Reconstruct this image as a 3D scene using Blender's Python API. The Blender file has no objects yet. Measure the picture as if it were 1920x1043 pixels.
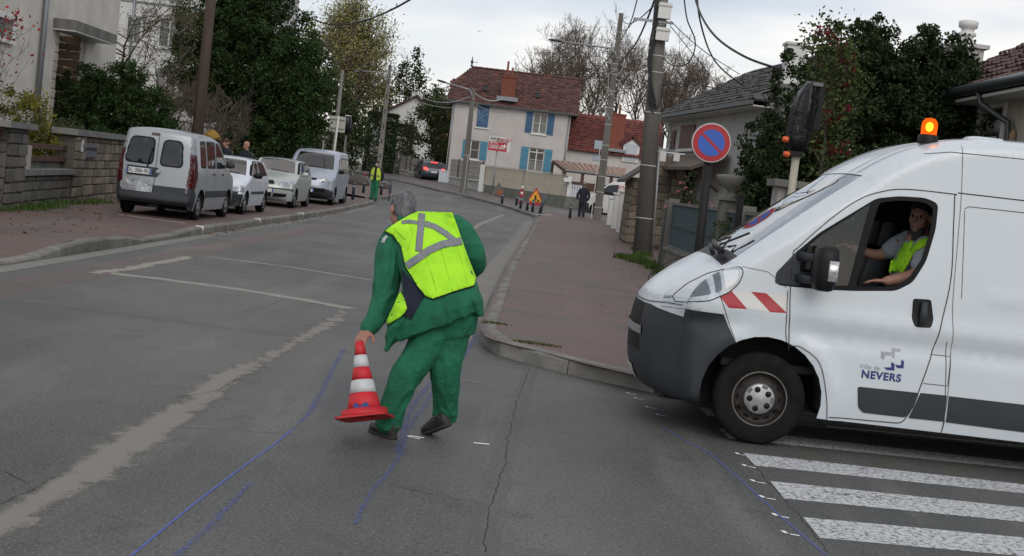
import bpy, bmesh, math, random
import numpy as np
from mathutils import Vector, Matrix, noise as mnoise
from mathutils.geometry import delaunay_2d_cdt
from mathutils.bvhtree import BVHTree
R = math.radians
C = bpy.context.scene.collection
rnd = random.Random(7)
nrs = np.random.RandomState(11)

# ------------------------------------------------------------------ camera, sky, sun, exposure
F = 2500.0                      # focal length in pixels of the 1920 wide photograph
EYE = 1.7
PITCH, ROLL = R(4.057), R(6.7)
cam_d = bpy.data.cameras.new('camera'); cam = bpy.data.objects.new('camera', cam_d); C.objects.link(cam)
cam_d.sensor_width = 36.0; cam_d.lens = F / 1920 * 36.0; cam_d.clip_end = 2000; cam_d.clip_start = 0.1
_f = Vector((0, math.cos(PITCH), -math.sin(PITCH)))
_r0 = Vector((1, 0, 0)); _u0 = _r0.cross(_f)
_r = _r0 * math.cos(ROLL) + _u0 * math.sin(ROLL)
_u = -_r0 * math.sin(ROLL) + _u0 * math.cos(ROLL)
cam.matrix_world = Matrix(((_r.x, _u.x, -_f.x, 0), (_r.y, _u.y, -_f.y, 0), (_r.z, _u.z, -_f.z, EYE), (0, 0, 0, 1)))
scene = bpy.context.scene
scene.camera = cam
scene.view_settings.view_transform = 'Standard'
scene.view_settings.look = 'None'
scene.view_settings.gamma = 1.0
scene.view_settings.use_curve_mapping = False
scene.view_settings.exposure = 0.22
scene.cycles.max_bounces = 6
scene.cycles.transparent_max_bounces = 12
SUN_EL, SUN_AZ = R(36), R(168)        # soft evening light through cloud, from behind the camera
world = bpy.data.worlds.new('World'); scene.world = world; world.use_nodes = True
wn, wl = world.node_tree.nodes, world.node_tree.links
wn.clear()
out = wn.new('ShaderNodeOutputWorld'); bg = wn.new('ShaderNodeBackground'); bg2 = wn.new('ShaderNodeBackground')
sky = wn.new('ShaderNodeTexSky'); sky.sky_type = 'NISHITA'; sky.sun_disc = False
sky.sun_elevation = SUN_EL; sky.sun_rotation = SUN_AZ
bg.inputs['Strength'].default_value = 0.10
wl.new(sky.outputs[0], bg.inputs['Color'])
tc = wn.new('ShaderNodeTexCoord'); mp = wn.new('ShaderNodeMapping'); mp.inputs['Scale'].default_value = (1.0, 1.0, 5.0)
mp.inputs['Rotation'].default_value = (0.0, R(-10), 0.3)
nz = wn.new('ShaderNodeTexNoise'); nz.inputs['Scale'].default_value = 2.2; nz.inputs['Detail'].default_value = 5; nz.inputs['Roughness'].default_value = 0.5
rp = wn.new('ShaderNodeValToRGB')
rp.color_ramp.elements[0].position = 0.38; rp.color_ramp.elements[0].color = (0.47, 0.51, 0.585, 1)
rp.color_ramp.elements[1].position = 0.62; rp.color_ramp.elements[1].color = (0.93, 0.87, 0.815, 1)
e = rp.color_ramp.elements.new(0.5); e.color = (0.63, 0.65, 0.69, 1)
wl.new(tc.outputs['Generated'], mp.inputs[0]); wl.new(mp.outputs[0], nz.inputs[0]); wl.new(nz.outputs[0], rp.inputs[0])
# a warmer, brighter band low over the horizon
sx = wn.new('ShaderNodeSeparateXYZ'); wl.new(tc.outputs['Generated'], sx.inputs[0])
mr = wn.new('ShaderNodeMapRange'); mr.inputs['From Min'].default_value = 0.0; mr.inputs['From Max'].default_value = 0.16
mr.inputs['To Min'].default_value = 0.75; mr.inputs['To Max'].default_value = 0.0
wl.new(sx.outputs['Z'], mr.inputs['Value'])
mxw = wn.new('ShaderNodeMix'); mxw.data_type = 'RGBA'
wl.new(mr.outputs[0], mxw.inputs['Factor']); wl.new(rp.outputs[0], mxw.inputs['A']); mxw.inputs['B'].default_value = (0.86, 0.82, 0.78, 1)
wl.new(mxw.outputs['Result'], bg2.inputs['Color']); bg2.inputs['Strength'].default_value = 1.1
mxs = wn.new('ShaderNodeMixShader'); mxs.inputs[0].default_value = 0.80
wl.new(bg.outputs[0], mxs.inputs[1]); wl.new(bg2.outputs[0], mxs.inputs[2]); wl.new(mxs.outputs[0], out.inputs[0])
sun_d = bpy.data.lights.new('sun', 'SUN'); sun_d.energy = 1.0; sun_d.angle = R(42); sun_d.color = (1.0, 0.95, 0.9)
sun = bpy.data.objects.new('sun', sun_d); C.objects.link(sun)
_sd = Vector((math.sin(SUN_AZ) * math.cos(SUN_EL), math.cos(SUN_AZ) * math.cos(SUN_EL), math.sin(SUN_EL)))
sun.rotation_euler = _sd.to_track_quat('Z', 'Y').to_euler()

# ------------------------------------------------------------------ terrain and pixel helpers
def gz(y, x=0):
    if y < 38: return 0.0
    if y < 95: return 0.00042 * (y - 38) ** 2
    return 0.00042 * 57 ** 2 + 0.048 * (min(y, 190) - 95)
def ray(px, py):
    return (_f * F + _r * (px - 960) + _u * (521.5 - py)).normalized()
EYEV = Vector((0, 0, EYE))
def at(px, py, Y):
    d = ray(px, py); return EYEV + d * (Y / d.y)
def gt(px, py, off=0.0):
    d = ray(px, py); t0, t = 1.0, 1.5
    while t < 900:
        p = EYEV + d * t
        if p.z <= gz(p.y) + off: break
        t0, t = t, t + max(0.05, (p.z - gz(p.y) - off) * 2)
    for _ in range(40):
        m_ = (t0 + t) / 2; p = EYEV + d * m_
        if p.z <= gz(p.y) + off: t = m_
        else: t0 = m_
    return Vector((p.x, p.y, gz(p.y) + off))
def proj(p):
    v = Vector(p) - EYEV; return (960 + F * v.dot(_r) / v.dot(_f), 521.5 - F * v.dot(_u) / v.dot(_f))

# ------------------------------------------------------------------ materials
MATS = {}
def mat(name, col, rough=0.7, col2=None, scale=4.0, bump=0.0, bscale=40.0, metal=0.0, detail=4, rand=0.0, coat=0.0, spec=0.5, dark_back=None, stretch=None, emit=None, sharp=None, trans=0.0):
    if name in MATS: return MATS[name]
    m = bpy.data.materials.new(name); m.use_nodes = True; n, l = m.node_tree.nodes, m.node_tree.links
    b = n['Principled BSDF']
    b.inputs['Roughness'].default_value = rough; b.inputs['Metallic'].default_value = metal
    b.inputs['Specular IOR Level'].default_value = spec
    b.inputs['Coat Weight'].default_value = coat; b.inputs['Coat Roughness'].default_value = 0.05
    c4 = (*col, 1)
    b.inputs['Base Color'].default_value = c4
    tcn = n.new('ShaderNodeTexCoord'); src = tcn.outputs['Object']
    if stretch:
        mpn = n.new('ShaderNodeMapping'); mpn.inputs['Scale'].default_value = stretch; l.new(src, mpn.inputs[0]); src = mpn.outputs[0]
    csock = None
    if col2 is not None:
        t = n.new('ShaderNodeTexNoise'); t.inputs['Scale'].default_value = scale; t.inputs['Detail'].default_value = detail; l.new(src, t.inputs[0])
        r = n.new('ShaderNodeValToRGB'); lo, hi = sharp if sharp else (0.3, 0.7)
        r.color_ramp.elements[0].position = lo; r.color_ramp.elements[1].position = hi
        r.color_ramp.elements[0].color = c4; r.color_ramp.elements[1].color = (*col2, 1)
        l.new(t.outputs[0], r.inputs[0]); csock = r.outputs[0]
    if rand:
        g = n.new('ShaderNodeNewGeometry'); o = n.new('ShaderNodeObjectInfo')
        a = n.new('ShaderNodeMath'); a.operation = 'ADD'; l.new(g.outputs['Random Per Island'], a.inputs[0]); l.new(o.outputs['Random'], a.inputs[1])
        fr = n.new('ShaderNodeMath'); fr.operation = 'FRACT'; l.new(a.outputs[0], fr.inputs[0])
        mrn = n.new('ShaderNodeMapRange'); mrn.inputs['To Min'].default_value = 1 - rand; mrn.inputs['To Max'].default_value = 1 + rand; l.new(fr.outputs[0], mrn.inputs['Value'])
        h = n.new('ShaderNodeHueSaturation'); l.new(mrn.outputs[0], h.inputs['Value'])
        if csock: l.new(csock, h.inputs['Color'])
        else: h.inputs['Color'].default_value = c4
        mr2 = n.new('ShaderNodeMapRange'); mr2.inputs['To Min'].default_value = 0.5 - rand * 0.04; mr2.inputs['To Max'].default_value = 0.5 + rand * 0.04
        f2 = n.new('ShaderNodeMath'); f2.operation = 'MULTIPLY'; f2.inputs[1].default_value = 7.31; l.new(fr.outputs[0], f2.inputs[0])
        f3 = n.new('ShaderNodeMath'); f3.operation = 'FRACT'; l.new(f2.outputs[0], f3.inputs[0]); l.new(f3.outputs[0], mr2.inputs['Value']); l.new(mr2.outputs[0], h.inputs['Hue'])
        csock = h.outputs[0]
    if dark_back is not None:
        g = n.new('ShaderNodeNewGeometry'); mx = n.new('ShaderNodeMix'); mx.data_type = 'RGBA'; l.new(g.outputs['Backfacing'], mx.inputs['Factor'])
        if csock: l.new(csock, mx.inputs['A'])
        else: mx.inputs['A'].default_value = c4
        mx.inputs['B'].default_value = (*dark_back, 1); csock = mx.outputs['Result']
    if csock: l.new(csock, b.inputs['Base Color'])
    if bump:
        t = n.new('ShaderNodeTexNoise'); t.inputs['Scale'].default_value = bscale; t.inputs['Detail'].default_value = 5; l.new(src, t.inputs[0])
        bp = n.new('ShaderNodeBump'); bp.inputs['Strength'].default_value = bump; bp.inputs['Distance'].default_value = 0.02; l.new(t.outputs[0], bp.inputs['Height']); l.new(bp.outputs[0], b.inputs['Normal'])
    if emit: b.inputs['Emission Color'].default_value = (*emit[0], 1); b.inputs['Emission Strength'].default_value = emit[1]
    if trans:                                     # thin see-through leaf or cloth
        tr = n.new('ShaderNodeBsdfTranslucent'); ms = n.new('ShaderNodeMixShader'); ms.inputs[0].default_value = trans
        if csock: l.new(csock, tr.inputs['Color'])
        else: tr.inputs['Color'].default_value = c4
        l.new(b.outputs[0], ms.inputs[1]); l.new(tr.outputs[0], ms.inputs[2]); l.new(ms.outputs[0], n['Material Output'].inputs[0])
    MATS[name] = m; return m
def glass(name, tint=(0.5, 0.55, 0.55), through=0.6, rough=0.02):
    if name in MATS: return MATS[name]
    m = bpy.data.materials.new(name); m.use_nodes = True; n, l = m.node_tree.nodes, m.node_tree.links; n.clear()
    o = n.new('ShaderNodeOutputMaterial'); t = n.new('ShaderNodeBsdfTransparent'); g = n.new('ShaderNodeBsdfGlossy'); d = n.new('ShaderNodeBsdfDiffuse')
    t.inputs[0].default_value = (*tint, 1); g.inputs['Roughness'].default_value = rough; g.inputs['Color'].default_value = (1, 1, 1, 1)
    d.inputs[0].default_value = (0.02, 0.022, 0.024, 1)
    a = n.new('ShaderNodeMixShader'); a.inputs[0].default_value = 1 - through; l.new(t.outputs[0], a.inputs[1]); l.new(d.outputs[0], a.inputs[2])
    lw_ = n.new('ShaderNodeLayerWeight'); lw_.inputs[0].default_value = .5; pw = n.new('ShaderNodeMath'); pw.operation = 'POWER'; pw.inputs[1].default_value = 3.2; l.new(lw_.outputs['Facing'], pw.inputs[0])
    fz = n.new('ShaderNodeMath'); fz.operation = 'MULTIPLY_ADD'; fz.inputs[1].default_value = .9; fz.inputs[2].default_value = .055; l.new(pw.outputs[0], fz.inputs[0])
    b = n.new('ShaderNodeMixShader'); l.new(fz.outputs[0], b.inputs[0]); l.new(a.outputs[0], b.inputs[1]); l.new(g.outputs[0], b.inputs[2]); l.new(b.outputs[0], o.inputs[0])
    MATS[name] = m; return m
def worn(name, col, cover=0.5, scale=30.0, soft=0.06, rough=0.8, crack=False, stretch=None, edge=.2):
    """paint or dust lying on the road, worn through in places"""
    if name in MATS: return MATS[name]
    m = bpy.data.materials.new(name); m.use_nodes = True; n, l = m.node_tree.nodes, m.node_tree.links
    b = n['Principled BSDF']; b.inputs['Base Color'].default_value = (*col, 1); b.inputs['Roughness'].default_value = rough
    tcn = n.new('ShaderNodeTexCoord'); src = tcn.outputs['Object']
    if stretch:
        mpn = n.new('ShaderNodeMapping'); mpn.inputs['Scale'].default_value = stretch; l.new(src, mpn.inputs[0]); src = mpn.outputs[0]
    t = n.new('ShaderNodeTexNoise'); t.inputs['Scale'].default_value = scale; t.inputs['Detail'].default_value = 8; t.inputs['Roughness'].default_value = 0.7; l.new(src, t.inputs[0])
    r = n.new('ShaderNodeMapRange'); r.inputs['From Min'].default_value = cover - soft; r.inputs['From Max'].default_value = cover + soft; l.new(t.outputs[0], r.inputs['Value'])
    at_ = n.new('ShaderNodeAttribute'); at_.attribute_name = 'edge'
    ma = n.new('ShaderNodeMath'); ma.operation = 'MULTIPLY_ADD'; ma.inputs[1].default_value = edge; l.new(at_.outputs['Fac'], ma.inputs[0]); l.new(t.outputs[0], ma.inputs[2]); l.new(ma.outputs[0], r.inputs['Value'])
    fac = r.outputs[0]
    if crack:
        v = n.new('ShaderNodeTexVoronoi'); v.feature = 'DISTANCE_TO_EDGE'; v.inputs['Scale'].default_value = 5.5
        t2 = n.new('ShaderNodeTexNoise'); t2.inputs['Scale'].default_value = 6; l.new(src, t2.inputs[0])
        va = n.new('ShaderNodeVectorMath'); va.operation = 'MULTIPLY_ADD'; va.inputs[1].default_value = (0.35,) * 3; l.new(t2.outputs['Color'], va.inputs[0]); l.new(src, va.inputs[2]); l.new(va.outputs[0], v.inputs['Vector'])
        r2 = n.new('ShaderNodeMapRange'); r2.inputs['From Min'].default_value = 0.008; r2.inputs['From Max'].default_value = 0.03; r2.inputs['To Min'].default_value = 1; r2.inputs['To Max'].default_value = 0; l.new(v.outputs['Distance'], r2.inputs['Value'])
        t3 = n.new('ShaderNodeTexNoise'); t3.inputs['Scale'].default_value = 2.2; l.new(src, t3.inputs[0])
        r3 = n.new('ShaderNodeMapRange'); r3.inputs['From Min'].default_value = 0.48; r3.inputs['From Max'].default_value = 0.6; l.new(t3.outputs[0], r3.inputs['Value'])
        mm = n.new('ShaderNodeMath'); mm.operation = 'MULTIPLY'; l.new(r2.outputs[0], mm.inputs[0]); l.new(r3.outputs[0], mm.inputs[1])
        mx = n.new('ShaderNodeMath'); mx.operation = 'MAXIMUM'; l.new(fac, mx.inputs[0]); l.new(mm.outputs[0], mx.inputs[1]); fac = mx.outputs[0]
    tr = n.new('ShaderNodeBsdfTransparent'); ms = n.new('ShaderNodeMixShader')
    l.new(fac, ms.inputs[0]); l.new(b.outputs[0], ms.inputs[1]); l.new(tr.outputs[0], ms.inputs[2]); l.new(ms.outputs[0], n['Material Output'].inputs[0])
    MATS[name] = m; return m

def asphalt(name, base, light, speck, red=None):
    m = bpy.data.materials.new(name); m.use_nodes = True; n, l = m.node_tree.nodes, m.node_tree.links
    b = n['Principled BSDF']; b.inputs['Roughness'].default_value = 0.62; b.inputs['Specular IOR Level'].default_value = 0.5
    tcn = n.new('ShaderNodeTexCoord'); src = tcn.outputs['Object']
    def noise(sc, det=5, ro=0.6, st=None):
        t = n.new('ShaderNodeTexNoise'); t.inputs['Scale'].default_value = sc; t.inputs['Detail'].default_value = det; t.inputs['Roughness'].default_value = ro
        if st:
            mpn = n.new('ShaderNodeMapping'); mpn.inputs['Scale'].default_value = st; l.new(src, mpn.inputs[0]); l.new(mpn.outputs[0], t.inputs[0])
        else: l.new(src, t.inputs[0])
        return t.outputs[0]
    def mix(f, a, bb, lo, hi):
        r = n.new('ShaderNodeMapRange'); r.inputs['From Min'].default_value = lo; r.inputs['From Max'].default_value = hi; l.new(f, r.inputs['Value'])
        x = n.new('ShaderNodeMix'); x.data_type = 'RGBA'; l.new(r.outputs[0], x.inputs['Factor'])
        for s, v in (('A', a), ('B', bb)):
            if isinstance(v, tuple): x.inputs[s].default_value = (*v, 1)
            else: l.new(v, x.inputs[s])
        return x.outputs['Result']
    c = mix(noise(0.45, 4, 0.55, (1, 0.5, 1)), base, light, 0.38, 0.62)
    c = mix(noise(1.6, 5, 0.6, (1, 0.12, 1)), c, tuple(v * 1.25 for v in light), 0.52, 0.72)
    c = mix(noise(2.3, 6, 0.7), c, tuple(v * 0.72 for v in base), 0.55, 0.75)
    if red: c = mix(noise(0.8, 5, 0.6, (0.6, 1.5, 1)), c, red, 0.42, 0.62)
    fine = noise(60, 3, 0.8)
    c = mix(fine, c, speck, 0.55, 0.66)
    c = mix(noise(43.7, 2, 0.6), c, tuple(v * 0.5 for v in base), 0.56, 0.68)
    l.new(c, b.inputs['Base Color'])
    bp = n.new('ShaderNodeBump'); bp.inputs['Strength'].default_value = 0.55; bp.inputs['Distance'].default_value = 0.012; l.new(fine, bp.inputs['Height']); l.new(bp.outputs[0], b.inputs['Normal'])
    MATS[name] = m; return m

# ------------------------------------------------------------------ object helpers
WM = {}
def tag(o, label=None, cat=None, group=None, kind=None):
    if label: o['label'] = label
    if cat: o['category'] = cat
    if group: o['group'] = group
    if kind: o['kind'] = kind
    return o
def thing(name, label, cat, loc=(0, 0, 0), rz=0.0, group=None):
    o = bpy.data.objects.new(name, None); C.objects.link(o); o.location = loc; o.rotation_euler = (0, 0, rz); o.empty_display_size = 0.2
    WM[o] = Matrix.Translation(Vector(loc)) @ Matrix.Rotation(rz, 4, 'Z')
    return tag(o, label, cat, group)
def setting(name, loc=(0, 0, 0)):
    o = bpy.data.objects.new(name, None); C.objects.link(o); o.location = loc; WM[o] = Matrix.Translation(Vector(loc)); o['kind'] = 'structure'; return o
def link(name, me, parent=None):
    o = bpy.data.objects.new(name, me); C.objects.link(o)
    if parent is not None: o.parent = parent; WM[o] = WM.get(parent, Matrix())
    else: WM[o] = Matrix()
    return o
def np_mesh(name, verts, faces, m=None, smooth=False):
    """verts Nx3, faces MxK with equal K"""
    me = bpy.data.meshes.new(name); verts = np.asarray(verts, dtype=np.float32); faces = np.asarray(faces, dtype=np.int32)
    k = faces.shape[1]
    me.vertices.add(len(verts)); me.vertices.foreach_set('co', verts.ravel())
    me.loops.add(faces.size); me.loops.foreach_set('vertex_index', faces.ravel())
    me.polygons.add(len(faces)); me.polygons.foreach_set('loop_start', np.arange(0, faces.size, k, dtype=np.int32))
    me.polygons.foreach_set('loop_total', np.full(len(faces), k, dtype=np.int32))
    if smooth: me.polygons.foreach_set('use_smooth', np.ones(len(faces), dtype=bool))
    if m: me.materials.append(m)
    me.update(calc_edges=True); return me

class MB:
    def __init__(s): s.v = []; s.f = []; s.sm = []
    def add(s, vs, fs, smooth=False):
        b = len(s.v); s.v += [tuple(v) for v in vs]; s.f += [tuple(b + i for i in f) for f in fs]; s.sm += [smooth] * len(fs); return s
    def box(s, x0, x1, y0, y1, z0, z1, M=None):
        vs = [Vector((x, y, z)) for x in (x0, x1) for y in (y0, y1) for z in (z0, z1)]
        if M is not None: vs = [M @ v for v in vs]
        return s.add(vs, [(0, 1, 3, 2), (4, 6, 7, 5), (0, 4, 5, 1), (2, 3, 7, 6), (0, 2, 6, 4), (1, 5, 7, 3)])
    def cbox(s, c, d, M=None):
        return s.box(c[0] - d[0] / 2, c[0] + d[0] / 2, c[1] - d[1] / 2, c[1] + d[1] / 2, c[2] - d[2] / 2, c[2] + d[2] / 2, M)
    def bar(s, a, b, w, h, up=(0, 0, 1)):
        a = Vector(a); b = Vector(b); d = b - a; L = d.length; d.normalize(); x = d.cross(Vector(up)); 
        if x.length < 1e-5: x = Vector((1, 0, 0))
        x.normalize(); z = x.cross(d)
        M = Matrix(((x.x, d.x, z.x, a.x), (x.y, d.y, z.y, a.y), (x.z, d.z, z.z, a.z), (0, 0, 0, 1)))
        return s.box(-w / 2, w / 2, 0, L, -h / 2, h / 2, M)
    def tube(s, pts, rad, n=8, cap=True, smooth=True):
        pts = [Vector(p) for p in pts]
        if not isinstance(rad, (list, tuple)): rad = [rad] * len(pts)
        prev = None; vs = []
        for i, p in enumerate(pts):
            d = (pts[min(i + 1, len(pts) - 1)] - pts[max(i - 1, 0)]).normalized()
            if prev is None:
                prev = d.cross(Vector((0, 0, 1)) if abs(d.z) < 0.9 else Vector((1, 0, 0))).normalized()
            prev = (prev - d * prev.dot(d)).normalized(); q = d.cross(prev)
            for k in range(n):
                a = 2 * math.pi * k / n; vs.append(p + (prev * math.cos(a) + q * math.sin(a)) * rad[i])
        fs = [(i * n + k, i * n + (k + 1) % n, (i + 1) * n + (k + 1) % n, (i + 1) * n + k) for i in range(len(pts) - 1) for k in range(n)]
        s.add(vs, fs, smooth)
        if cap: b = len(s.v) - len(vs); s.f += [tuple(b + k for k in range(n))[::-1], tuple(b + (len(pts) - 1) * n + k for k in range(n))]; s.sm += [False, False]
        return s
    def lathe(s, prof, M=None, n=24, smooth=True, close=False):
        """prof: (radius, z) list turned about local z"""
        vs = []
        for r, z in prof:
            for k in range(n):
                a = 2 * math.pi * k / n; v = Vector((r * math.cos(a), r * math.sin(a), z)); vs.append(M @ v if M is not None else v)
        m = len(prof); fs = [(i * n + k, i * n + (k + 1) % n, ((i + 1) % m) * n + (k + 1) % n, ((i + 1) % m) * n + k) for i in range(m if close else m - 1) for k in range(n)]
        return s.add(vs, fs, smooth)
    def prism(s, poly, M, depth):
        """poly in local xy extruded along local z by depth"""
        n = len(poly); vs = [M @ Vector((x, y, 0)) for x, y in poly] + [M @ Vector((x, y, depth)) for x, y in poly]
        return s.add(vs, [tuple(range(n))[::-1], tuple(range(n, 2 * n))] + [(i, (i + 1) % n, n + (i + 1) % n, n + i) for i in range(n)])
    def sections(s, secs, n=16, p=2.2, smooth=True):
        """secs: list of (centre, a_vec, b_vec)"""
        vs = []
        for c, a, b in secs:
            for k in range(n):
                t = 2 * math.pi * k / n; co, si = math.cos(t), math.sin(t)
                vs.append(Vector(c) + Vector(a) * math.copysign(abs(co) ** (2 / p), co) + Vector(b) * math.copysign(abs(si) ** (2 / p), si))
        m = len(secs)
        fs = [(i * n + k, i * n + (k + 1) % n, (i + 1) * n + (k + 1) % n, (i + 1) * n + k) for i in range(m - 1) for k in range(n)]
        fs += [tuple(range(n))[::-1], tuple((m - 1) * n + k for k in range(n))]
        return s.add(vs, fs, smooth)
    def ball(s, c, r, nu=10, nv=7, M=None):
        c = Vector(c); r = r if isinstance(r, (tuple, list)) else (r, r, r); vs = []
        for i in range(nv + 1):
            ph = math.pi * i / nv
            for k in range(nu):
                a = 2 * math.pi * k / nu; v = Vector((r[0] * math.sin(ph) * math.cos(a), r[1] * math.sin(ph) * math.sin(a), r[2] * math.cos(ph)))
                vs.append(c + (M @ v if M is not None else v))
        return s.add(vs, [(i * nu + k, (i + 1) * nu + k, (i + 1) * nu + (k + 1) % nu, i * nu + (k + 1) % nu) for i in range(nv) for k in range(nu)], True)
    def build(s, name, m, parent=None, local=False, fix=True):
        me = bpy.data.meshes.new(name)
        vs = s.v
        if parent is not None and not local:
            I = WM[parent].inverted(); vs = [tuple(I @ Vector(v)) for v in vs]
        me.from_pydata(vs, [], s.f)
        me.polygons.foreach_set('use_smooth', s.sm)
        if fix:
            bm = bmesh.new(); bm.from_mesh(me); bmesh.ops.recalc_face_normals(bm, faces=bm.faces); bm.to_mesh(me); bm.free()
        if m: me.materials.append(m)
        return link(name, me, parent)
def copy_tree(o, parent=None):
    c = o.copy(); C.objects.link(c)
    if parent is not None: c.parent = parent
    for ch in list(o.children): copy_tree(ch, c)
    return c

def pip(pts, poly):
    """numpy point in polygon"""
    pts = np.asarray(pts); poly = np.asarray(poly); x, y = pts[:, 0], pts[:, 1]; ins = np.zeros(len(pts), bool); j = len(poly) - 1
    for i in range(len(poly)):
        xi, yi = poly[i]; xj, yj = poly[j]
        if yi != yj:
            c = ((yi > y) != (yj > y)) & (x < (xj - xi) * (y - yi) / (yj - yi) + xi); ins ^= c
        j = i
    return ins
def densify(poly, step, closed=True):
    o = []; n = len(poly)
    for i in range(n if closed else n - 1):
        a, b = poly[i], poly[(i + 1) % n]; L = math.hypot(b[0] - a[0], b[1] - a[1]); k = max(1, int(math.ceil(L / step)))
        for q in range(k): o.append((a[0] + (b[0] - a[0]) * q / k, a[1] + (b[1] - a[1]) * q / k))
    if not closed: o.append(tuple(poly[-1]))
    return o
def rpoly(pts, r=0.03, n=4):
    """round the corners of a polygon"""
    o = []; N = len(pts)
    for i in range(N):
        p = Vector(pts[i]).to_2d(); a = Vector(pts[i - 1]).to_2d(); b = Vector(pts[(i + 1) % N]).to_2d()
        da, db = a - p, b - p; rr = min(r, da.length * 0.45, db.length * 0.45); da.normalize(); db.normalize()
        s_, e_ = p + da * rr, p + db * rr
        for k in range(n + 1):
            t = k / n; o.append(tuple((1 - t) ** 2 * s_ + 2 * t * (1 - t) * p + t * t * e_))
    return o
def catmull(P, n=5):
    P = [np.array(p, float) for p in P]; o = []
    for i in range(len(P) - 1):
        p0 = P[max(i - 1, 0)]; p1 = P[i]; p2 = P[i + 1]; p3 = P[min(i + 2, len(P) - 1)]
        for k in range(n):
            t = k / n
            o.append(0.5 * ((2 * p1) + (-p0 + p2) * t + (2 * p0 - 5 * p1 + 4 * p2 - p3) * t * t + (-p0 + 3 * p1 - 3 * p2 + p3) * t ** 3))
    o.append(P[-1]); return o
def cdt(loops, extra, closed=None):
    vs, es = [], []
    for li, lp in enumerate(loops):
        b = len(vs); vs += [Vector((p[0], p[1])) for p in lp]; n = len(lp)
        es += [(b + i, b + (i + 1) % n) for i in range(n if (closed is None or closed[li]) else n - 1)]
    vs += [Vector((p[0], p[1])) for p in extra]
    r = delaunay_2d_cdt(vs, es, [], 0, 1e-5)
    return np.array([(v.x, v.y) for v in r[0]]), np.array([f for f in r[2] if len(f) == 3])
def sheet(name, poly, off, m, parent=None, step=1.2, fade=0, zf=None):
    """flat sheet over the terrain inside a plan polygon"""
    off = off * .3 if off < .02 else off
    lp = densify(poly, step); a = np.array(lp)
    x0, y0 = a.min(0); x1, y1 = a.max(0)
    gx, gy = np.meshgrid(np.arange(x0, x1, step), np.arange(y0, y1, step)); g = np.c_[gx.ravel(), gy.ravel()]
    g = g + nrs.uniform(-.01, .01, g.shape)
    g = g[pip(g, lp)] if len(g) else g
    v, f = cdt([lp], g); c = v[f].mean(1); f = f[pip(c, lp)]
    z = np.array([(zf(x, y) if zf else gz(y)) + off for x, y in v])
    me = np_mesh(name, np.c_[v, z], f, m); o = link(name, me, parent)
    if fade:
        P = np.array(lp); dm = np.min(np.hypot(v[:, None, 0] - P[None, :, 0], v[:, None, 1] - P[None, :, 1]), 1); e = me.attributes.new('edge', 'FLOAT', 'POINT'); e.data.foreach_set('value', np.clip(1 - dm / fade, 0, 1).astype(np.float32))
    return o
def ribbon_pts(pts, w):
    """polygon around a plan polyline with varying width"""
    L, Rr = [], []
    for i, p in enumerate(pts):
        d = (Vector(pts[min(i + 1, len(pts) - 1)][:2]) - Vector(pts[max(i - 1, 0)][:2])).normalized(); q = Vector((-d.y, d.x)); ww = w[i] if isinstance(w, (list, tuple)) else w
        L.append((p[0] + q.x * ww / 2, p[1] + q.y * ww / 2)); Rr.append((p[0] - q.x * ww / 2, p[1] - q.y * ww / 2))
    return L, Rr
def ribbon(name, pts, w, off, m, parent=None, jag=0.0):
    off = off * .3 if off < .02 else off
    L, Rr = ribbon_pts(pts, w); vs = []
    for a, b in zip(L, Rr):
        ja, jb = rnd.uniform(-jag, jag), rnd.uniform(-jag, jag)
        d = Vector((a[0] - b[0], a[1] - b[1])).normalized() if jag else Vector((0, 0))
        a = (a[0] + d.x * ja, a[1] + d.y * ja); b = (b[0] - d.x * jb, b[1] - d.y * jb)
        vs += [(a[0], a[1], gz(a[1]) + off), ((a[0] + b[0]) / 2, (a[1] + b[1]) / 2, gz((a[1] + b[1]) / 2) + off), (b[0], b[1], gz(b[1]) + off)]
    fs = [(3 * i + k, 3 * i + 3 + k, 3 * i + 4 + k, 3 * i + 1 + k)[::-1] for i in range(len(L) - 1) for k in (0, 1)]
    me = np_mesh(name, vs, fs, m); e = me.attributes.new('edge', 'FLOAT', 'POINT'); e.data.foreach_set('value', np.array([1, 0, 1] * len(L), dtype=np.float32)); return link(name, me, parent)
# ------------------------------------------------------------------ ground, road, pavements
def G2(*pp, off=0.0): return [tuple(gt(x, y, off)[:2]) for x, y in pp]
m_earth = mat('earth', (0.05, 0.055, 0.03), 0.95, (0.09, 0.08, 0.05), 1.5, 0.5, 20)
m_road = asphalt('road_asphalt', (0.047, 0.050, 0.048), (0.102, 0.100, 0.091), (0.21, 0.205, 0.19))
m_pave = asphalt('red_asphalt', (0.056, 0.043, 0.038), (0.095, 0.068, 0.057), (0.19, 0.15, 0.125), red=(0.125, 0.064, 0.050))
m_conc = mat('kerb_concrete', (0.20, 0.19, 0.17), 0.85, (0.11, 0.11, 0.10), 4.0, 0.6, 45, rand=0.2)
m_gutter = mat('gutter_concrete', (0.20, 0.192, 0.172), 0.85, (0.15, 0.145, 0.13), 4.0, 0.4, 60)
m_dust = worn('pale_dust', (0.185, 0.172, 0.150), 0.72, 48.0, 0.16, edge=.34)
m_dust2 = worn('thin_dust', (0.16, 0.152, 0.138), 0.56, 45.0, 0.16)
m_dust3 = worn('faint_dust', (0.165, 0.158, 0.145), 0.50, 40.0, 0.2)
m_white = worn('white_road_paint', (0.50, 0.51, 0.52), 0.57, 30.0, 0.10, crack=True)
m_mark = mat('fresh_white_paint', (0.8, 0.8, 0.8), 0.7)
m_blue = worn('blue_chalk', (0.09, 0.14, 0.50), 0.60, 70.0, 0.25, edge=.1)
m_blue2 = worn('faint_blue_chalk', (0.085, 0.12, 0.33), 0.47, 40.0, 0.14)
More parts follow.
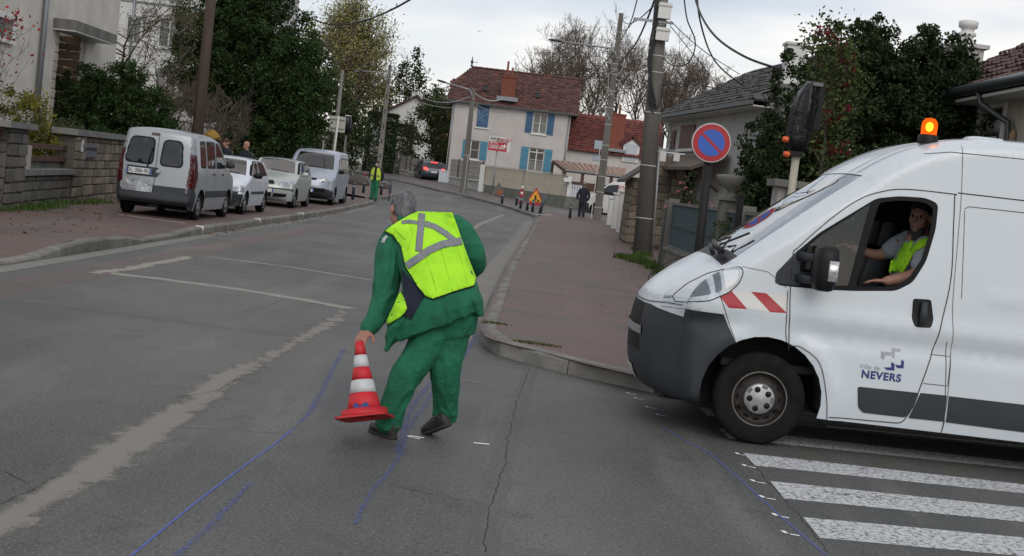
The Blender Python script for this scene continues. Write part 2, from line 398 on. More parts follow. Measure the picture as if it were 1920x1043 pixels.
m_trench = asphalt('trench_asphalt', (0.075, 0.060, 0.055), (0.11, 0.085, 0.075), (0.2, 0.17, 0.15))
m_crack = worn('crack_filler', (0.02, 0.02, 0.02), 0.56, 14.0, 0.1, edge=0)
def zg(x, y): return gz(y)
tv = []; xs = np.r_[np.arange(-200, -20, 20), np.arange(-20, 21, 4), np.arange(40, 220, 20)]; ys = np.r_[np.arange(-20, 30, 6), np.arange(30, 130, 3), np.arange(130, 700, 30)]
for y in ys:
    for x in xs: tv.append((x, y, gz(y) - 0.05 if y < 130 or True else 0))
nx = len(xs); tf = [(j * nx + i, j * nx + i + 1, (j + 1) * nx + i + 1, (j + 1) * nx + i) for j in range(len(ys) - 1) for i in range(nx - 1)]
tag(link('ground', np_mesh('ground', tv, tf, m_earth, True)), kind='structure')
tag(sheet('road', [(-6.4, -15), (60, -15), (60, 12.9), (4, 12.9), (4, 90), (-1, 100), (-9, 112), (-60, 132), (-60, 78), (-14, 60), (-6.4, 57)], 0.0, m_road, step=1.5), kind='structure')
KH = 0.14
right_kerb_px = [(1006, 409), (988, 440), (957, 488), (931, 540), (911, 588), (902, 606), (901, 616), (909, 630), (925, 637), (967, 649), (1010, 658), (1094, 681), (1184, 702)]
rk = G2(*right_kerb_px, off=KH)
rk = [(rk[0][0] + .0, rk[0][1])] + rk[1:]
rk.append((rk[-1][0] + .8, rk[-1][1] - .12)); rk.append((rk[-1][0] + 35, rk[-1][1] + 0.4))
far_kerb_px = [(1003, 409), (957, 393), (932, 386), (895, 376), (860, 367.5), (819, 359), (772, 347), (733, 339), (664, 325)]
fence_px = [(650, 305), (722, 321), (767, 331), (808, 341), (845, 350), (902, 363), (965, 377), (1020, 387), (1076, 398)]
fk = G2(*far_kerb_px); fb = G2(*fence_px)
tag(sheet('pavement_right', rk[:-1] + [(rk[-1][0], rk[-1][1]), (rk[-1][0], 17), (4.4, 17.0), (4.4, 66), (1.25, 66)], KH, m_pave, step=0.7), kind='structure')
m_pave2 = asphalt('grey_pavement', (0.075, 0.068, 0.064), (0.11, 0.098, 0.092), (0.2, 0.18, 0.17))
tag(sheet('pavement_far', fk + [(x, y + 1.0) for x, y in fb] + [(6.5, 78), (6.5, 66.02), (1.3, 66.02)], 0.12, m_pave2, step=1.2), kind='structure')
def hleft(y):
    P = [(0, .05), (17.2, .05), (18.4, .17), (20.6, .17), (22.0, .07), (24.0, .08), (25.4, KH), (90, KH)]
    for (a, u), (b, v) in zip(P, P[1:]):
        if a <= y <= b: return u + (v - u) * (y - a) / (b - a)
    return KH
tag(sheet('pavement_left', [(-6.24, 2), (-6.24, 56), (-6.6, 57.5), (-13, 57.5), (-13, 2)], 0, m_pave, step=0.8, zf=lambda x, y: gz(y) + hleft(y) + (KH - hleft(y)) * min(1, max(0, (-6.24 - x) / 1.2))), kind='structure')
isl = G2((690, 376), (728, 375), (741, 369), (737, 362), (715, 356), (690, 350), (660, 346), (640, 344), (625, 350), (640, 366))
tag(sheet('pavement_island', isl, 0.13, m_pave, step=1.0), kind='structure')

def kerb(name, pts, hf, w=0.16, L=1.0, side=1):
    """row of separate kerb stones; side=1: the stones lie to the left of the direction of travel"""
    k = setting(name); P = [Vector(p) for p in pts]; cum = [0]
    for a, b in zip(P, P[1:]): cum.append(cum[-1] + (b - a).length)
    def ev(s_):
        for i in range(len(P) - 1):
            if s_ <= cum[i + 1] or i == len(P) - 2:
                t = (s_ - cum[i]) / max(1e-6, cum[i + 1] - cum[i]); return P[i].lerp(P[i + 1], t)
    n = int(cum[-1] / L)
    for i in range(n):
        a, b = ev(i * L + 0.010), ev((i + 1) * L - 0.010); d = (b - a).normalized(); q = Vector((-d.y, d.x)) * side
        prof = lambda h: [(0.0, -0.1), (0.012, h - 0.03), (0.035, h - 0.004), (w, h + 0.004), (w, -0.1)]
        vs = []
        for p in (a, b):
            h = hf(p.y) + rnd.uniform(-.003, .003); j = rnd.uniform(-.006, .006)
            for u, z in prof(h): vs.append((p.x + q.x * (u + j), p.y + q.y * (u + j), gz(p.y) + z))
        mb = MB().add(vs, [(0, 1, 2, 3, 4)[::-1], (5, 6, 7, 8, 9)] + [(j, (j + 1) % 5, 5 + (j + 1) % 5, 5 + j) for j in range(5)])
        mb.build('kerb_stone', m_conc, k)
    return k
kerb('kerb_left', [(-6.1, 9), (-6.1, 56), (-6.5, 57.5)], hleft, side=1)
kerb('kerb_right', rk, lambda y: KH + 0.004, side=-1 if False else 1)
kerb('kerb_far', fk, lambda y: 0.125, side=-1)
kerb('kerb_island', isl[:5], lambda y: 0.135, side=1)
gutter_c = [(x, y) for x, y in rk[:7]]
tag(ribbon('gutter', [(p[0] - 0.26, p[1] + 0.0) for p in densify(gutter_c, 1.0, False)], 0.36, 0.006, m_gutter), kind='structure')
tag(ribbon('gutter_left', [(-5.94, y) for y in np.arange(9, 56, 1.0)], 0.26, 0.006, m_gutter), kind='structure')

# markings and marks on the road
xw = tag(setting('crosswalk_markings'), kind='structure')
def q_sheet(name, pxs, off, m, parent): 
    return sheet(name, G2(*pxs), off, m, parent, step=0.6)
S = [((1393, 850), (1920, 909), (1920, 926), (1415.6, 873.7)), ((1443.7, 902.6), (1920, 952.5), (1920, 979.5), (1470, 935.6)), ((1505.6, 970.5), (1920, 1008.7), (1920, 1044), (1537.5, 1009.5))]
quads = []
for a, b, c, d in S:
    A, B, Cc, D = [Vector(p) for p in G2(a, b, c, d)]; e1 = (B - A).normalized(); e2 = (Cc - D).normalized(); quads.append((A, A + e1 * 3.4, D + e2 * 3.4, D))
dv = quads[0][0] - quads[1][0]; dv = dv * 1.08
for k in (1, 2, 3): quads.append(tuple(p + dv * k * 1.0 for p in quads[0]))
quads.append(tuple(p - dv for p in quads[2])); 
for q in quads: sheet('stripe', [tuple(p) for p in q], 0.008, m_white, xw, step=0.6)
mk = tag(setting('survey_marks'), kind='structure')
def lmark(px, py, s=0.05, flip=1):
    p = gt(px, py); w = 0.02
    return MB().add([(p.x, p.y, .0022), (p.x + s * 1.6, p.y - .01, .0022), (p.x + s * 1.6, p.y - .01 - w, .0022), (p.x + .03, p.y - w, .0022), (p.x + .012, p.y + s * flip, .0022), (p.x - .012, p.y + s * flip, .0022)], [(0, 3, 2, 1), (0, 5, 4, 3)] if flip > 0 else [(0, 1, 2, 3), (0, 3, 4, 5)]).build('white_mark', m_mark, mk, fix=False)
for a in [(1382, 852), (1395, 874), (1411, 903), (1428, 933), (1452, 967), (1470, 1000), (1190, 747), (1212, 764), (1232, 778), (1176, 738), (765, 820)]: lmark(*a)
ribbon('white_mark', G2((767, 818), (795, 822)), 0.03, .010, m_mark, mk); ribbon('white_mark', G2((888, 831), (917, 834)), 0.03, .010, m_mark, mk)
ribbon('white_mark', G2((862, 713), (880, 716), (897, 719)), 0.07, .010, m_dust, mk, jag=.01)
for a in [((1240, 800), (1275, 822), (1330, 850), (1372, 886), (1405, 915), (1470, 975), (1550, 1043))]:
    ribbon('blue_line', G2(*a), 0.011, .011, m_blue, mk)
def smooth_px(P, n=6): return [tuple(p) for p in catmull(P, n)]
ribbon('blue_line', G2(*smooth_px([(225, 1060), (250, 1040), (340, 965), (430, 895), (510, 837), (548, 806)])), 0.013, .011, m_blue, mk)
ribbon('blue_line', G2(*smooth_px([(548, 806), (575, 780), (603, 735), (622, 695), (645, 655)])), [0.03] * 4 + [.08] * 21, .0115, m_blue2, mk)
ribbon('blue_line', G2(*smooth_px([(330, 1043), (400, 980), (470, 905)])), 0.06, .011, m_blue2, mk)
ribbon('blue_line', G2(*smooth_px([(893, 628), (872, 665), (845, 692), (806, 722), (780, 752), (762, 790), (745, 850)])), 0.08, .0105, m_blue2, mk)
ribbon('blue_line', G2(*smooth_px([(830, 700), (800, 755), (768, 800), (752, 850), (730, 885), (695, 925), (665, 985)])), 0.06, .0115, m_blue2, mk)
du = tag(setting('road_stains'), kind='structure')
def jagged(P, step=0.05, amp=0.05):
    q = densify(P, step); a = np.array(q); o = []
    for x, y in a: 
        n1 = mnoise.noise(Vector((x * 6, y * 6, 0))); n2 = mnoise.noise(Vector((x * 22, y * 22, 3)))
        o.append((x + amp * (n1 + .5 * n2), y + amp * (n2 * .5 - n1)))
    return o
band = G2((0, 946), (84, 910), (137, 862), (227, 802), (334, 754), (352, 731), (388, 704), (478, 671), (555, 629), (585, 611), (621, 593), (633, 581), (662, 580), (651, 599), (609, 626), (561, 647), (525, 671), (466, 707), (412, 754), (334, 808), (304, 835), (263, 862), (239, 883), (167, 922), (95, 957), (-40, 1045), (-90, 1000))
sheet('dust_band', jagged(band, .045, .09), 0.006, m_dust, du, step=0.08, fade=.055)
m_dline = worn('dust_line_grit', (0.27, 0.25, 0.215), 0.68, 30.0, 0.16, edge=.12)
def thin(pxs, w, m, jag=0.02, off=.0065):
    m = m_dline if m is m_dust else m
    ribbon('dust_line', densify(G2(*pxs), 0.12, False), w, off, m, du, jag)
thin([(173, 512), (240, 505), (300, 492), (358, 482)], 0.20, m_dust, 0.05)
thin([(209, 513), (299, 523), (442, 542), (573, 563), (657, 579)], 0.27, m_dust, 0.04)
thin([(388, 481.5), (537, 500), (699, 526)], 0.14, m_dust, .03)
thin([(514, 453), (600, 464), (700, 475)], 0.12, m_dust3, .03); thin([(0, 563), (120, 575), (269, 593), (418, 614), (561, 629)], 0.28, m_dust3, .08, .0055)
thin([(690, 410), (745, 416)], 0.15, m_dust3); thin([(868, 442), (900, 420), (943, 403)], 0.20, m_dust, .05); thin([(335, 802), (450, 808), (560, 815)], .05, m_dust3)
thin([(880, 500), (960, 505)], .06, m_dust3); thin([(80, 540), (0, 525)], .1, m_dust3); thin([(850, 672), (920, 682), (990, 692)], .06, m_dust2)
for i in range(16):
    y = 19 + i * 2.7 + rnd.uniform(-.6, .6); ribbon('dust_line', densify([(-5.8 + rnd.uniform(0, 1.5), y + .2), (rnd.uniform(-2.2, 0), y)], .3, False), .05 + .003 * y, .0058, m_dust3, du, .02)
ribbon('trench_patch', densify(G2((-60, 556), (0, 541), (239, 497), (358, 474), (490, 447), (597, 429), (640, 415)), .3, False), 0.62, .004, m_trench, du, .02)
def crk(pxs, w=0.006): ribbon('crack', jagged(densify(G2(*pxs), .06, False), 99, .02)[:-1], w, .0075, m_crack, du)
crk([(993, 691), (971, 748), (952, 829), (937, 905), (920, 948), (903, 1043)], .007)
crk([(729, 908), (797, 925), (857, 937), (920, 948)]); crk([(388, 483), (537, 502), (699, 528)], .007); crk([(0, 945), (60, 920), (110, 890)], .006); crk([(1393, 850), (1470, 935), (1560, 1043)], .006)
crk([(0, 880), (60, 912)], .008); crk([(330, 745), (400, 735), (470, 700)], .007); crk([(440, 590), (500, 575), (540, 560)], .006)
ribbon('dust_line', G2((1000, 685), (985, 720), (965, 790), (945, 860), (930, 920), (915, 980), (905, 1050)), 0.17, .0055, m_dust3, du, .02)
sheet('worn_patch', jagged(G2((505, 1045), (508, 1005), (546, 995), (545, 940), (597, 904), (640, 880), (700, 870), (690, 930), (668, 1000), (640, 1050)), .08, .05), .0045, m_dust3, du, step=.2, fade=.3)
lb = tag(setting('parking_lines'), kind='structure')
def pline(a, b, w=.06):
    A, B = gt(*a, KH), gt(*b, KH); 
    d = Vector((B.x - A.x, B.y - A.y)).normalized(); q = Vector((-d.y, d.x)) * w / 2
    MB().add([(A.x + q.x, A.y + q.y, A.z + .006), (B.x + q.x, B.y + q.y, B.z + .006), (B.x - q.x, B.y - q.y, B.z + .006), (A.x - q.x, A.y - q.y, A.z + .006)], [(0, 1, 2, 3)]).build('line', m_mark, lb)
pline((222, 403), (348, 419))
for y in (26.0, 31.7, 38.0, 45.3): MB().box(-6.104, -5.9999 - .1 - .06, y, y + .07, .02, KH + .012).build('line', m_mark, lb) if False else MB().box(-6.112, -5.99 - .27, y, y + .08, .0, KH + .014).build('line', m_mark, lb)
ribbon('line', G2((1006, 408.5), (1032, 409)), .12, KH + .006, m_mark, lb)
# manhole slab by the second worker, leaves and litter
# ------------------------------------------------------------------ vegetation helpers
def leaf_quads(cent, size, rs, up=0.3, aspect=0.5):
    n = len(cent); sz = size * rs.uniform(0.6, 1.25, n)
    a = rs.normal(size=(n, 3)); a /= np.linalg.norm(a, axis=1)[:, None]
    b = rs.normal(size=(n, 3)); b -= a * (a * b).sum(1)[:, None]; b /= np.linalg.norm(b, axis=1)[:, None]
    a = a * sz[:, None] * 0.5; b = b * (sz * aspect * 0.5)[:, None]
    v = np.stack([cent - a, cent - a * .1 + b, cent + a, cent - a * .1 - b], 1).reshape(-1, 3)
    return v, np.arange(n * 4).reshape(-1, 4)
def blob_points(blobs, nclump, nleaf, cr, rs, shell=0.55):
    """leaf centres in clumps through ellipsoids (cx,cy,cz,rx,ry,rz)"""
    B = np.array(blobs, float); vol = (B[:, 3] * B[:, 4] * B[:, 5]) ** 0.75; w = vol / vol.sum()
    k = rs.choice(len(B), nclump, p=w); d = rs.normal(size=(nclump, 3)); d /= np.linalg.norm(d, axis=1)[:, None]
    r = rs.uniform(shell, 1.05, nclump) ** 0.8
    c = B[k, :3] + d * r[:, None] * B[k, 3:6]
    j = rs.choice(nclump, nleaf); crs = cr * rs.uniform(.5, 1.3, nclump)
    off = rs.normal(size=(nleaf, 3)); off *= (rs.uniform(0, 1, nleaf) ** .45 / (np.linalg.norm(off, axis=1) + 1e-9))[:, None]
    return c[j] + off * crs[j][:, None]
def crown(name, pts, size, m, parent, rs, aspect=0.55):
    v, f = leaf_quads(pts, size, rs, aspect=aspect)
    l = np.array(WM[parent].translation); return tag(link(name, np_mesh(name, v - l, f, m), parent), kind='stuff')
def skeleton(base, h, rs, spread=0.5, n1=9, n2=6, n3=5, r0=0.16, lean=(0, 0), trunk=0.35, upw=0.5, n4=0, l1=0.45):
    """trunk, limbs, branches, twigs as polylines; returns list of (pts, radii) and twig tips"""
    segs, tips = [], []
    base = np.array(base, float); top = base + np.array([lean[0], lean[1], h])
    P = [base + (top - base) * t + rs.normal(size=3) * .02 * h * t * np.array([1, 1, 0]) for t in np.linspace(0, 1, 7)]
    segs.append((P, [r0 * (1 - .85 * t) for t in np.linspace(0, 1, 7)]))
    def grow(p, d, L, r, lvl, counts):
        d = d / np.linalg.norm(d); m = 4; pts = [p]; dirn = d.copy()
        for i in range(m):
            dirn = dirn + rs.normal(size=3) * .16 + np.array([0, 0, .07 * upw]); dirn /= np.linalg.norm(dirn); pts.append(pts[-1] + dirn * L / m)
        segs.append((pts, [r * (1 - .75 * i / m) for i in range(m + 1)]))
        if not counts: tips.append(pts[-1]); tips.append(pts[-2]); tips.append(pts[2]); return
        for q in range(counts[0]):
            t = rs.uniform(.3, 1.0); i = min(m - 1, int(t * m)); pp = pts[i] + (pts[i + 1] - pts[i]) * (t * m - i)
            nd = dirn + rs.normal(size=3) * .65 + np.array([0, 0, upw * .25]); grow(pp, nd, L * rs.uniform(.4, .62), r * .5, lvl + 1, counts[1:])
    cnt = [c for c in (n2, n3, n4) if c]
    for q in range(n1):
        t = trunk + (1 - trunk) * (q + rs.uniform(0, 1)) / n1; p = base + (top - base) * t; a = rs.uniform(0, 2 * math.pi)
        d = np.array([math.cos(a), math.sin(a), upw + t * .8]); grow(p, d, h * l1 * (1.15 - .6 * t) * spread * 2, r0 * .5 * (1.1 - .7 * t), 1, cnt)
    return segs, np.array(tips)
def branch_mesh(name, segs, m, parent, n=4, minr=0.004):
    V, Fc = [], []; b = 0; l = np.array(WM[parent].translation) if parent is not None else 0
    for pts, rad in segs:
        pts = np.array(pts); k = 3 if max(rad) < 0.03 else n + 1
        for i in range(len(pts)):
            d = pts[min(i + 1, len(pts) - 1)] - pts[max(i - 1, 0)]; d = d / (np.linalg.norm(d) + 1e-9)
            x = np.cross(d, [0.13, 0.31, 0.95]); x /= np.linalg.norm(x) + 1e-9; y = np.cross(d, x); r = max(rad[i], minr)
            for q in range(k):
                a = 2 * math.pi * q / k; V.append(pts[i] + (x * math.cos(a) + y * math.sin(a)) * r - l)
        for i in range(len(pts) - 1):
            for q in range(k): Fc.append((b + i * k + q, b + i * k + (q + 1) % k, b + (i + 1) * k + (q + 1) % k, b + (i + 1) * k + q))
        b += len(pts) * k
    return link(name, np_mesh(name, V, Fc, m, True), parent)
def leafmat(name, c, rand=0.45): return mat(name, c, 0.8, rand=rand, trans=0.2, spec=0.12)
m_bark = mat('bark', (0.05, 0.042, 0.034), 0.9, (0.085, 0.072, 0.06), 6, 0.6, 30)
m_twig = mat('twig_bark', (0.09, 0.068, 0.052), 0.9, (0.13, 0.10, 0.078), 3)
def bare_tree(label, base, h, seed, spread=.5, group=None, leaves=0, leafc=None, n=(11, 7, 6, 4), r0=.22, minr=.012, name='bare_tree', cat='tree', trunk=.3, upw=.7, lsz=.12, lean=(0, 0)):
    rs = np.random.RandomState(seed); t = thing(name, label, cat, tuple(base), group=group)
    segs, tips = skeleton(base, h, rs, spread, n[0], n[1], n[2], r0, trunk=trunk, upw=upw, n4=n[3], lean=lean)
    branch_mesh('trunk', segs[:1 + n[0]], m_bark, t); tag(branch_mesh('branches', segs[1:], m_twig, t, minr=minr), kind='stuff')
    if leaves:
        c = tips[rs.choice(len(tips), leaves)] + rs.normal(size=(leaves, 3)) * .18
        crown('foliage', c, lsz, leafc, t, rs)
    return t

# ------------------------------------------------------------------ trees, far ones first
L_dark = leafmat('dark_green_leaves', (0.029, 0.046, 0.019), .7); L_conif = leafmat('conifer_needles', (0.034, 0.062, 0.020), 0.7)
L_pale = leafmat('pale_green_leaves', (0.26, 0.25, 0.095)); L_mid = leafmat('mid_green_leaves', (0.045, 0.062, 0.024)); L_yel = leafmat('yellow_green_leaves', (0.19, 0.18, 0.035))
L_rust = leafmat('rust_leaves', (0.13, 0.065, 0.03)); L_red = leafmat('red_leaves', (0.28, 0.02, 0.03)); L_brown = leafmat('brown_leaves', (0.16, 0.095, 0.04)); L_berry = leafmat('red_berries', (0.20, 0.02, 0.03), .3)
def base_at(px, Y): p = at(px, 340, Y); return (p.x, Y, gz(Y) - .1)
k = 0
for px, Y, h, sp, lf in [(1020, 118, 14.5, .42, 300), (1062, 128, 16.5, .45, 500), (1100, 116, 14.6, .42, 200), (1136, 130, 16.8, .5, 600), (1180, 120, 15.0, .42, 900), (1225, 128, 15.5, .45, 500), (1262, 118, 13.8, .42, 900), (1300, 126, 14.2, .45, 700), (1345, 118, 12.6, .42, 500), (985, 130, 14.0, .4, 300)]:
    names = ['first bare tree rising just right of the red roofed house', 'tall bare tree behind the right end of the long red roof', 'bare tree behind the lamp post arm above the low red roof', 'broad bare tree directly behind the leaning street lamp pole', 'bare tree with many brown leaves left of the big concrete pole', 'bare tree hidden partly by the big concrete pole', 'bare tree with rust leaves right of the big concrete pole', 'bare tree over the left end of the grey roof', 'smallest bare tree above the middle of the grey roof', 'bare tree behind the chimney end of the red house roof']
    bare_tree(names[k], base_at(px, Y), h * .66, 100 + k, sp * 1.35, 'bare trees behind the houses', lf, L_brown if k % 2 else L_rust, n=(12, 7, 6, 4), minr=.011); k += 1
bp_ = base_at(632, 118)
t = thing('broadleaf_tree', 'tall pale green tree with thinning autumn crown beyond the parked vans', 'tree', bp_); rs = np.random.RandomState(5)
segs, tips = skeleton(bp_, 9.8, rs, .55, 24, 8, 7, .38, trunk=.15, upw=1.0, l1=.5); branch_mesh('trunk', segs[:23], m_bark, t); tag(branch_mesh('branches', segs[23:], m_twig, t, minr=.02), kind='stuff')
c = tips[rs.choice(len(tips), 22000)] + rs.normal(size=(22000, 3)) * .4; crown('foliage', c, .2, L_pale, t, rs)
def leafy(name, label, cat, base, blobs, ncl, nl, cr, ls, m, seed, trunk=None, shell=.55, tr=.12, extra=None):
    rs = np.random.RandomState(seed); t = thing(name, label, cat, tuple(base)); B = [(base[0] + b[0], base[1] + b[1], base[2] + b[2], *b[3:]) for b in blobs]
    crown('crown' if trunk else 'foliage', blob_points(B, ncl, nl, cr, rs, shell), ls, m, t, rs)
    if trunk:
        segs, tips = skeleton(base, trunk * .9, rs, .22, 10, 4, 0, tr, trunk=.25); branch_mesh('trunk', segs, m_bark, t)
    return t
leafy('broadleaf_tree', 'dark rounded tree with a thin spire top between white gable house and pale tree', 'tree', base_at(742, 128), [(-.6, 0, 4.2, 2.8, 3, 3.8), (2.4, 0, 3.6, 3.0, 3, 3.4), (.2, 0, 7.4, 1.8, 2, 1.8), (.3, 0, 9.4, .9, 1, 1.3), (.4, 0, 11.0, .3, .4, 1.0), (-3.2, 0, 4, 2.2, 3, 3.8)], 420, 16000, .7, .28, L_mid, 31, 11)
leafy('broadleaf_tree', 'low autumn tree touched with rust in front of the white gable house', 'tree', base_at(812, 100), [(-1.0, 0, 3.0, 1.9, 1.6, 2.4), (.6, 0, 3.1, 1.6, 1.5, 2.4), (-.3, 0, 4.6, 1.3, 1.3, 1.3), (-2.0, 0, 2.2, 1.0, 1.2, 1.6)], 260, 9000, .5, .2, L_mid, 32, 4.5)
leafy('bush', 'rust brown bush top over the low autumn tree', 'bush', base_at(838, 106), [(-.5, 0, 3.4, 1.4, 1.3, 2.6), (.4, 0, 3.6, 1, 1, 2.6)], 140, 3600, .5, .2, L_rust, 33, None)
leafy('broadleaf_tree', 'green tree crown showing behind the left end of the red roof', 'tree', base_at(826, 134), [(-1.0, 0, 4.0, 2.2, 2.6, 3.4), (2, 0, 3.8, 2.4, 2.6, 3.4)], 260, 9000, .7, .28, L_mid, 34, 9)
leafy('broadleaf_tree', 'tall dark green tree filling the gap behind the conifer and the parked vans', 'tree', base_at(588, 86), [(-2.5, 0, 3.4, 2.6, 2, 3.4), (0.6, 0, 3.0, 2.4, 2, 3.2), (-1, 0, 6.2, 2.2, 2, 2.6), (1.6, 0, 2.2, 1.5, 2, 2.3), (-5, 0, 4, 2.4, 2, 4)], 420, 15000, .7, .28, L_mid, 35, 8)
hb = base_at(704, 92)
h = thing('hedge', 'tall clipped dark green hedge behind the second road worker', 'hedge', hb); rs = np.random.RandomState(36)
n = 15000; q = rs.uniform(-1, 1, (n, 3)); ax = rs.choice(3, n, p=[.15, .6, .25]); sg = rs.choice([-1, 1], n); q[np.arange(n), ax] = sg * rs.uniform(.93, 1.0, n); q[:, 2] = np.where((ax == 2), np.abs(q[:, 2]), q[:, 2])
c = np.array(hb) + np.array([0, .6, 2.2]) + q * np.array([1.0, .9, 2.1]) + rs.normal(size=(n, 3)) * .03; crown('foliage', c, .13, L_dark, h, rs)
hb = base_at(735, 93.6)
h = thing('hedge', 'lower brown green hedge right of the tall clipped hedge', 'hedge', hb); c = np.array(hb) + np.array([0, .6, 1.9]) + q[:9000] * np.array([1.0, .7, 1.8]); crown('foliage', c, .13, leafmat('brown_hedge', (.05, .055, .03)), h, rs)
# big dark conifer on the left
leafy('conifer_tree', 'huge dark green conifer towering behind the parked white cars', 'tree', (-10.9, 52, .1), [(-1.2, 0, 6.2, 1.9, 2, 3.2), (-0.2, .5, 3.6, 2.4, 2, 2.4), (.9, 0, 5.4, 1.7, 1.8, 2.2), (0.3, 0, 8.6, 1.5, 1.5, 2.0), (-1.4, 0, 9.4, 1.5, 1.5, 1.8), (1.9, 0, 4.0, 1.3, 1.5, 1.6), (-2.2, 0, 4.4, 1.2, 1.4, 1.9), (1.6, 0, 2.9, 1.4, 1.4, 1.1), (-.6, 0, 11, 1.2, 1.2, 1.5), (.2, 0, 1.8, 2.4, 1.5, .8)], 1500, 190000, .34, .125, L_conif, 41, 10, .15, .3)
leafy('bush', 'wide dark green juniper behind the stone wall and silver van', 'bush', (-12.0, 38.5, .3), [(0, 0, 2.1, 1.6, 1.2, 1.2), (-.9, 0, 2.4, 1.1, 1, .9), (1.05, 0, 1.8, 1.0, 1, 1.1), (.1, 0, 2.95, 1.0, .9, .65), (-.2, -.5, 1.2, 1.8, 1, 1.0)], 620, 60000, .2, .09, L_conif, 42, None, .2)
leafy('bush', 'small grey green shrub just over the stone wall left of the silver van', 'bush', (-11.2, 32.5, .3), [(0, 0, 1.15, .62, .6, .52), (.45, 0, .95, .4, .5, .45), (-.5, 0, .95, .4, .5, .45)], 170, 9000, .12, .05, leafmat('grey_green_leaves', (.085, .095, .055)), 43)
leafy('bush', 'yellow green shrub above the wooden rails at the far left', 'bush', (-10.9, 29.2, .2), [(0, 0, 1.5, .55, .5, .8), (.35, 0, 1.1, .45, .5, .7), (-.35, 0, 1.9, .4, .4, .45), (.1, 0, .9, .8, .5, .5)], 150, 6500, .17, .075, L_yel, 44)
leafy('bush', 'loose olive shrub behind the far left stone gate pillar', 'bush', (-11.3, 27.0, .2), [(0, 0, 1.7, .5, .5, .9), (-.5, 0, 2.0, .5, .5, .7), (.3, 1.5, 1.4, .7, .5, .9)], 120, 4200, .2, .07, leafmat('olive_leaves', (.08, .085, .035)), 45)
bare_tree('bare brown shrub between the juniper and the brown pole', (-11.6, 43.5, .2), 2.6, 46, .75, None, 300, L_brown, n=(14, 8, 6, 0), r0=.05, minr=.006, name='bare_shrub', cat='shrub', trunk=.1, upw=.9, lsz=.05)
bare_tree('second bare twiggy shrub right of the brown pole', (-10.8, 45.5, .2), 2.5, 47, .8, None, 100, L_brown, n=(14, 8, 6, 0), r0=.05, minr=.006, name='bare_shrub', cat='shrub', trunk=.1, upw=.6, lsz=.05)
bare_tree('drooping half bare tree in front of the white apartment block', (-14.2, 46.5, .2), 5.6, 48, .62, None, 5200, leafmat('olive_tree_leaves', (.11, .115, .05)), n=(18, 9, 7, 0), r0=.11, minr=.007, name='weeping_tree', trunk=.3, upw=-.2, lsz=.075)
bare_tree('bare stems with a few brown leaves in front of the cream house', (-11.4, 28.4, .2), 3.2, 49, .5, None, 30, L_brown, n=(8, 3, 2, 0), r0=.02, minr=.004, name='bare_shrub', cat='shrub', trunk=.15, upw=1.4, lsz=.13)
bare_tree('small maple with red leaves at the left picture edge', (-10.9, 26.6, .2), 3.3, 50, .5, None, 500, L_red, n=(9, 4, 3, 0), r0=.03, minr=.005, name='red_maple', trunk=.55, upw=.8, lsz=.10, lean=(-.25, 0))
# right hand side: dark evergreens and the berry bush
leafy('evergreen_tree', 'big dark evergreen tree behind the white works van', 'tree', (6.15, 24.0, .1), [(-.3, 0, 2.6, 1.9, 1.4, 2.6), (1.0, 0, 2.8, 1.3, 1.3, 2.2), (-.3, 0, 4.3, .75, .8, .95), (.95, 0, 4.5, .65, .7, .85), (1.7, 0, 3.7, .55, .7, .9), (-1.5, 0, 1.8, 1.0, 1.1, 1.8), (.5, 0, 4.0, 1.2, 1, .8), (1.9, 0, 2.0, .7, .8, 1.8)], 1900, 190000, .17, .08, L_dark, 51, 4.3, .2, .14)
leafy('evergreen_shrub', 'dark evergreen shrub below the berry branches beside the fence', 'shrub', (4.55, 22.5, .1), [(-.2, 0, 1.3, .75, .8, 1.25), (.4, 0, 2.0, .8, .8, 1.2), (-.35, 0, 2.4, .45, .6, .7), (.3, 0, .8, .9, .8, .8)], 600, 50000, .15, .085, L_dark, 52, 2.6, .2, .08)
t = bare_tree('tall bush with red berries reaching above the dark evergreen', (4.75, 21.6, .1), 4.3, 53, .17, None, 4200, leafmat('berry_bush_leaves', (.06, .085, .03)), n=(16, 6, 5, 0), r0=.06, minr=.006, name='berry_bush', cat='bush', trunk=.35, upw=.7, lsz=.085)
rs = np.random.RandomState(54)
segs, tips = skeleton((4.75, 21.6, .1), 4.3, np.random.RandomState(53), .17, 16, 6, 5, .06, trunk=.35, upw=.7)
tt = tips[(tips[:, 2] > 2.8)]; cc = tt[rs.choice(len(tt), 75)]; c = np.repeat(cc, 14, 0) + rs.normal(size=(75 * 14, 3)) * .035
crown('berries', c, .05, L_berry, t, rs, aspect=.9)
leafy('rose_bush', 'rose bush with faded pink flowers above the mesh fence', 'bush', (4.0, 32.0, .1), [(0, 0, 1.5, .5, .5, .6), (.3, 0, 1.1, .6, .5, .6), (-.1, 0, 2.0, .25, .3, .4)], 110, 2600, .14, .06, leafmat('rose_leaves', (.055, .075, .035)), 55, 1.9, .3, .03)
rt = bpy.data.objects['rose_bush']; c = np.array([4.0, 32.0, 1.7]) + np.random.RandomState(3).normal(size=(14, 3)) * np.array([.3, .2, .4]); crown('flowers', np.repeat(c, 8, 0) + rs.normal(size=(14 * 8, 3)) * .03, .06, leafmat('pink_petals', (.45, .16, .2), .3), rt, rs, .9)
leafy('climbing_rose', 'straggly green climber hanging over the mesh fence beside the sign pole', 'climber', (3.5, 22.8, .1), [(0, -.3, 1.0, .22, .6, .45), (.1, .5, 1.3, .2, .4, .35), (0, -.9, .8, .2, .5, .35)], 70, 1700, .12, .055, leafmat('climber_leaves', (.06, .085, .035)), 56)
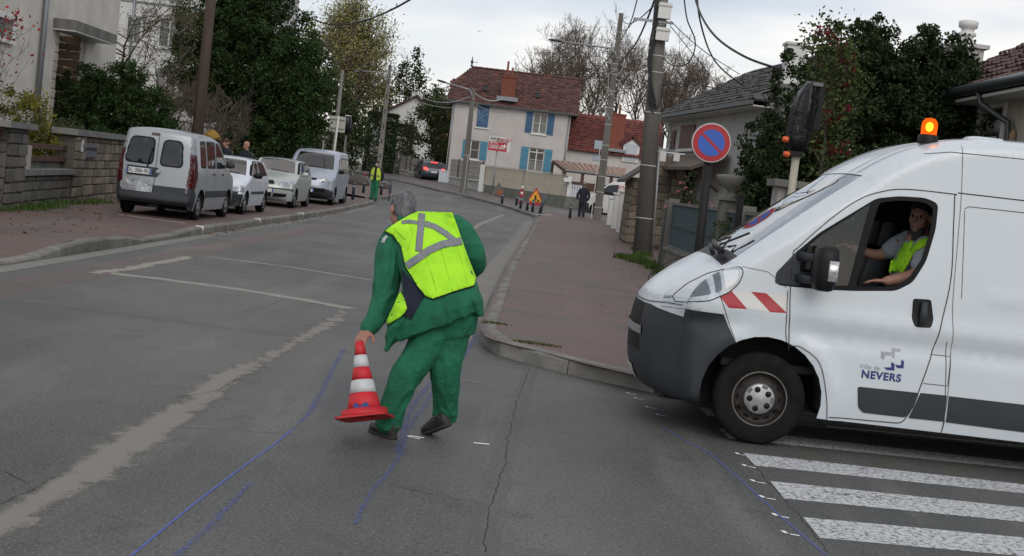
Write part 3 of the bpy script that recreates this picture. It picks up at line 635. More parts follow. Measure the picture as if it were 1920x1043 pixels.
# weeds, moss, leaves and litter
def tufts(name, label, spots, n, hgt, m, kindoff=KH, spread=.12, w=.008):
    rs = np.random.RandomState(len(name) + n); V = []; P = np.array(spots)
    j = rs.choice(len(P), n); c = P[j] + rs.normal(size=(n, 2)) * spread
    for x, y in c:
        z = gz(y) + kindoff; a = rs.uniform(0, 6.28); hh = hgt * rs.uniform(.4, 1.2); dx, dy = math.cos(a), math.sin(a); l = rs.uniform(.1, .7) * hh
        V += [(x - dy * w, y + dx * w, z), (x + dy * w, y - dx * w, z), (x + dx * l + dy * w * .3, y + dy * l - dx * w * .3, z + hh), (x + dx * l - dy * w * .3, y + dy * l + dx * w * .3, z + hh)]
    return tag(link(name, np_mesh(name, V, np.arange(len(V)).reshape(-1, 4), m)), label, 'weeds', kind='stuff')
Lg = leafmat('weed_green', (.07, .115, .03), .4)
tufts('weeds', 'green weeds along the foot of the right hand fence wall', G2((1252, 524), (1240, 515), (1225, 505), (1210, 497), (1195, 493), (1180, 488), (1165, 485), (1200, 490), (1215, 496), (1190, 487), (1205, 480), (1195, 470), (1185, 455), (1172, 447), (1262, 533), off=KH), 3800, .13, Lg, spread=.10, w=.012)
tufts('moss', 'moss and grass growing behind the near curved kerb stones', G2((975, 641), (990, 643), (1005, 645), (1020, 647), (1033, 649), (925, 606), (912, 606), (935, 608), off=KH), 380, .02, leafmat('moss_green', (.08, .095, .035), .35), spread=.05, w=.008)
tufts('weeds', 'long grass at the foot of the left stone wall', [(-9.35 + rnd.uniform(-.1, .2), y) for y in np.arange(22, 27, .15)] + [(-9.6, y) for y in np.arange(27, 31, .3)], 1500, .11, Lg, spread=.12, w=.012)
def litter(name, label, pts, n, size, m, spread, off=KH):
    rs = np.random.RandomState(n); P = np.array(pts); c = P[rs.choice(len(P), n)] + rs.normal(size=(n, 2)) * spread
    V = np.array([(x, y, gz(y) + off + .015) for x, y in c]); v, f = leaf_quads(V, size, rs, aspect=.7); v[:, 2] = np.repeat(V[:, 2], 4) + (v[:, 2] - np.repeat(V[:, 2], 4)) * .25
    return tag(link(name, np_mesh(name, v, f, m)), label, 'leaves', kind='stuff')
Ll = leafmat('dead_leaves', (.09, .05, .03), .5)
litter('fallen_leaves', 'brown dead leaves gathered in the left gutter', [(-5.98, y) for y in np.arange(26, 46, .4)], 380, .07, Ll, .09, 0)
litter('fallen_leaves', 'dark fallen leaves scattered on the left red pavement', [(-8 + rnd.uniform(-1.6, 1.6), rnd.uniform(18, 27)) for _ in range(60)], 170, .085, Ll, .3)
litter('fallen_leaves', 'few dry leaves scattered over the right hand red pavement', [(1.6 + rnd.uniform(-1, 1.2), rnd.uniform(13.5, 40)) for _ in range(60)], 70, .05, Ll, .3)
litter('fallen_leaves', 'small heap of brown leaves lying against the curved kerb', G2((985, 668), (990, 672), (995, 668), (978, 664)), 120, .045, mat('dead_leaves2', (.14, .07, .04), .8, rand=.4), .05, .0)
# ------------------------------------------------------------------ building helpers
Z3 = Vector((0, 0, 1))
def frame(O, U):
    """local (u, outward, z) frame of a facade; outward = U x Z"""
    U = Vector((U[0], U[1], 0)).normalized(); N = U.cross(Z3); return Matrix(((U.x, N.x, 0, O[0]), (U.y, N.y, 0, O[1]), (0, 0, 1, O[2]), (0, 0, 0, 1)))
m_render1 = mat('cream_render', (0.62, 0.59, 0.53), 0.9, (0.48, 0.455, 0.405), 1.2, 0.35, 25)
m_render2 = mat('pinkish_grey_render', (0.52, 0.49, 0.465), 0.92, (0.43, 0.405, 0.385), 0.8, 0.5, 12)
m_render3 = mat('white_render', (0.60, 0.60, 0.58), 0.9, (0.52, 0.52, 0.50), 1.5, 0.3, 25)
m_render4 = mat('grey_render', (0.42, 0.42, 0.40), 0.9, (0.34, 0.34, 0.325), 1.4, 0.3, 20)
m_whitep = mat('white_frame_paint', (0.62, 0.62, 0.60), 0.5)
m_tile = mat('red_roof_tile', (0.110, 0.043, 0.035), 0.85, (0.066, 0.035, 0.031), 2.5, rand=0.35, detail=6)
m_tile2 = mat('orange_red_roof_tile', (0.14, 0.034, 0.027), 0.85, (0.095, 0.030, 0.025), 2.5, rand=0.3)
m_tileg = mat('grey_roof_tile', (0.075, 0.07, 0.066), 0.85, (0.05, 0.048, 0.045), 2.5, rand=0.25)
m_tileb = mat('brown_roof_tile', (0.10, 0.05, 0.042), 0.85, (0.06, 0.035, 0.032), 3, rand=0.35, bump=.3)
m_brick = mat('orange_brick', (0.20, 0.055, 0.036), 0.9, (0.14, 0.045, 0.032), 5, .3, 30, rand=.15)
m_dblue = mat('dark_blue_shutter', (0.025, 0.085, 0.18), 0.6, (0.035, 0.11, 0.21), 4); m_teal = mat('teal_shutter', (0.06, 0.23, 0.33), 0.6, (0.05, 0.19, 0.28), 4)
m_brown = mat('brown_shutter', (0.12, 0.042, 0.032), 0.6, (0.09, 0.035, 0.028), 4); m_bwood = mat('brown_wood', (0.09, 0.045, 0.03), 0.75, (0.06, 0.03, 0.022), 6)
m_zinc = mat('zinc_gutter', (0.22, 0.235, 0.25), 0.45, metal=0.6); m_dgut = mat('dark_gutter', (0.07, 0.08, 0.085), 0.4, metal=.4)
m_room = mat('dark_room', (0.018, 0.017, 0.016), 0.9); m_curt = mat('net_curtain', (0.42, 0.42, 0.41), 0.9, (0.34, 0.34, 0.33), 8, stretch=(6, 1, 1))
m_pane = glass('window_pane', (0.75, 0.78, 0.78), 0.75)
m_concg = mat('weathered_concrete', (0.18, 0.175, 0.155), 0.9, (0.10, 0.10, 0.092), 3, .4, 25, stretch=(1, 1, .35))
m_stone = mat('tan_stone', (0.25, 0.205, 0.15), 0.9, (0.145, 0.125, 0.10), 6, .8, 30, rand=.42)
m_mort = mat('mortar', (0.085, 0.078, 0.066), 0.95, (0.06, 0.055, 0.045), 6, .6, 30)
m_darkmetal = mat('dark_metal', (0.035, 0.04, 0.048), 0.45, metal=.3); m_black = mat('black_plastic', (0.007, 0.007, 0.008), 0.5, spec=.25)
def facade(T, O, U, w, h, ops, m, th=.25, name='wall'):
    M = frame(O, U); us = sorted({0, w, *[o[0] for o in ops], *[o[1] for o in ops]}); zs = sorted({0, h, *[o[2] for o in ops], *[o[3] for o in ops]}); mb = MB()
    for a, b in zip(us, us[1:]):
        for c, d in zip(zs, zs[1:]):
            if any(o[0] - 1e-4 <= a and b <= o[1] + 1e-4 and o[2] - 1e-4 <= c and d <= o[3] + 1e-4 for o in ops): continue
            mb.box(a, b, -th, 0, c, d, M)
    return mb.build(name, m, T), M
def window(T, M, u0, u1, z0, z1, mf=None, sash=2, curtain=True, sill=True, transom=0, shut=None, sw=None, closed=False, bars=0, sill_m=None, depth=.12, name='window'):
    mf = mf or m_whitep; f = .06
    w = MB().box(u0, u0 + f, -depth - .06, -depth, z0, z1, M).box(u1 - f, u1, -depth - .06, -depth, z0, z1, M).box(u0 + f, u1 - f, -depth - .06, -depth, z1 - f, z1, M).box(u0 + f, u1 - f, -depth - .06, -depth, z0, z0 + f, M)
    if not closed:
        fo = w.build(name, mf, T); n = sash
        for i in range(1, n):
            uc = u0 + (u1 - u0) * i / n; MB().box(uc - .035, uc + .035, -depth - .055, -depth + .01, z0 + f, z1 - f, M).build('mullion', mf, fo)
        if transom: zt = z0 + (z1 - z0) * transom; MB().box(u0 + f, u1 - f, -depth - .05, -depth + .005, zt - .03, zt + .03, M).build('transom', mf, fo)
        for b in range(bars): zt = z0 + (z1 - z0) * (b + 1) / (bars + 1); MB().box(u0 + f, u1 - f, -depth - .045, -depth + .003, zt - .012, zt + .012, M).build('glazing_bar', mf, fo)
        for i in range(n):
            a = u0 + f + (u1 - u0 - 2 * f) * i / n; b = u0 + f + (u1 - u0 - 2 * f) * (i + 1) / n
            MB().add([M @ Vector(p) for p in ((a, -depth - .03, z0 + f), (b, -depth - .03, z0 + f), (b, -depth - .03, z1 - f), (a, -depth - .03, z1 - f))], [(0, 1, 2, 3)]).build('pane', m_pane, fo)
        if curtain: MB().box(u0, u1, -depth - .16, -depth - .15, z0, z1 if curtain is True else z0 + (z1 - z0) * curtain, M).build('curtain', m_curt, fo)
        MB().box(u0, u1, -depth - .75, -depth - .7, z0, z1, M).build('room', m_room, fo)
    if sill: MB().box(u0 - .08, u1 + .08, -.05, .09, z0 - .09, z0, M).build('window_sill', sill_m or m_whitep, T)
    if shut:
        W = sw or (u1 - u0) / 2
        sp = [(u0, u0 + W), (u1 - W, u1)] if closed else [(u0 - W - .03, u0 - .03), (u1 + .03, u1 + W + .03)]
        for a, b in sp:
            s_ = MB(); k = max(3, int((b - a) / .12))
            for i in range(k): s_.box(a + (b - a) * i / k + .004, a + (b - a) * (i + 1) / k - .004, .012, .045, z0, z1, M)
            for zz in (z0 + .18, z1 - .25): s_.box(a, b, .047, .065, zz, zz + .08, M)
            s_.build('shutter', shut, T)
def roof_tiles(T, P0, Udir, Vdir, W, L, m, tw=.25, tl=.33, thick=.03, name='roof_tiles', clip=None, parts=0, jitter=.01, overlap=.05, seed=1):
    """rows of separate overlapping tiles; P0 lower left corner, U along the eave, V up the slope"""
    rs = random.Random(seed); U = Vector(Udir).normalized(); V = Vector(Vdir).normalized(); N = U.cross(V).normalized()
    if N.z < 0: N = -N
    nu, nv = int(W / tw), int(L / tl); mb = MB(); cnt = 0; P0 = Vector(P0); base = None
    for j in range(nv):
        for i in range(nu):
            uc = (i + .5 + (.5 if j % 2 else 0)) * tw; vc = (j + .5) * tl
            if uc > W: continue
            if clip and not clip(uc, vc): continue
            o = P0 + U * (i + (.5 if j % 2 else 0)) * tw + V * j * tl; h = thick + rs.uniform(-jitter, jitter); tt = tl + overlap; g = tw * .03
            a = o + U * g; b = o + U * (tw - g)
            vs = [a + N * h * 1.6, b + N * h * 1.6, b + V * tt + N * h * .4, a + V * tt + N * h * .4, a - N * .0, b - N * .0, (a + b) / 2 + N * h * 2.3, (a + b) / 2 + V * tt + N * h * 1.0]
            fs = [(0, 6, 7, 3), (6, 1, 2, 7), (4, 5, 1, 6, 0)]
            if cnt < parts: MB().add(vs, fs).build('tile', m, T, fix=False)
            else: mb.add(vs, fs)
            cnt += 1
    if mb.v: tag(mb.build(name, m, T, fix=False), kind='stuff')
STONES = []
def stone_mesh(i, m):
    rs = random.Random(900 + i); bm = bmesh.new(); bmesh.ops.create_cube(bm, size=1)
    bmesh.ops.bevel(bm, geom=list(bm.edges), offset=.12, segments=1, affect='EDGES')
    for v in bm.verts: v.co += Vector((rs.uniform(-.05, .05), rs.uniform(-.05, .05), rs.uniform(-.05, .05)))
    me = bpy.data.meshes.new('stone'); bm.to_mesh(me); bm.free(); me.materials.append(m); return me
SM = {}
def stones(T, M, u0, u1, z0, z1, sw=.34, sh=.2, m=None, proud=.03, name='stone', seed=0, gap=.02, depth=.1):
    m = m or m_stone; rs = random.Random(seed + 5)
    if m not in SM: SM[m] = [stone_mesh(i, m) for i in range(6)]
    z = z0; I = WM[T].inverted()
    while z < z1 - .04:
        h = min(sh * rs.uniform(.8, 1.2), z1 - z); h = h if z1 - z - h > .07 else z1 - z; u = u0
        while u < u1 - .04:
            w = sw * rs.uniform(.6, 1.4); w = w if u1 - u - w > .12 else u1 - u
            o = bpy.data.objects.new(name, rs.choice(SM[m])); C.objects.link(o); o.parent = T; WM[o] = WM[T]
            o.matrix_local = I @ M @ Matrix.Translation((u + w / 2, proud - depth / 2 + rs.uniform(-.012, .012), z + h / 2)) @ Matrix.Diagonal((w - gap, depth, h - gap, 1)); u += w
        z += h

# ------------------------------------------------------------------ main house with the red roof and blue shutters
HY = 92.0
def hp(px, py, Y=HY): p = at(px, py, Y); return p
xl, xr = hp(850.3, 184.7).x, hp(1071.8, 212.5).x; gb = gz(HY); eav = hp(960, 198).z
H = thing('house', 'two storey house with steep red tiled roof and blue shutters', 'house', (xl, HY, gb))
def rect(tl, br, Y=HY): a, b = at(*tl, Y), at(*br, Y); return [a.x - xl, b.x - xl, b.z - gb, a.z - gb]
o1 = rect((898, 191.4), (914, 240.4)); o2 = rect((1001.3, 210.9), (1023, 252.8)); o3 = rect((993, 276.3), (1016.4, 323.3)); o4 = rect((886, 263), (896.6, 300))
o4[0] -= .1
w_, M = facade(H, (xl, HY, gb), (1, 0), xr - xl, eav - gb, [tuple(o) for o in (o1, o2, o3, o4)], m_render2)
facade(H, (xr - .003, HY + .26, gb), (0, 1), 6.2, eav - gb, [], m_render2, name='side_wall')
facade(H, (xl + .003, HY + 6.46, gb), (0, -1), 6.2, eav - gb, [(2.2, 3.2, 3.2, 4.6)], m_render2, name='side_wall')
window(H, M, *o1, closed=True, shut=m_dblue); window(H, M, *o2, shut=m_dblue, sw=.46, bars=1); window(H, M, *o3, shut=m_teal, sw=.52, transom=.82, curtain=.45, bars=1); window(H, M, *o4, shut=m_teal, sw=.5, sash=1, bars=1, curtain=False)
MB().box(-.02, .06, -6.4, .0, 0, 1, None)
rz0, rzt, rd = eav - .15, hp(970, 136.5, HY + 2.6).z, 2.9
wd = xr - xl; sl = math.hypot(rd + .3, rzt - rz0); Vv = Vector((0, rd + .3, rzt - rz0)).normalized()
RO = MB(); A = (xl - .45, HY - .3, rz0); Bp = (xr + .5, HY - .3, rz0)
tz = lambda t: (HY - .3 + (rd + .3) * t, rz0 + (rzt - rz0) * t)
y6, z6 = tz(.55); y1, z1 = tz(1)
RO.add([A, Bp, (xr + .5, y1, z1), (xl + .85, y1, z1), (xl - .3, y6, z6), (xl - .45, HY + 6.3, rz0), (xr + .5, HY + 6.3, rz0), (xl - .3, HY + 6 - (y6 - HY + .3), z6)], [(0, 1, 2, 3, 4), (5, 7, 3, 2, 6), (0, 4, 7, 5), (4, 3, 7), (1, 6, 2), (0, 5, 6, 1)])
roof = RO.build('roof', m_tile, H)
cl = lambda u, v: u > (.1 if v < sl * .52 else .1 + (v - sl * .52) / (sl * .48) * 1.2)
roof_tiles(H, A, (1, 0, 0), Vv, wd + .95, sl, m_tile, .25, .25, .035, clip=cl)
MB().box(xl - .45, xr + .5, HY - .42, HY - .3, rz0 - .06, rz0 + .04).build('gutter', m_dgut, H)
rc = MB(); x = xl + .85
while x < xr + .4: rc.tube([(x, y1, z1 + .03), (x + .38, y1, z1 + .05)], [.09, .1], 8); x += .38
tag(rc.build('ridge_tiles', m_tile, H), kind='stuff')
MB().lathe([(.05, 0), (.09, .1), (.04, .2), (.1, .3), (.12, .38), (.04, .48), (.05, .55), (.01, .75)], Matrix.Translation((xl + .85, y1, z1 + .05)), 8).build('finial', m_dgut, H)
a, b = hp(943, 141), hp(964, 188); ch = MB().box(a.x, b.x, HY - .05, HY + .6, b.z - .1, a.z - .12).box(a.x - .06, b.x + .06, HY - .11, HY + .66, a.z - .12, a.z).build('chimney', m_brick, H)
for dx_, hh in ((.28, 1.0), (.62, .6)): MB().lathe([(.1, 0), (.1, .25), (.075, .3), (.07, hh)], Matrix.Translation((a.x + dx_, HY + .25, a.z)), 10).build('chimney_pot', m_brick, ch)
MB().box(a.x - .25, b.x + .25, HY - .32, HY - .06, b.z - .12, b.z + .16).build('flashing', m_zinc, H)
for px_, py_ in ((910, 166), (1008, 179)): q = hp(px_, py_, HY + .7); MB().cbox(q, (.26, .25, .28)).cbox(q + Vector((0, -.02, .17)), (.34, .34, .06)).build('roof_vent', m_darkmetal, H)
MB().tube([(xr - .1, HY - .1, rz0), (xr - .1, HY - .08, gb)], .05).build('drainpipe', m_zinc, H); MB().tube([(xl + .1, HY - .1, rz0), (xl + .1, HY - .08, gb)], .05).build('drainpipe', m_zinc, H)

# annex
AY = 93.0; ax0, ax1 = xr + .02, at(1232, 300, AY).x; ae = at(1110, 286, AY).z; ar = at(1150, 220, AY + 3).z
N = thing('house', 'low annex with dark red roof, brick chimney and small white dormer', 'house', (ax0, AY, gb))
def rectA(tl, br): a, b = at(*tl, AY), at(*br, AY); return [a.x - ax0, b.x - ax0, b.z - gb, a.z - gb]
oa = rectA((1115.5, 263), (1133.5, 303)); w_, MA = facade(N, (ax0, AY, gb), (1, 0), ax1 - ax0, ae - gb, [(oa[0], oa[1], oa[2], ae - gb)], m_render2)
facade(N, (ax1 - .003, AY + .26, gb), (0, 1), 5.7, ae - gb, [], m_render2, name='side_wall')
MB().box(oa[0], oa[1], -.02, .05, oa[2], oa[3], MA).build('shutter', mat('pale_blue_shutter', (.32, .37, .42), .6), N); MB().box(oa[0] + .1, oa[1] + .08, .055, .075, (oa[2] + oa[3]) / 2, (oa[2] + oa[3]) / 2 + .08, MA).build('shutter_bar', m_darkmetal, N)
Vv = Vector((0, 3.3, ar - ae)).normalized(); sl = math.hypot(3.3, ar - ae)
MB().add([(ax0, AY - .3, ae), (ax1 + .3, AY - .3, ae), (ax1 + .3, AY + 3, ar), (ax0, AY + 3, ar), (ax0, AY + 6.3, ae), (ax1 + .3, AY + 6.3, ae)], [(0, 1, 2, 3), (3, 2, 5, 4), (1, 5, 2), (0, 3, 4), (0, 4, 5, 1)]).build('roof', m_tile2, N)
roof_tiles(N, (ax0, AY - .3, ae), (1, 0, 0), Vv, ax1 - ax0 + .3, sl, m_tile2, .25, .27, .035)
a, b = at(1149, 215, AY), at(1166, 284, AY); MB().box(a.x, b.x, AY - .1, AY + .6, b.z, a.z).box(a.x - .05, b.x + .05, AY - .15, AY + .65, a.z, a.z + .1).lathe([(.09, a.z + .1), (.07, a.z + .75)], Matrix.Translation(((a.x + b.x) / 2, AY + .2, 0)), 8).build('chimney', m_brick, N)
MB().box(a.x - .35, b.x + .25, AY - .36, AY - .11, b.z - .1, b.z + .12).build('flashing', m_zinc, N)
a, b = at(1170, 268, AY - .1), at(1196, 306, AY - .1); dm = MB().box(a.x, b.x, AY - .12, AY + 1.6, b.z, a.z); cx = (a.x + b.x) / 2
dm.add([(a.x, AY - .12, a.z), (b.x, AY - .12, a.z), (cx, AY - .12, a.z + .42), (a.x, AY + 1.5, a.z), (b.x, AY + 1.5, a.z), (cx, AY + 1.5, a.z + .42)], [(0, 1, 2), (3, 5, 4), (0, 2, 5, 3), (1, 4, 5, 2)])
do = dm.build('dormer', m_whitep, N); MB().box(a.x + .14, b.x - .14, AY - .16, AY - .121, b.z + .1, a.z - .03).build('dormer_window', mat('pale_blind', (.42, .46, .50), .6), do)
MB().bar((a.x - .25, AY - .2, a.z - .12), (cx, AY - .2, a.z + .5), .3, .08, (0, 1, 0)).bar((b.x + .25, AY - .2, a.z - .12), (cx, AY - .2, a.z + .5), .3, .08, (0, 1, 0)).build('dormer_roof', m_tile2, do)

# pergola roof beside the annex
P = thing('carport', 'open timber carport with ribbed terracotta roof in front of the annex', 'carport', (at(1100, 340, 84).x, 84, gz(84)))
a, b, c, d = at(1037, 299, 87), at(1174, 318, 87), at(1172, 331, 82.5), at(1060, 316, 82.5); a.z = b.z = (a.z + b.z) / 2; c.z = d.z = (c.z + d.z) / 2
m_rib = mat('terracotta_sheet', (.30, .20, .15), .8, (.23, .15, .115), 3, rand=.1); mb = MB(); n = 26
for i in range(n):
    t0, t1 = i / n, (i + 1) / n; h = .05 if i % 2 else 0; q = [a.lerp(b, t0), a.lerp(b, t1), d.lerp(c, t1), d.lerp(c, t0)]; q = [v + Vector((0, 0, h)) for v in q]; mb.add(q + [v - Vector((0, 0, .05)) for v in q], [(0, 1, 2, 3), (4, 7, 6, 5), (0, 3, 7, 4), (1, 5, 6, 2), (3, 2, 6, 7)])
mb.build('roof', m_rib, P); MB().bar(d - Vector((0, 0, .12)), c - Vector((0, 0, .12)), .08, .14).build('beam', m_bwood, P); MB().bar(d - Vector((0, .06, .06)), c - Vector((0, .06, .06)), .1, .1).build('gutter', m_zinc, P)
for t in (.0, .3, .55, .78, .97): q = d.lerp(c, t); MB().box(q.x - .1, q.x + .1, q.y, q.y + .2, gz(83), q.z - .1).build('post', m_bwood, P)
for t in (0.0, .17): q = a.lerp(b, t); MB().box(q.x - .09, q.x + .09, q.y - .4, q.y - .2, gz(83), q.z - .15).build('post', m_bwood, P)
MB().bar(a - Vector((0, .3, .1)), d - Vector((0, -.1, .12)), .1, .18).build('beam', m_bwood, P)
qa, qb = d - Vector((0, 0, .95)), c - Vector((0, 0, .95)); MB().bar(qa.lerp(qb, .02), qb, .06, .5).build('rail_board', m_bwood, P)

# fences in front of the main house
m_cream = mat('cream_slat', (0.46, 0.41, 0.32), 0.6, (0.40, 0.355, 0.275), 1.5, rand=.05)
Y1, Y2 = fb[5][1], fb[8][1] + 1.2
fe = thing('slat_fence', 'long cream slatted fence in front of the blue shuttered house', 'fence', (at(906, 350, Y1).x, Y1, gz(Y1)))
TL, TR, BR, BL = at(910.7, 312, Y1), at(1065, 330.5, Y2), at(1060, 368, Y2), at(905, 345, Y1)
for i in range(9):
    t0, t1 = i / 9, (i + 1) / 9; e_ = .06
    for (s0, s1) in ((0, .495), (.505, 1)):
        a, b = TL.lerp(BL, t0 + .004), TR.lerp(BR, t0 + .004); c, d = TL.lerp(BL, t1 - .004), TR.lerp(BR, t1 - .004)
        p = [a.lerp(b, s0), a.lerp(b, s1), c.lerp(d, s1), c.lerp(d, s0)]; q = [p[0] + Vector((0, .035, 0)), p[1] + Vector((0, .035, 0)), p[2] + Vector((0, 0, 0)), p[3]]
        mb = MB().add(q + [v + Vector((0, .05, 0)) for v in q], [(0, 1, 2, 3), (4, 7, 6, 5), (0, 4, 5, 1), (3, 2, 6, 7), (0, 3, 7, 4), (1, 5, 6, 2)]); mb.build('slat', m_cream, fe)
MB().bar(TL + Vector((0, 0, .05)), TR + Vector((0, 0, .05)), .1, .05).build('top_rail', m_cream, fe)
for t in (0.005, .24, .5, .75, .995): a, c = TL.lerp(TR, t), BL.lerp(BR, t); MB().box(a.x - .05, a.x + .05, a.y + .1, a.y + .2, c.z, a.z).build('post', m_zinc, fe)
a = at(911, 311, Y1); MB().box(a.x - .32, a.x - .02, Y1 - .1, Y1 + .06, gz(Y1), a.z + .05).build('end_post', m_whitep, fe)
lw = thing('retaining_wall', 'low mossy concrete wall below the cream slatted fence', 'wall', (fb[5][0], Y1, gz(Y1)))
m_mossw = mat('mossy_concrete', (0.17, 0.19, 0.155), 0.9, (0.12, 0.125, 0.10), 2.5, .4, 20)
pts = [(BL.x, Y1), (BR.x, Y2), (at(1190, 400, Y2).x, Y2 + .2)]; zt = [BL.z, BR.z, BR.z]; mb = MB()
for i in range(2):
    (xa, ya), (xb, yb) = pts[i], pts[i + 1]; za, zb = zt[i] - .01, zt[i + 1] - .01; V = []
    for x, y, z in ((xa, ya, za), (xb, yb, zb)): V += [(x, y - .06, gz(y) - .3), (x, y + .12, gz(y) - .3), (x, y + .12, z), (x, y - .06, z)]
    mb.add(V, [(0, 4, 7, 3), (1, 2, 6, 5), (3, 7, 6, 2), (0, 3, 2, 1), (4, 5, 6, 7)])
mb.build('wall', m_mossw, lw)
p1, p2 = at(905, 352, Y1 - .1), at(950, 353, Y1 - .1); MB().box(p1.x, p2.x, Y1 - .2, Y1 - .08, gz(Y1), p2.z).build('white_base', m_whitep, lw)
gw = thing('garden_gate', 'white picket gate at the right end of the cream fence', 'gate', (at(1065, 360, Y2).x, Y2, gz(Y2)))
m_palew = mat('pale_blue_white', (.50, .54, .58), .6)
for i in range(6):
    a, b = at(1067 + i * 4.6, 345 + i * .6, Y2), at(1064 + i * 4.6, 368 + i * .6, Y2); MB().box(a.x - .05, a.x + .05, Y2 - .04, Y2, b.z, a.z).build('picket', m_palew, gw)
a, b = at(1058, 333, Y2 - .2), at(1070, 342, Y2 - .2); MB().box(a.x, b.x, Y2 - .35, Y2 - .1, b.z, a.z).build('letter_box', m_whitep, gw)
a, b = at(1066, 331, Y2), at(1062, 368, Y2); MB().box(a.x, a.x + .2, Y2 - .05, Y2 + .12, b.z, a.z).build('gate_post', m_whitep, gw)

m_panel = mat('concrete_panel', (0.30, 0.28, 0.24), 0.85, (0.24, 0.225, 0.195), 2, rand=.08)
def panel_fence(label, tops, Ya, Yb, wall_h=.5, ph=1.0, rows=4, pillar=None, cap=True):
    """tops: list of (px left, px right, py top) panels from left to right, along a line in plan"""
    xa, xb = tops[0][0], tops[-1][1]; t = thing('panel_fence', label, 'fence', (at(xa, 330, Ya).x, Ya, gz(Ya)))
    Yf = lambda px: Ya + (Yb - Ya) * (px - xa) / (xb - xa)
    for x0, x1, ty in tops:
        ym = Yf((x0 + x1) / 2); top = at((x0 + x1) / 2, ty, ym); a, b = at(x0, ty, Yf(x0)), at(x1, ty, Yf(x1)); bz = top.z - ph; rh = ph / rows
        for r in range(rows):
            mb = MB(); V = []
            for q in (a, b): V += [(q.x, q.y, bz + r * rh + .006), (q.x, q.y, bz + (r + 1) * rh - .006), (q.x, q.y + .05, bz + r * rh + .006), (q.x, q.y + .05, bz + (r + 1) * rh - .006)]
            mb.add(V, [(0, 4, 5, 1), (2, 3, 7, 6), (1, 5, 7, 3), (0, 2, 6, 4), (0, 1, 3, 2), (4, 6, 7, 5)]); mb.build('panel', m_panel, t)
        mb = MB(); V = []
        for q in (a, b): V += [(q.x, q.y - .06, gz(q.y) - .2), (q.x, q.y - .06, bz - .05), (q.x, q.y + .14, gz(q.y) - .2), (q.x, q.y + .14, bz - .05)]
        mb.add(V, [(0, 4, 5, 1), (2, 3, 7, 6), (1, 5, 7, 3), (0, 2, 6, 4), (0, 1, 3, 2), (4, 6, 7, 5)]); mb.build('base_wall', m_render4, t)
        MB().bar((a.x, a.y + .04, bz - .025), (b.x, b.y + .04, bz - .025), .26, .05).build('coping', m_whitep, t)
        MB().box(b.x - .06, b.x + .03, b.y - .03, b.y + .08, bz, top.z + .04).build('post', m_darkmetal, t)
    return t
t = panel_fence('stepped grey panel fence with black posts left of the dark car', [(724, 733, 274), (733, 741, 281), (752, 764, 292), (764, 772, 293), (772, 785, 297), (785, 794, 297), (794, 805, 302), (805, 818, 304)], 95, 90)
a, b = at(746, 289, 94), at(740, 330, 94); MB().box(a.x - .2, a.x + .2, 93.8, 94.2, gz(94), a.z).cbox((a.x, 94, a.z + .04), (.5, .5, .08)).build('pillar', m_render3, t)
a = at(823, 306, 90); MB().box(a.x - .2, a.x + .2, 89.8, 90.2, gz(90), a.z).build('pillar', m_render4, t)
a, b = at(824, 318, 89), at(834, 345, 89); g = thing('gate', 'small white gate behind the dark car beside the house corner', 'gate', (a.x, 89, gz(89)))
for i in range(4): MB().box(a.x + i * .16, a.x + i * .16 + .15, 89, 89.04, b.z, a.z).build('board', m_palew, g)
MB().box(a.x - .02, a.x + .7, 88.96, 89.0, a.z - .08, a.z).build('top_rail', m_palew, g)
panel_fence('grey concrete panel fence with black posts below the teal shutters', [(846, 862, 299), (862, 880, 301), (880, 908, 303)], 88, Y1 + .4, ph=1.15)

# white wall far left behind the second worker
g = thing('boundary_wall', 'white garden wall with grey slats beyond the silver minivan', 'wall', (at(660, 300, 105).x, 105, gz(105)))
a, b = at(640, 288, 105), at(676, 306, 104); MB().box(a.x, b.x, 104.9, 105.1, gz(105) - .2, a.z - .2).build('wall', m_render3, g)
for i in range(7): x = a.x + .1 + i * (b.x - a.x - .3) / 7; MB().box(x, x + .17, 104.95, 105, a.z - .2, a.z + .55).build('slat', m_zinc, g)
MB().box(b.x, b.x + .15, 104.8, 105.15, gz(105) - .2, a.z + .6).build('post', m_whitep, g)
# white gable house
GY = 122; a, b = at(703, 210, GY), at(801, 182, GY); g0 = gz(GY)
G = thing('house', 'white gabled house with a brown roof half hidden by trees', 'house', ((a.x + b.x) / 2, GY, g0))
pk = at(782, 180, GY); L_, R_ = at(722, 209, GY), at(812, 196, GY); zl = L_.z; x0, x1 = L_.x, R_.x + .6
MB().add([(x0, GY, g0), (x1, GY, g0), (x1, GY, zl), (pk.x, GY, pk.z), (x0, GY, zl), (x0, GY + 9, g0), (x1, GY + 9, g0), (x1, GY + 9, zl), (pk.x, GY + 9, pk.z), (x0, GY + 9, zl)], [(0, 1, 2, 3, 4), (5, 9, 8, 7, 6), (0, 4, 9, 5), (1, 6, 7, 2)]).build('wall', m_render3, G)
e_ = at(700, 214, GY).x; MB().box(e_, x0, GY + .6, GY + 8, g0, zl - .3).build('side_wall', m_render3, G)
MB().add([(e_ - .3, GY - .3, zl - .75), (pk.x, GY - .3, pk.z + .1), (pk.x, GY + 9.3, pk.z + .1), (e_ - .3, GY + 9.3, zl - .75), (x1 + .3, GY - .3, zl - .2), (x1 + .3, GY + 9.3, zl - .2), (e_ - .3, GY - .3, zl - .95), (pk.x, GY - .3, pk.z - .12), (x1 + .3, GY - .3, zl - .42), (e_ - .3, GY + 9.3, zl - .95), (pk.x, GY + 9.3, pk.z - .12), (x1 + .3, GY + 9.3, zl - .42)], [(0, 1, 2, 3), (1, 4, 5, 2), (0, 6, 7, 1), (1, 7, 8, 4), (6, 9, 10, 7), (7, 10, 11, 8)]).build('roof', m_tileb, G)
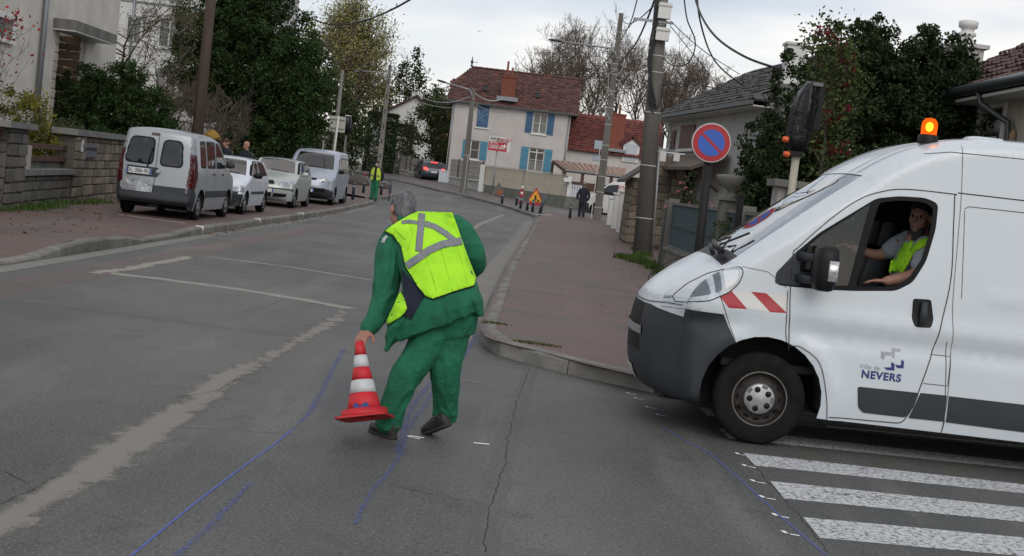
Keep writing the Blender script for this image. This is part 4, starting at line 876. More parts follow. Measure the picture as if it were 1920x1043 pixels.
a = at(783, 178, GY + 3); MB().box(a.x - .5, a.x + .5, GY + 2.6, GY + 3.4, a.z - 1.5, a.z + .15).build('chimney', m_render3, G)
a, b = at(705.5, 217, GY + .6), at(709.5, 236, GY + .6); MB().box(a.x, b.x, GY + .52, GY + .58, b.z, a.z).build('shutter', m_brown, G)

# cream house on the left with the stone porch
LX = -13.0; YB = at(214, 60, 42.4).y
def ly(px, py): d = ray(px, py); return EYEV + d * (LX / d.x)
Hh = thing('house', 'plain cream house with a tan stone porch and grey canopy slab', 'house', (LX, 36, 0))
def rectL(tl, br, y0=24.0): a, b = ly(*tl), ly(*br); return [a.y - y0, b.y - y0, b.z, a.z]
yc = ly(216, 60).y; ow = rectL((-14, 28), (21, 77)); op = rectL((112, 56), (148, 165)); op[2] = .2
w_, ML = facade(Hh, (LX, 24.0, 0), (0, 1), yc - 24.0, 9.5, [tuple(ow), tuple(op)], m_render1, th=.3)
facade(Hh, (LX - 9, yc, 0), (-1, 0) if False else (1, 0), 9, 9.5, [], m_render1, name='end_wall')
window(Hh, ML, *ow, sash=2, sill=True, curtain=False, bars=0)
fr = MB(); z0_, z1_ = ow[2] - .05, ow[3] + .05
for z in np.arange(ow[2] + .1, ow[3], .16): fr.box(ow[0], ow[1], .0, .02, z, z + .02, ML)
fr.build('window_grille', m_darkmetal, Hh); MB().box(ow[1], ow[1] + .12, .004, .05, z0_, z1_ + .1, ML).box(ow[0] - .1, ow[1] + .12, .004, .05, z1_ - .04, z1_ + .1, ML).build('window_surround', m_whitep, Hh)
m_pst = mat('porch_stone', (0.22, 0.155, 0.095), 0.9, (0.16, 0.115, 0.075), 5, .5, 30, rand=.25); m_pst2 = mat('pale_porch_stone', (0.40, 0.37, 0.31), 0.9, (0.33, 0.30, 0.26), 5, .4, 30, rand=.12)
MB().box(op[0], op[1], -1.0, -.8, 0, op[3], ML).build('porch_backing', m_mort, Hh)
stones(Hh, ML @ Matrix.Translation((0, -.8, 0)), op[0], op[1], 1.0, op[3], .5, .24, m_pst, name='porch_stone', seed=3)
MLr = frame(ML @ Vector((op[0], 0, 0)), (-1, 0))   # jambs
stones(Hh, frame(ML @ Vector((op[1], -.95, 0)) , (1, 0)), -.0, .9, 1.0, op[3], .4, .24, m_pst, name='porch_stone', seed=4)
stones(Hh, ML, op[0] - .28, op[0] - .02, 1.0, op[3] - .05, .26, .24, m_pst2, name='jamb_stone', seed=5, proud=.04); stones(Hh, ML, op[1] + .02, op[1] + .26, 1.0, op[3] - .05, .26, .24, m_pst2, name='jamb_stone', seed=6, proud=.04)
ca, cb = ly(101, 29), ly(181, 60)
MB().box(ca.y - 24 , cb.y - 24, -.05, .62, ca.z - .32, ca.z - .06, ML).build('canopy', m_concg, Hh); MB().box(ca.y - 24 + .02, cb.y - 24 - .02, .0, .6, ca.z - .36, ca.z - .322, ML).build('canopy_soffit', m_whitep, Hh)
q = ly(76, 60); MB().tube([(LX + .09, q.y, 9), (LX + .09, q.y, 0)], .075, 8).build('drainpipe', m_zinc, Hh)
MB().box(0, yc - 24 + .4, -9.3, .5, 9.5, 9.7, ML).build('eaves', m_whitep, Hh)
MB().add([ML @ Vector(p) for p in ((-.4, .5, 9.7), (yc - 23.6, .5, 9.7), (yc - 23.6, -9.3, 9.7), (-.4, -9.3, 9.7), (3, -4.4, 12), (yc - 27, -4.4, 12))], [(0, 1, 5, 4), (1, 2, 5), (2, 3, 4, 5), (3, 0, 4)]).build('roof', m_tileb, Hh)
# white apartment block
BY = 62.0; a, b = at(225, 60, BY), at(600, 60, BY)
Bk = thing('apartment_block', 'white apartment block with large windows behind the drooping tree', 'building', (a.x, BY, 0)); bx0 = -20.0; bw = 7.0
ws = []
def rectB(tl, br): p, q = at(*tl, BY), at(*br, BY); return (p.x - bx0, q.x - bx0, q.z - .5, p.z - .5)
ws = [rectB((299, 36), (334, 92)), rectB((299, 36 - 95), (334, -3)), rectB((292, 130), (327, 186)), rectB((238, 28), (262, 84)), ]
w_, MBk = facade(Bk, (bx0, BY, .5), (1, 0), bw, 12, ws, m_render3)
facade(Bk, (bx0 + bw - .003, BY + .26, .5), (0, 1), 9.7, 12, [], m_render3, name='end_wall')
for w in ws: window(Bk, MBk, *w, sash=2, curtain=True, depth=.06)
a = at(262, 5, BY); MB().box(0, bw, .003, .06, a.z - .5, a.z - .44, MBk).build('string_course', m_zinc, Bk)
MB().box(-.3, bw + .3, -10.3, .4, 12, 12.3, MBk).build('roof_slab', m_concg, Bk)
q = at(247, 60, BY - .1); MB().tube([(q.x, BY - .1, .5), (q.x, BY - .1, 12.4)], .06).build('drainpipe', m_zinc, Bk)

# left stone wall with gate, pillar, rails, letter box
def lwx(y): return -9.4 - (y - 24.6) * .106
U_ = Vector((lwx(40) - lwx(24.6), 15.4)).normalized()
def onw(px, py):
    d = ray(px, py)     # hit the leaning wall line
    n_ = Vector((U_.y, -U_.x, 0)); P0 = Vector((lwx(24.6), 24.6, 0)); t = (P0 - EYEV).dot(n_) / d.dot(n_); return EYEV + d * t
W = thing('stone_wall', 'old tan stone garden wall with flat grey coping beside the silver van', 'wall', (lwx(29), 29, 0))
MW = frame((lwx(24.6), 24.6, 0), (U_.x, U_.y)); s_ = lambda px, py: (MW.inverted() @ onw(px, py))
m_cop = mat('grey_coping', (0.20, 0.20, 0.19), 0.9, (0.13, 0.13, 0.125), 4, .5, 20)
pA, pB, pC, pD = s_(40, 300).x, s_(140, 300).x, s_(152, 300).x, s_(212, 300).x
top = s_(150, 246).z
MB().box(pC, pD + 3.5, -.35, 0, 0, top - .1, MW).build('wall_core', m_mort, W); stones(W, MW, pC, pD + 3.5, .05, top - .12, .36, .21, seed=11)
MB().box(pB - .3, pC + .05, -.42, .06, 0, top - .1, MW).build('pier_core', m_mort, W); stones(W, MW @ Matrix.Translation((0, .06, 0)), pB - .3, pC + .05, .05, top - .12, .3, .2, seed=12)
u = pB - .45
while u < pD + 3.4: MB().box(u + .01, u + .95, -.45, .12, top - .1, top + .03 + rnd.uniform(-.01, .01), MW).build('coping_stone', m_cop, W); u += .97
lb_ = s_(152, 270), s_(174, 295); MB().box(lb_[0].x, lb_[1].x, -.0, .09, lb_[1].z, lb_[0].z, MW).build('letter_box', mat('grey_blue_metal', (.10, .12, .15), .4, metal=.3), W); MB().box(lb_[0].x + .05, lb_[1].x - .05, .091, .1, lb_[0].z - .14, lb_[0].z - .06, MW).build('letter_slot', m_black, W)
q = s_(147, 273); MB().box(q.x - .09, q.x + .09, .085, .1, q.z - .13, q.z + .13, MW).build('number_plate', m_whitep, W)
def txt(s, size, M, m, parent, name='lettering', ex=.001, bold=0, align='CENTER', shear=0):
    cu = bpy.data.curves.new(name, 'FONT'); cu.body = s; cu.size = size; cu.extrude = ex; cu.offset = bold; cu.align_x = align; cu.align_y = 'CENTER'; cu.shear = shear; cu.materials.append(m)
    o = bpy.data.objects.new(name, cu); C.objects.link(o)
    if parent is not None: o.parent = parent; WM[o] = WM[parent]; o.matrix_local = WM[parent].inverted() @ M
    else: o.matrix_world = M
    return o
def fM(M, u, out, z):      # text frame on a facade
    U = M.col[0].xyz; N = M.col[1].xyz; p = M @ Vector((u, out, z)); return Matrix(((U.x, 0, N.x, p.x), (U.y, 0, N.y, p.y), (U.z, 1, N.z, p.z), (0, 0, 0, 1)))
txt('4', .16, fM(MW, q.x, .103, q.z), m_black, W)
LWl = thing('low_stone_wall', 'low block wall with weathered sill and wooden rails at the left', 'wall', (lwx(27), 27, 0)); sz = s_(90, 322).z
MB().box(pA, pB - .3, -.3, .0, 0, sz - .06, MW).build('wall_core', m_mort, LWl); stones(LWl, MW, pA, pB - .3, .05, sz - .08, .42, .22, mat('grey_block', (.15, .14, .12), .9, (.10, .095, .085), 5, .6, 30, rand=.25), seed=13)
MB().box(pA - .05, pB - .25, -.4, .1, sz - .06, sz + .05, MW).build('sill_stone', m_cop, LWl)
for py_ in (276, 299): z = s_(90, py_).z; MB().box(pA + .2, pB - .28, -.2, -.12, z - .05, z + .05, MW).build('rail', m_bwood, LWl)
z = s_(90, 310).z; MB().box(pA + .2, pB - .28, -.24, -.2, z - .12, z + .1, MW).build('rail', m_concg, LWl)
a, b = s_(41, 272), s_(53, 322); MB().box(a.x, b.x + .05, -.1, .02, sz + .05, a.z, MW).build('end_board', mat('pinkish_cream_board', (.42, .36, .31), .7), LWl)
Pl = thing('gate_pillar', 'thick stone block gate pillar with wide cap at the far left', 'pillar', (lwx(25.2), 25.2, 0)); pt = s_(30, 232).z; a0 = s_(8, 300).x; b0 = s_(41, 300).x
MB().box(a0 - .1, b0, -.5, .06, 0, pt - .08, MW).build('pillar_core', m_mort, Pl); stones(Pl, MW @ Matrix.Translation((0, .07, 0)), a0 - .1, b0, .0, pt - .08, .5, .23, mat('grey_block', (.15, .14, .12)), name='block', seed=14)
MR = frame(MW @ Vector((b0, 0.06, 0)), (-U_.y, U_.x)); stones(Pl, frame(MW @ Vector((a0 - .1, -.5, 0)), (U_.y, -U_.x)), 0, .56, 0, pt - .08, .4, .23, MATS['grey_block'], name='block', seed=15)
MB().box(a0 - .5, b0 + .16, -.6, .2, pt - .08, pt + .03, MW).build('cap', m_cop, Pl)
g = thing('metal_gate', 'dark red metal gate at the left edge of the photo', 'gate', (lwx(24.6), 24.6, 0))
for i in range(6): MB().box(a0 - .12 - .16 * (i + 1), a0 - .12 - .16 * i - .01, -.1, -.06, .1, pt - .15 - .02 * i, MW).build('board', mat('dark_red_paint', (.16, .015, .018), .5), g)
# white low wall with pillars behind the parked cars
Wl = thing('pillared_wall', 'white rendered garden wall with capped pillars behind the parked cars', 'wall', (lwx(46), 46, 0)); MW2 = frame((lwx(38), 38.0, 0), (U_.x * .6, 1)); 
MB().box(0, 21, -.25, 0, 0, 1.72, MW2).build('wall', m_render4, Wl); MB().box(0, 21, -.32, .06, 1.72, 1.80, MW2).build('coping', m_cop, Wl)
def wu(px):
    d = ray(px, 250); n_ = MW2.col[1].xyz; P0 = MW2 @ Vector((0, 0, 0)); t = (P0 - EYEV).dot(n_) / d.dot(n_); return (MW2.inverted() @ (EYEV + d * t)).x
PU = [wu(p) for p in (349, 388, 443, 493)] + [20.5]
for i, u in enumerate(PU):
    h_ = 2.45 - .03 * i; MB().box(u - .25, u + .25, -.42, .1, 0, h_, MW2).build('pillar', m_render3, Wl); MB().box(u - .34, u + .34, -.5, .18, h_, h_ + .1, MW2).build('pillar_cap', m_render3, Wl)
for a, b in zip(PU[1:], PU[2:]): MB().tube([MW2 @ Vector((a, -.15, 2.12)), MW2 @ Vector((b, -.15, 2.12))], .035).build('rail', m_bwood, Wl)
g = thing('parasol', 'yellow garden object just visible over the pillared wall', 'garden furniture', (-10.9, 44, 1.8)); q = at(398, 252, 44)
MB().lathe([(.01, .32), (.2, .2), (.34, .02), (.3, 0)], Matrix.Translation(q - Vector((0, 0, .15))), 10).build('cover', mat('yellow_cloth', (.35, .2, .03), .8), g)

# ------------------------------------------------------------------ right hand side
# grey roofed house with brown shutters
GA, GB = Vector((5.1, 49.0)), Vector((6.25, 39.5)); U_g = (GB - GA).normalized(); Lg_ = 12.0
gzz = 0.14
Hg = thing('house', 'grey walled house with dark grey roof and brown shutters', 'house', (GA.x, GA.y, gzz)); MG = frame((GA.x, GA.y, gzz), U_g)
def gw_(px, py):
    d = ray(px, py); n_ = MG.col[1].xyz; P0 = MG @ Vector((0, 0, 0)); t = (P0 - EYEV).dot(n_) / d.dot(n_); return MG.inverted() @ (EYEV + d * t)
def rectG(tl, br): a, b = gw_(*tl), gw_(*br); return (a.x, b.x, b.z, a.z)
r1 = rectG((1248, 247), (1257, 279)); ez = gw_(1250, 228).z + .12
w_, _ = facade(Hg, (GA.x, GA.y, gzz), U_g, Lg_, ez, [r1], m_render4)
facade(Hg, MG @ Vector((0, -7, 0)), -MG.col[1].xyz * -1, 7, ez, [], m_render4, name='end_wall')
window(Hg, MG, *r1, shut=m_brown, sw=.62, curtain=False, depth=.08)
r2 = rectG((1280, 237), (1300, 279)); MB().box(r2[0], r2[1], .01, .06, r2[2], r2[3], MG).build('shutter', m_brown, Hg); MB().box(r2[0] - .1, r2[1] + .8, -.02, .12, r2[2] - .1, r2[2], MG).build('window_sill', m_whitep, Hg)
rh = 2.15; rdp = 3.0
MB().add([MG @ Vector(p) for p in ((-.5, .5, ez), (Lg_, .5, ez), (Lg_ - 3.4, -rdp, ez + rh), (-.5, -rdp, ez + rh), (Lg_, -2 * rdp, ez), (-.5, -2 * rdp, ez))], [(0, 1, 2, 3), (3, 2, 4, 5), (0, 3, 5), (1, 4, 2), (0, 5, 4, 1)]).build('roof', m_tileg, Hg)
U3 = MG.col[0].xyz; V3 = ((MG @ Vector((0, -rdp, ez + rh))) - (MG @ Vector((0, .5, ez)))); roof_tiles(Hg, MG @ Vector((-.5, .5, ez)), U3, V3, Lg_ + .5, V3.length, m_tileg, .3, .32, .035, clip=lambda u, v: u < Lg_ + .5 - 3.4 * v / V3.length)
E1 = MG @ Vector((Lg_, .5, ez)); E2 = MG @ Vector((Lg_, -2 * rdp, ez)); AP = MG @ Vector((Lg_ - 3.4, -rdp, ez + rh)); Vh = AP - (E1 + E2) / 2; wE = (E2 - E1).length; roof_tiles(Hg, E1, E2 - E1, Vh, wE, Vh.length, m_tileg, .3, .32, .035, clip=lambda u, v: abs(u - wE / 2) < wE / 2 * (1 - v / Vh.length), name='hip_tiles')
MB().box(-.5, Lg_, .5, .62, ez - .12, ez + .0, MG).build('gutter', m_dgut, Hg); MB().box(-.45, Lg_, 0, .5, ez - .16, ez - .13, MG).build('soffit', m_render3, Hg)
a = gw_(1262, 333); b = gw_(1352, 318); zt = gw_(1300, 306).z
MB().add([MG @ Vector(p) for p in ((a.x, .1, zt + .25), (b.x + 1.0, .1, zt + .25), (b.x + 1.0, 1.2, zt - .25), (a.x, 1.2, zt - .25), (a.x, .1, zt + .15), (b.x + 1, .1, zt + .15), (b.x + 1, 1.2, zt - .35), (a.x, 1.2, zt - .35))], [(0, 1, 2, 3), (4, 7, 6, 5), (3, 2, 6, 7), (0, 3, 7, 4), (1, 5, 6, 2)]).build('porch_roof', mat('slate_brown', (.12, .095, .075), .8, (.09, .07, .055), 5), Hg)
MB().bar(MG @ Vector((a.x + 1.2, .02, zt - .9)), MG @ Vector((a.x + 1.2, .95, zt - .3)), .08, .08).bar(MG @ Vector((b.x, .02, zt - .9)), MG @ Vector((b.x, .95, zt - .3)), .08, .08).build('porch_bracket', m_bwood, Hg)
# pale house behind the berry bush
Hp = thing('house', 'pale house with low grey roof glimpsed through the berry bush', 'house', (8.5, 36, 0)); ga, gb2 = at(1495, 190, 36), at(1640, 190, 36); pz = at(1450, 178, 36).z
MB().box(ga.x, ga.x + 6, 36, 40, 0, pz - .6).build('wall', m_render3, Hp)
MB().add([(ga.x - .4, 35.5, pz - .6), (ga.x + 6.4, 35.5, pz - .6), (ga.x + 6.4, 38, pz + .6), (ga.x - .4, 38, pz + .6), (ga.x - .4, 40.5, pz - .6), (ga.x + 6.4, 40.5, pz - .6)], [(0, 1, 2, 3), (3, 2, 5, 4), (0, 3, 4), (1, 5, 2), (0, 4, 5, 1)]).build('roof', m_tileg, Hp)
a = at(1411, 135, 45); a.y = 38; MB().box(a.x - .25, a.x + .3, 37.8, 38.4, pz, a.z + .15).box(a.x - .3, a.x + .35, 37.75, 38.45, a.z + .15, a.z + .22).build('chimney', m_render3, Hp)

# house at the right edge
RX = 7.75; Hr = thing('house', 'cream house with brown tiled roof and lace curtained window behind the works van', 'house', (RX, 20, 0)); y0 = 27.0
MRr = frame((RX, y0, 0), (0, -1))
def rw_(px, py): d = ray(px, py); return MRr.inverted() @ (EYEV + d * (RX / d.x))
def rectR(tl, br): a, b = rw_(*tl), rw_(*br); return (a.x, b.x, b.z, a.z)
rr = rectR((1839, 208), (1873, 290)); ezr = rw_(1850, 200).z + .02
w_, _ = facade(Hr, (RX, y0, 0), (0, -1), 14, ezr, [rr], mat('striped_cream_render', (0.42, 0.385, 0.325), 0.9, (0.34, 0.31, 0.26), 3, .3, 30, stretch=(1, 1, .25)))
facade(Hr, (RX + 8, y0, 0), (-1, 0), 8, ezr, [], m_render1, name='end_wall')
window(Hr, MRr, *rr, sash=1, sill=False, curtain=False, depth=.14, mf=m_bwood)
sr = MB().box(rr[0] - .13, rr[0], .004, .04, rr[2], rr[3] + .13, MRr).box(rr[1], rr[1] + .1, .004, .04, rr[2], rr[3] + .13, MRr).box(rr[0], rr[1], .004, .04, rr[3], rr[3] + .13, MRr).build('window_surround', m_whitep, Hr)
lc = MB(); nL = 14
for i in range(nL):
    a, b = rr[0] + .06 + (rr[1] - rr[0] - .12) * i / nL, rr[0] + .06 + (rr[1] - rr[0] - .12) * (i + 1) / nL; d_ = .12 if i % 2 else .0
    lc.add([MRr @ Vector(p) for p in ((a, -.11, rr[3] - .08), (b, -.11, rr[3] - .08), (b, -.11, rr[3] - .3), ((a + b) / 2, -.11, rr[3] - .42), (a, -.11, rr[3] - .3))], [(0, 1, 2, 3, 4)])
lc.build('lace_curtain', m_curt, Hr)
MB().box(rr[0] + .0, (rr[0] + rr[1]) / 2 - .02, -.13, -.1, rr[2], rr[3] - .45, MRr).build('white_shutter', m_whitep, Hr)
sh = rectR((1806, 222), (1792, 290)); a = rw_(1800, 225); MB().box(a.x - 1.0, a.x + .0, .01, .06, a.z - 1.6, a.z, MRr).build('shutter', mat('wine_shutter', (.10, .018, .02), .6), Hr)
q = rw_(1903, 258); MB().ball(MRr @ Vector((q.x, .04, q.z)), (.06, .1, .13)).build('wall_ornament', mat('terracotta', (.3, .2, .12), .8), Hr)
MB().box(-.6, 14, 0, .5, ezr, ezr + .05, MRr).build('soffit', m_render3, Hr)
MB().tube([MRr @ Vector((-.6, .56, ezr + .16)), MRr @ Vector((14, .56, ezr + .16))], .09, 10).build('gutter', m_dgut, Hr)
q = rw_(1905, 200); MB().tube([MRr @ Vector(p) for p in ((q.x - .25, .55, ezr + .1), (q.x - .22, .5, ezr - .1), (q.x + .1, .12, ezr - .38), (q.x + .1, .1, ezr - .6), (q.x + .1, .1, 0))], .05, 8).build('drainpipe', m_dgut, Hr)
rh, rdp = 2.9, 4.0
MB().add([MRr @ Vector(p) for p in ((-.6, .55, ezr + .1), (14, .55, ezr + .1), (14, -rdp, ezr + rh), (-.6, -rdp, ezr + rh), (14, -2 * rdp, ezr), (-.6, -2 * rdp, ezr))], [(0, 1, 2, 3), (3, 2, 4, 5), (0, 3, 5), (1, 4, 2), (0, 5, 4, 1)]).build('roof', m_tileb, Hr)
V3 = (MRr @ Vector((0, -rdp, ezr + rh))) - (MRr @ Vector((0, .55, ezr + .1))); roof_tiles(Hr, MRr @ Vector((-.6, .55, ezr + .1)), (0, -1, 0), V3, 11, V3.length, m_tileb, .24, .32, .045, parts=280, name='roof_tiles')
# chimney of the right house: square stack, cap and ringed cowl
q = at(1806, 118, 27.8); t = MB().box(q.x - .3, q.x + .3, 27.5, 28.1, q.z - 1.1, q.z + .28).box(q.x - .38, q.x + .38, 27.42, 28.18, q.z + .28, q.z + .36).build('chimney', mat('white_chimney', (.58, .58, .57), .85, (.42, .40, .38), 3), Hr)
MB().lathe([(.17, 0), (.17, .1), (.13, .12), (.13, .17), (.18, .19), (.18, .25), (.13, .27), (.13, .33), (.19, .36), (.2, .48), (.15, .5), (.01, .5)], Matrix.Translation((q.x, 27.8, q.z + .36)), 16).build('chimney_cowl', m_whitep, t)

# mesh fence on a low wall, with posts, along the right pavement
FX = 3.47; mf_ = frame((FX, 31.2, KH), (0, -1))
def fw_(px, py): d = ray(px, py); return mf_.inverted() @ (EYEV + d * (FX / d.x))
Fm = thing('mesh_fence', 'blue green mesh fence on a streaked low wall beside the right pavement', 'fence', (FX, 26, KH))
wh = fw_(1235, 462).z; Lf = fw_(1450, 400).x
MB().box(0, Lf, -.16, 0, -.1, wh, mf_).build('base_wall', mat('streaked_wall', (.22, .205, .18), .9, (.12, .115, .10), 5, .3, 20, stretch=(6, 6, .4)), Fm); MB().box(-.02, Lf, -.22, .05, wh, wh + .06, mf_).build('coping', m_concg, Fm)
m_mesh = mat('blue_green_screen', (.045, .085, .10), .85, (.025, .05, .06), 30, .6, 60, stretch=(1, 1, .5))
post_u = [0.03, fw_(1350, 400).x, Lf * .62, Lf * .8, Lf]; post_u = sorted(set(round(x, 2) for x in post_u)); ft = 1.55
for a, b in zip(post_u, post_u[1:]):
    MB().box(a + .08, b - .08, -.09, -.07, wh + .12, ft - .06, mf_).build('mesh_panel', m_mesh, Fm); MB().box(a + .06, b - .06, -.12, -.04, ft - .06, ft, mf_).box(a + .06, b - .06, -.12, -.04, wh + .06, wh + .12, mf_).build('rail', m_concg, Fm)
    MB().box(a + .06, b - .06, -.066, -.05, (wh + ft) / 2, (wh + ft) / 2 + .03, mf_).build('rail', m_darkmetal, Fm)
for u in post_u: MB().box(u - .09, u + .09, -.2, .04, -.1, ft + .08, mf_).build('post', m_concg, Fm)
g = thing('garden_gate', 'narrow green metal gate between the big pole and the mesh fence', 'gate', (FX, 31.7, KH)); MB().box(-1.0, -.06, -.08, -.04, .05, 1.5, mf_).build('gate_panel', mat('dark_green_metal', (.03, .05, .045), .6), g); MB().box(-1.12, -1.0, -.14, .02, 0, 1.6, mf_).build('gate_post', m_concg, g)
Pu = thing('stone_pillar', 'pale stone pillar topped by a weathered urn beside the round sign', 'pillar', (FX, 22, KH)); u = fw_(1352, 400).x + .1; pz = fw_(1352, 375).z
MB().box(u - .17, u + .17, -.34, .02 + .03, 0, pz, mf_).build('shaft', m_concg, Pu); MB().box(u - .24, u + .24, -.42, .12, pz, pz + .08, mf_).build('cap', m_concg, Pu)
MB().lathe([(.13, 0), (.1, .05), (.12, .1), (.28, .18), (.33, .3), (.33, .34), (.26, .36), (.01, .33)], mf_ @ Matrix.Translation((u, -.15, pz + .08)), 16).build('urn', m_concg, Pu)
P2 = thing('gate_pillar', 'pale roughcast gate pillar with square cap behind the van bonnet', 'pillar', (at(1478, 400, 17.3).x, 17.3, KH)); q = at(1479, 352, 17.3)
MB().box(q.x - .17, q.x + .17, 17.1, 17.5, KH, q.z).build('shaft', mat('roughcast', (.36, .35, .34), .95, (.28, .27, .26), 12, .9, 45), P2); MB().box(q.x - .24, q.x + .24, 17.0, 17.6, q.z, q.z + .09).build('cap', m_concg, P2)
DP = thing('steel_post', 'slim dark steel gate post right of the urn pillar', 'post', (at(1385, 400, 20.2).x, 20.2, KH)); q = at(1388, 370, 20.2); MB().box(q.x - .05, q.x + .05, 20.1, 20.2, KH, q.z).cbox((q.x, 20.15, q.z + .02), (.13, .13, .04)).build('post', m_black, DP)
# stone gable building with slate roof beyond the big pole
St = thing('stone_outbuilding', 'small rubble stone outbuilding with a slate lean-to roof beside the big pole', 'building', (4.2, 44, KH)); sy = 44.0
a, b = at(1222, 300, sy), at(1270, 400, sy); zt_ = at(1240, 292, sy).z; xa = at(1190, 330, sy).x; xe = at(1180, 400, sy).x
MB().box(a.x, b.x + .1, sy, sy + 3, 0, zt_).box(xe, a.x, sy + .1, sy + 3, 0, at(1185, 332, sy).z).build('wall_core', m_mort, St)
MS_ = frame((0, sy, 0), (1, 0)); stones(St, MS_, a.x, b.x + .1, .2, zt_, .36, .3, m_stone, seed=21, depth=.12); stones(St, MS_ @ Matrix.Translation((0, -.1, 0)), xe, a.x, .2, at(1185, 332, sy).z, .3, .25, m_stone, seed=22, depth=.12)
MSl = frame((xe, sy + 3, 0), (0, -1)); stones(St, MSl, 0, 2.9, .2, at(1185, 332, sy).z, .34, .25, m_stone, seed=23, depth=.12)
l1, l2 = at(1170, 336, sy), at(1222, 304, sy); MB().add([(l1.x, sy - .3, l1.z), (l2.x, sy - .3, l2.z), (l2.x, sy + 3.2, l2.z), (l1.x, sy + 3.2, l1.z), (l1.x, sy - .3, l1.z - .1), (l2.x, sy - .3, l2.z - .1), (l2.x, sy + 3.2, l2.z - .1), (l1.x, sy + 3.2, l1.z - .1)], [(0, 1, 2, 3), (4, 7, 6, 5), (0, 4, 5, 1), (0, 3, 7, 4), (1, 5, 6, 2)]).build('roof', m_tileg, St)
wt = thing('white_bracket_board', 'white T shaped bracket board over the rubble stone wall', 'board', (at(1255, 290, 40).x, 40, at(1255, 290, 40).z))
a, b = at(1231, 281, 40), at(1284, 291, 40); MB().box(a.x, b.x, 40, 40.05, b.z, a.z - .02).build('board', m_whitep, wt)
for px_ in (1243, 1269): q = at(px_, 295, 40); MB().box(q.x - .09, q.x + .09, 40.0, 40.05, q.z - .12, b.z - .002).build('bracket', m_whitep, wt)
# white stepped wall
Ww = thing('white_wall', 'stepped white garden wall with four capped piers on the right', 'wall', (4.1, 55, KH))
A_, B_ = gt(1133, 418, KH), gt(1171, 446, KH); 
for i, (px_, py_) in enumerate(((1142, 372), (1151, 364), (1160, 360), (1170, 354))):
    t_ = (i + .5) / 4; p = A_.lerp(B_, t_); q = at(px_, py_, p.y); x = p.x + .25; MB().box(x - .25, x + .6, p.y - .2, p.y + .2, KH, q.z).build('pier', m_render3, Ww); MB().box(x - .31, x + .66, p.y - .25, p.y + .25, q.z, q.z + .07).build('pier_cap', m_whitep, Ww)
MB().bar((A_.x + .7, A_.y + 1, .75), (B_.x + .7, B_.y - 1, .75), .15, 1.2).build('wall', m_render3, Ww)
# ------------------------------------------------------------------ poles, lamps, cables
m_polec = mat('pole_concrete', (0.20, 0.19, 0.165), 0.88, (0.14, 0.135, 0.12), 2.2, .3, 25, stretch=(1, 1, .3)); m_pole2 = mat('dark_pole_concrete', (0.105, 0.10, 0.088), 0.88, (0.15, 0.142, 0.125), 1.5, .3, 25, stretch=(2, 2, .3))
m_polew = mat('brown_pole_wood', (0.085, 0.058, 0.045), 0.85, (0.055, 0.038, 0.03), 2, .4, 30, stretch=(8, 8, .4)); m_galv = mat('galvanised_steel', (0.28, 0.29, 0.30), 0.5, metal=.5); m_cable = mat('black_cable', (0.02, 0.02, 0.022), 0.7)
m_band = mat('white_strap', (.42, .42, .40), .6)
def pole(label, base, h, r0, r1, m, sq=False, bands=(), lean=(0, 0), tp=None):
    if tp: q = at(*tp, base[1]); lean = ((q.x - base[0]) / (q.z - base[2]) * h, 0)
    t = thing('utility_pole' if not sq else 'concrete_pole', label, 'pole', tuple(base)); b = Vector(base); T = b + Vector((lean[0], lean[1], h))
    if sq: MB().add([(b.x + s * r0, b.y + q * r0 * .7, b.z) for s, q in ((-1, -1), (1, -1), (1, 1), (-1, 1))] + [(T.x + s * r1, T.y + q * r1 * .7, T.z) for s, q in ((-1, -1), (1, -1), (1, 1), (-1, 1))], [(0, 1, 5, 4), (1, 2, 6, 5), (2, 3, 7, 6), (3, 0, 4, 7), (4, 5, 6, 7)]).build('shaft', m, t)
    else: MB().tube([b, b.lerp(T, .5), T], [r0, (r0 + r1) / 2, r1], 14).build('shaft', m, t)
    for z in bands:
        f = z / h; p = b.lerp(T, f); r = r0 + (r1 - r0) * f + .008
        if sq: MB().box(p.x - r, p.x + r, p.y - r * .75, p.y + r * .75, p.z, p.z + .03).build('strap', m_band, t)
        else: MB().tube([p, p + Vector((0, 0, .03))], r, 14).build('strap', m_band, t)
    return t
def lamp_arm(t, a, b, r=.035, head=(.75, .28, .13), drop=.0):
    a, b = Vector(a), Vector(b); d = (b - a); MB().tube([a - Vector((0, 0, .45)), a + d * .03 - Vector((0, 0, .1)), a + d * .12 + Vector((0, 0, .06)), b], r, 8).build('arm', m_galv, t)
    dn = d.normalized(); M = Matrix.Translation(b) @ dn.to_track_quat('X', 'Z').to_matrix().to_4x4()
    l, w, h = head; lh = MB().sections([(M @ Vector((x, 0, z)), M.to_3x3() @ Vector((0, wy * w, 0)), M.to_3x3() @ Vector((0, 0, hz * h))) for x, wy, hz, z in ((-.05, .12, .25, 0), (.1, .35, .4, .0), (.3 * l, .5, .5, .0), (.8 * l, .45, .42, -.0), (l, .2, .2, -.01))], 12).build('lamp_head', m_darkmetal, t)
    MB().cbox((0, 0, 0), (1, 1, 1), M @ Matrix.Translation((.55 * l, 0, -h * .5)) @ Matrix.Diagonal((l * .55, w * .7, .02, 1))).build('lens', mat('lamp_lens', (.4, .4, .38), .3), lh)
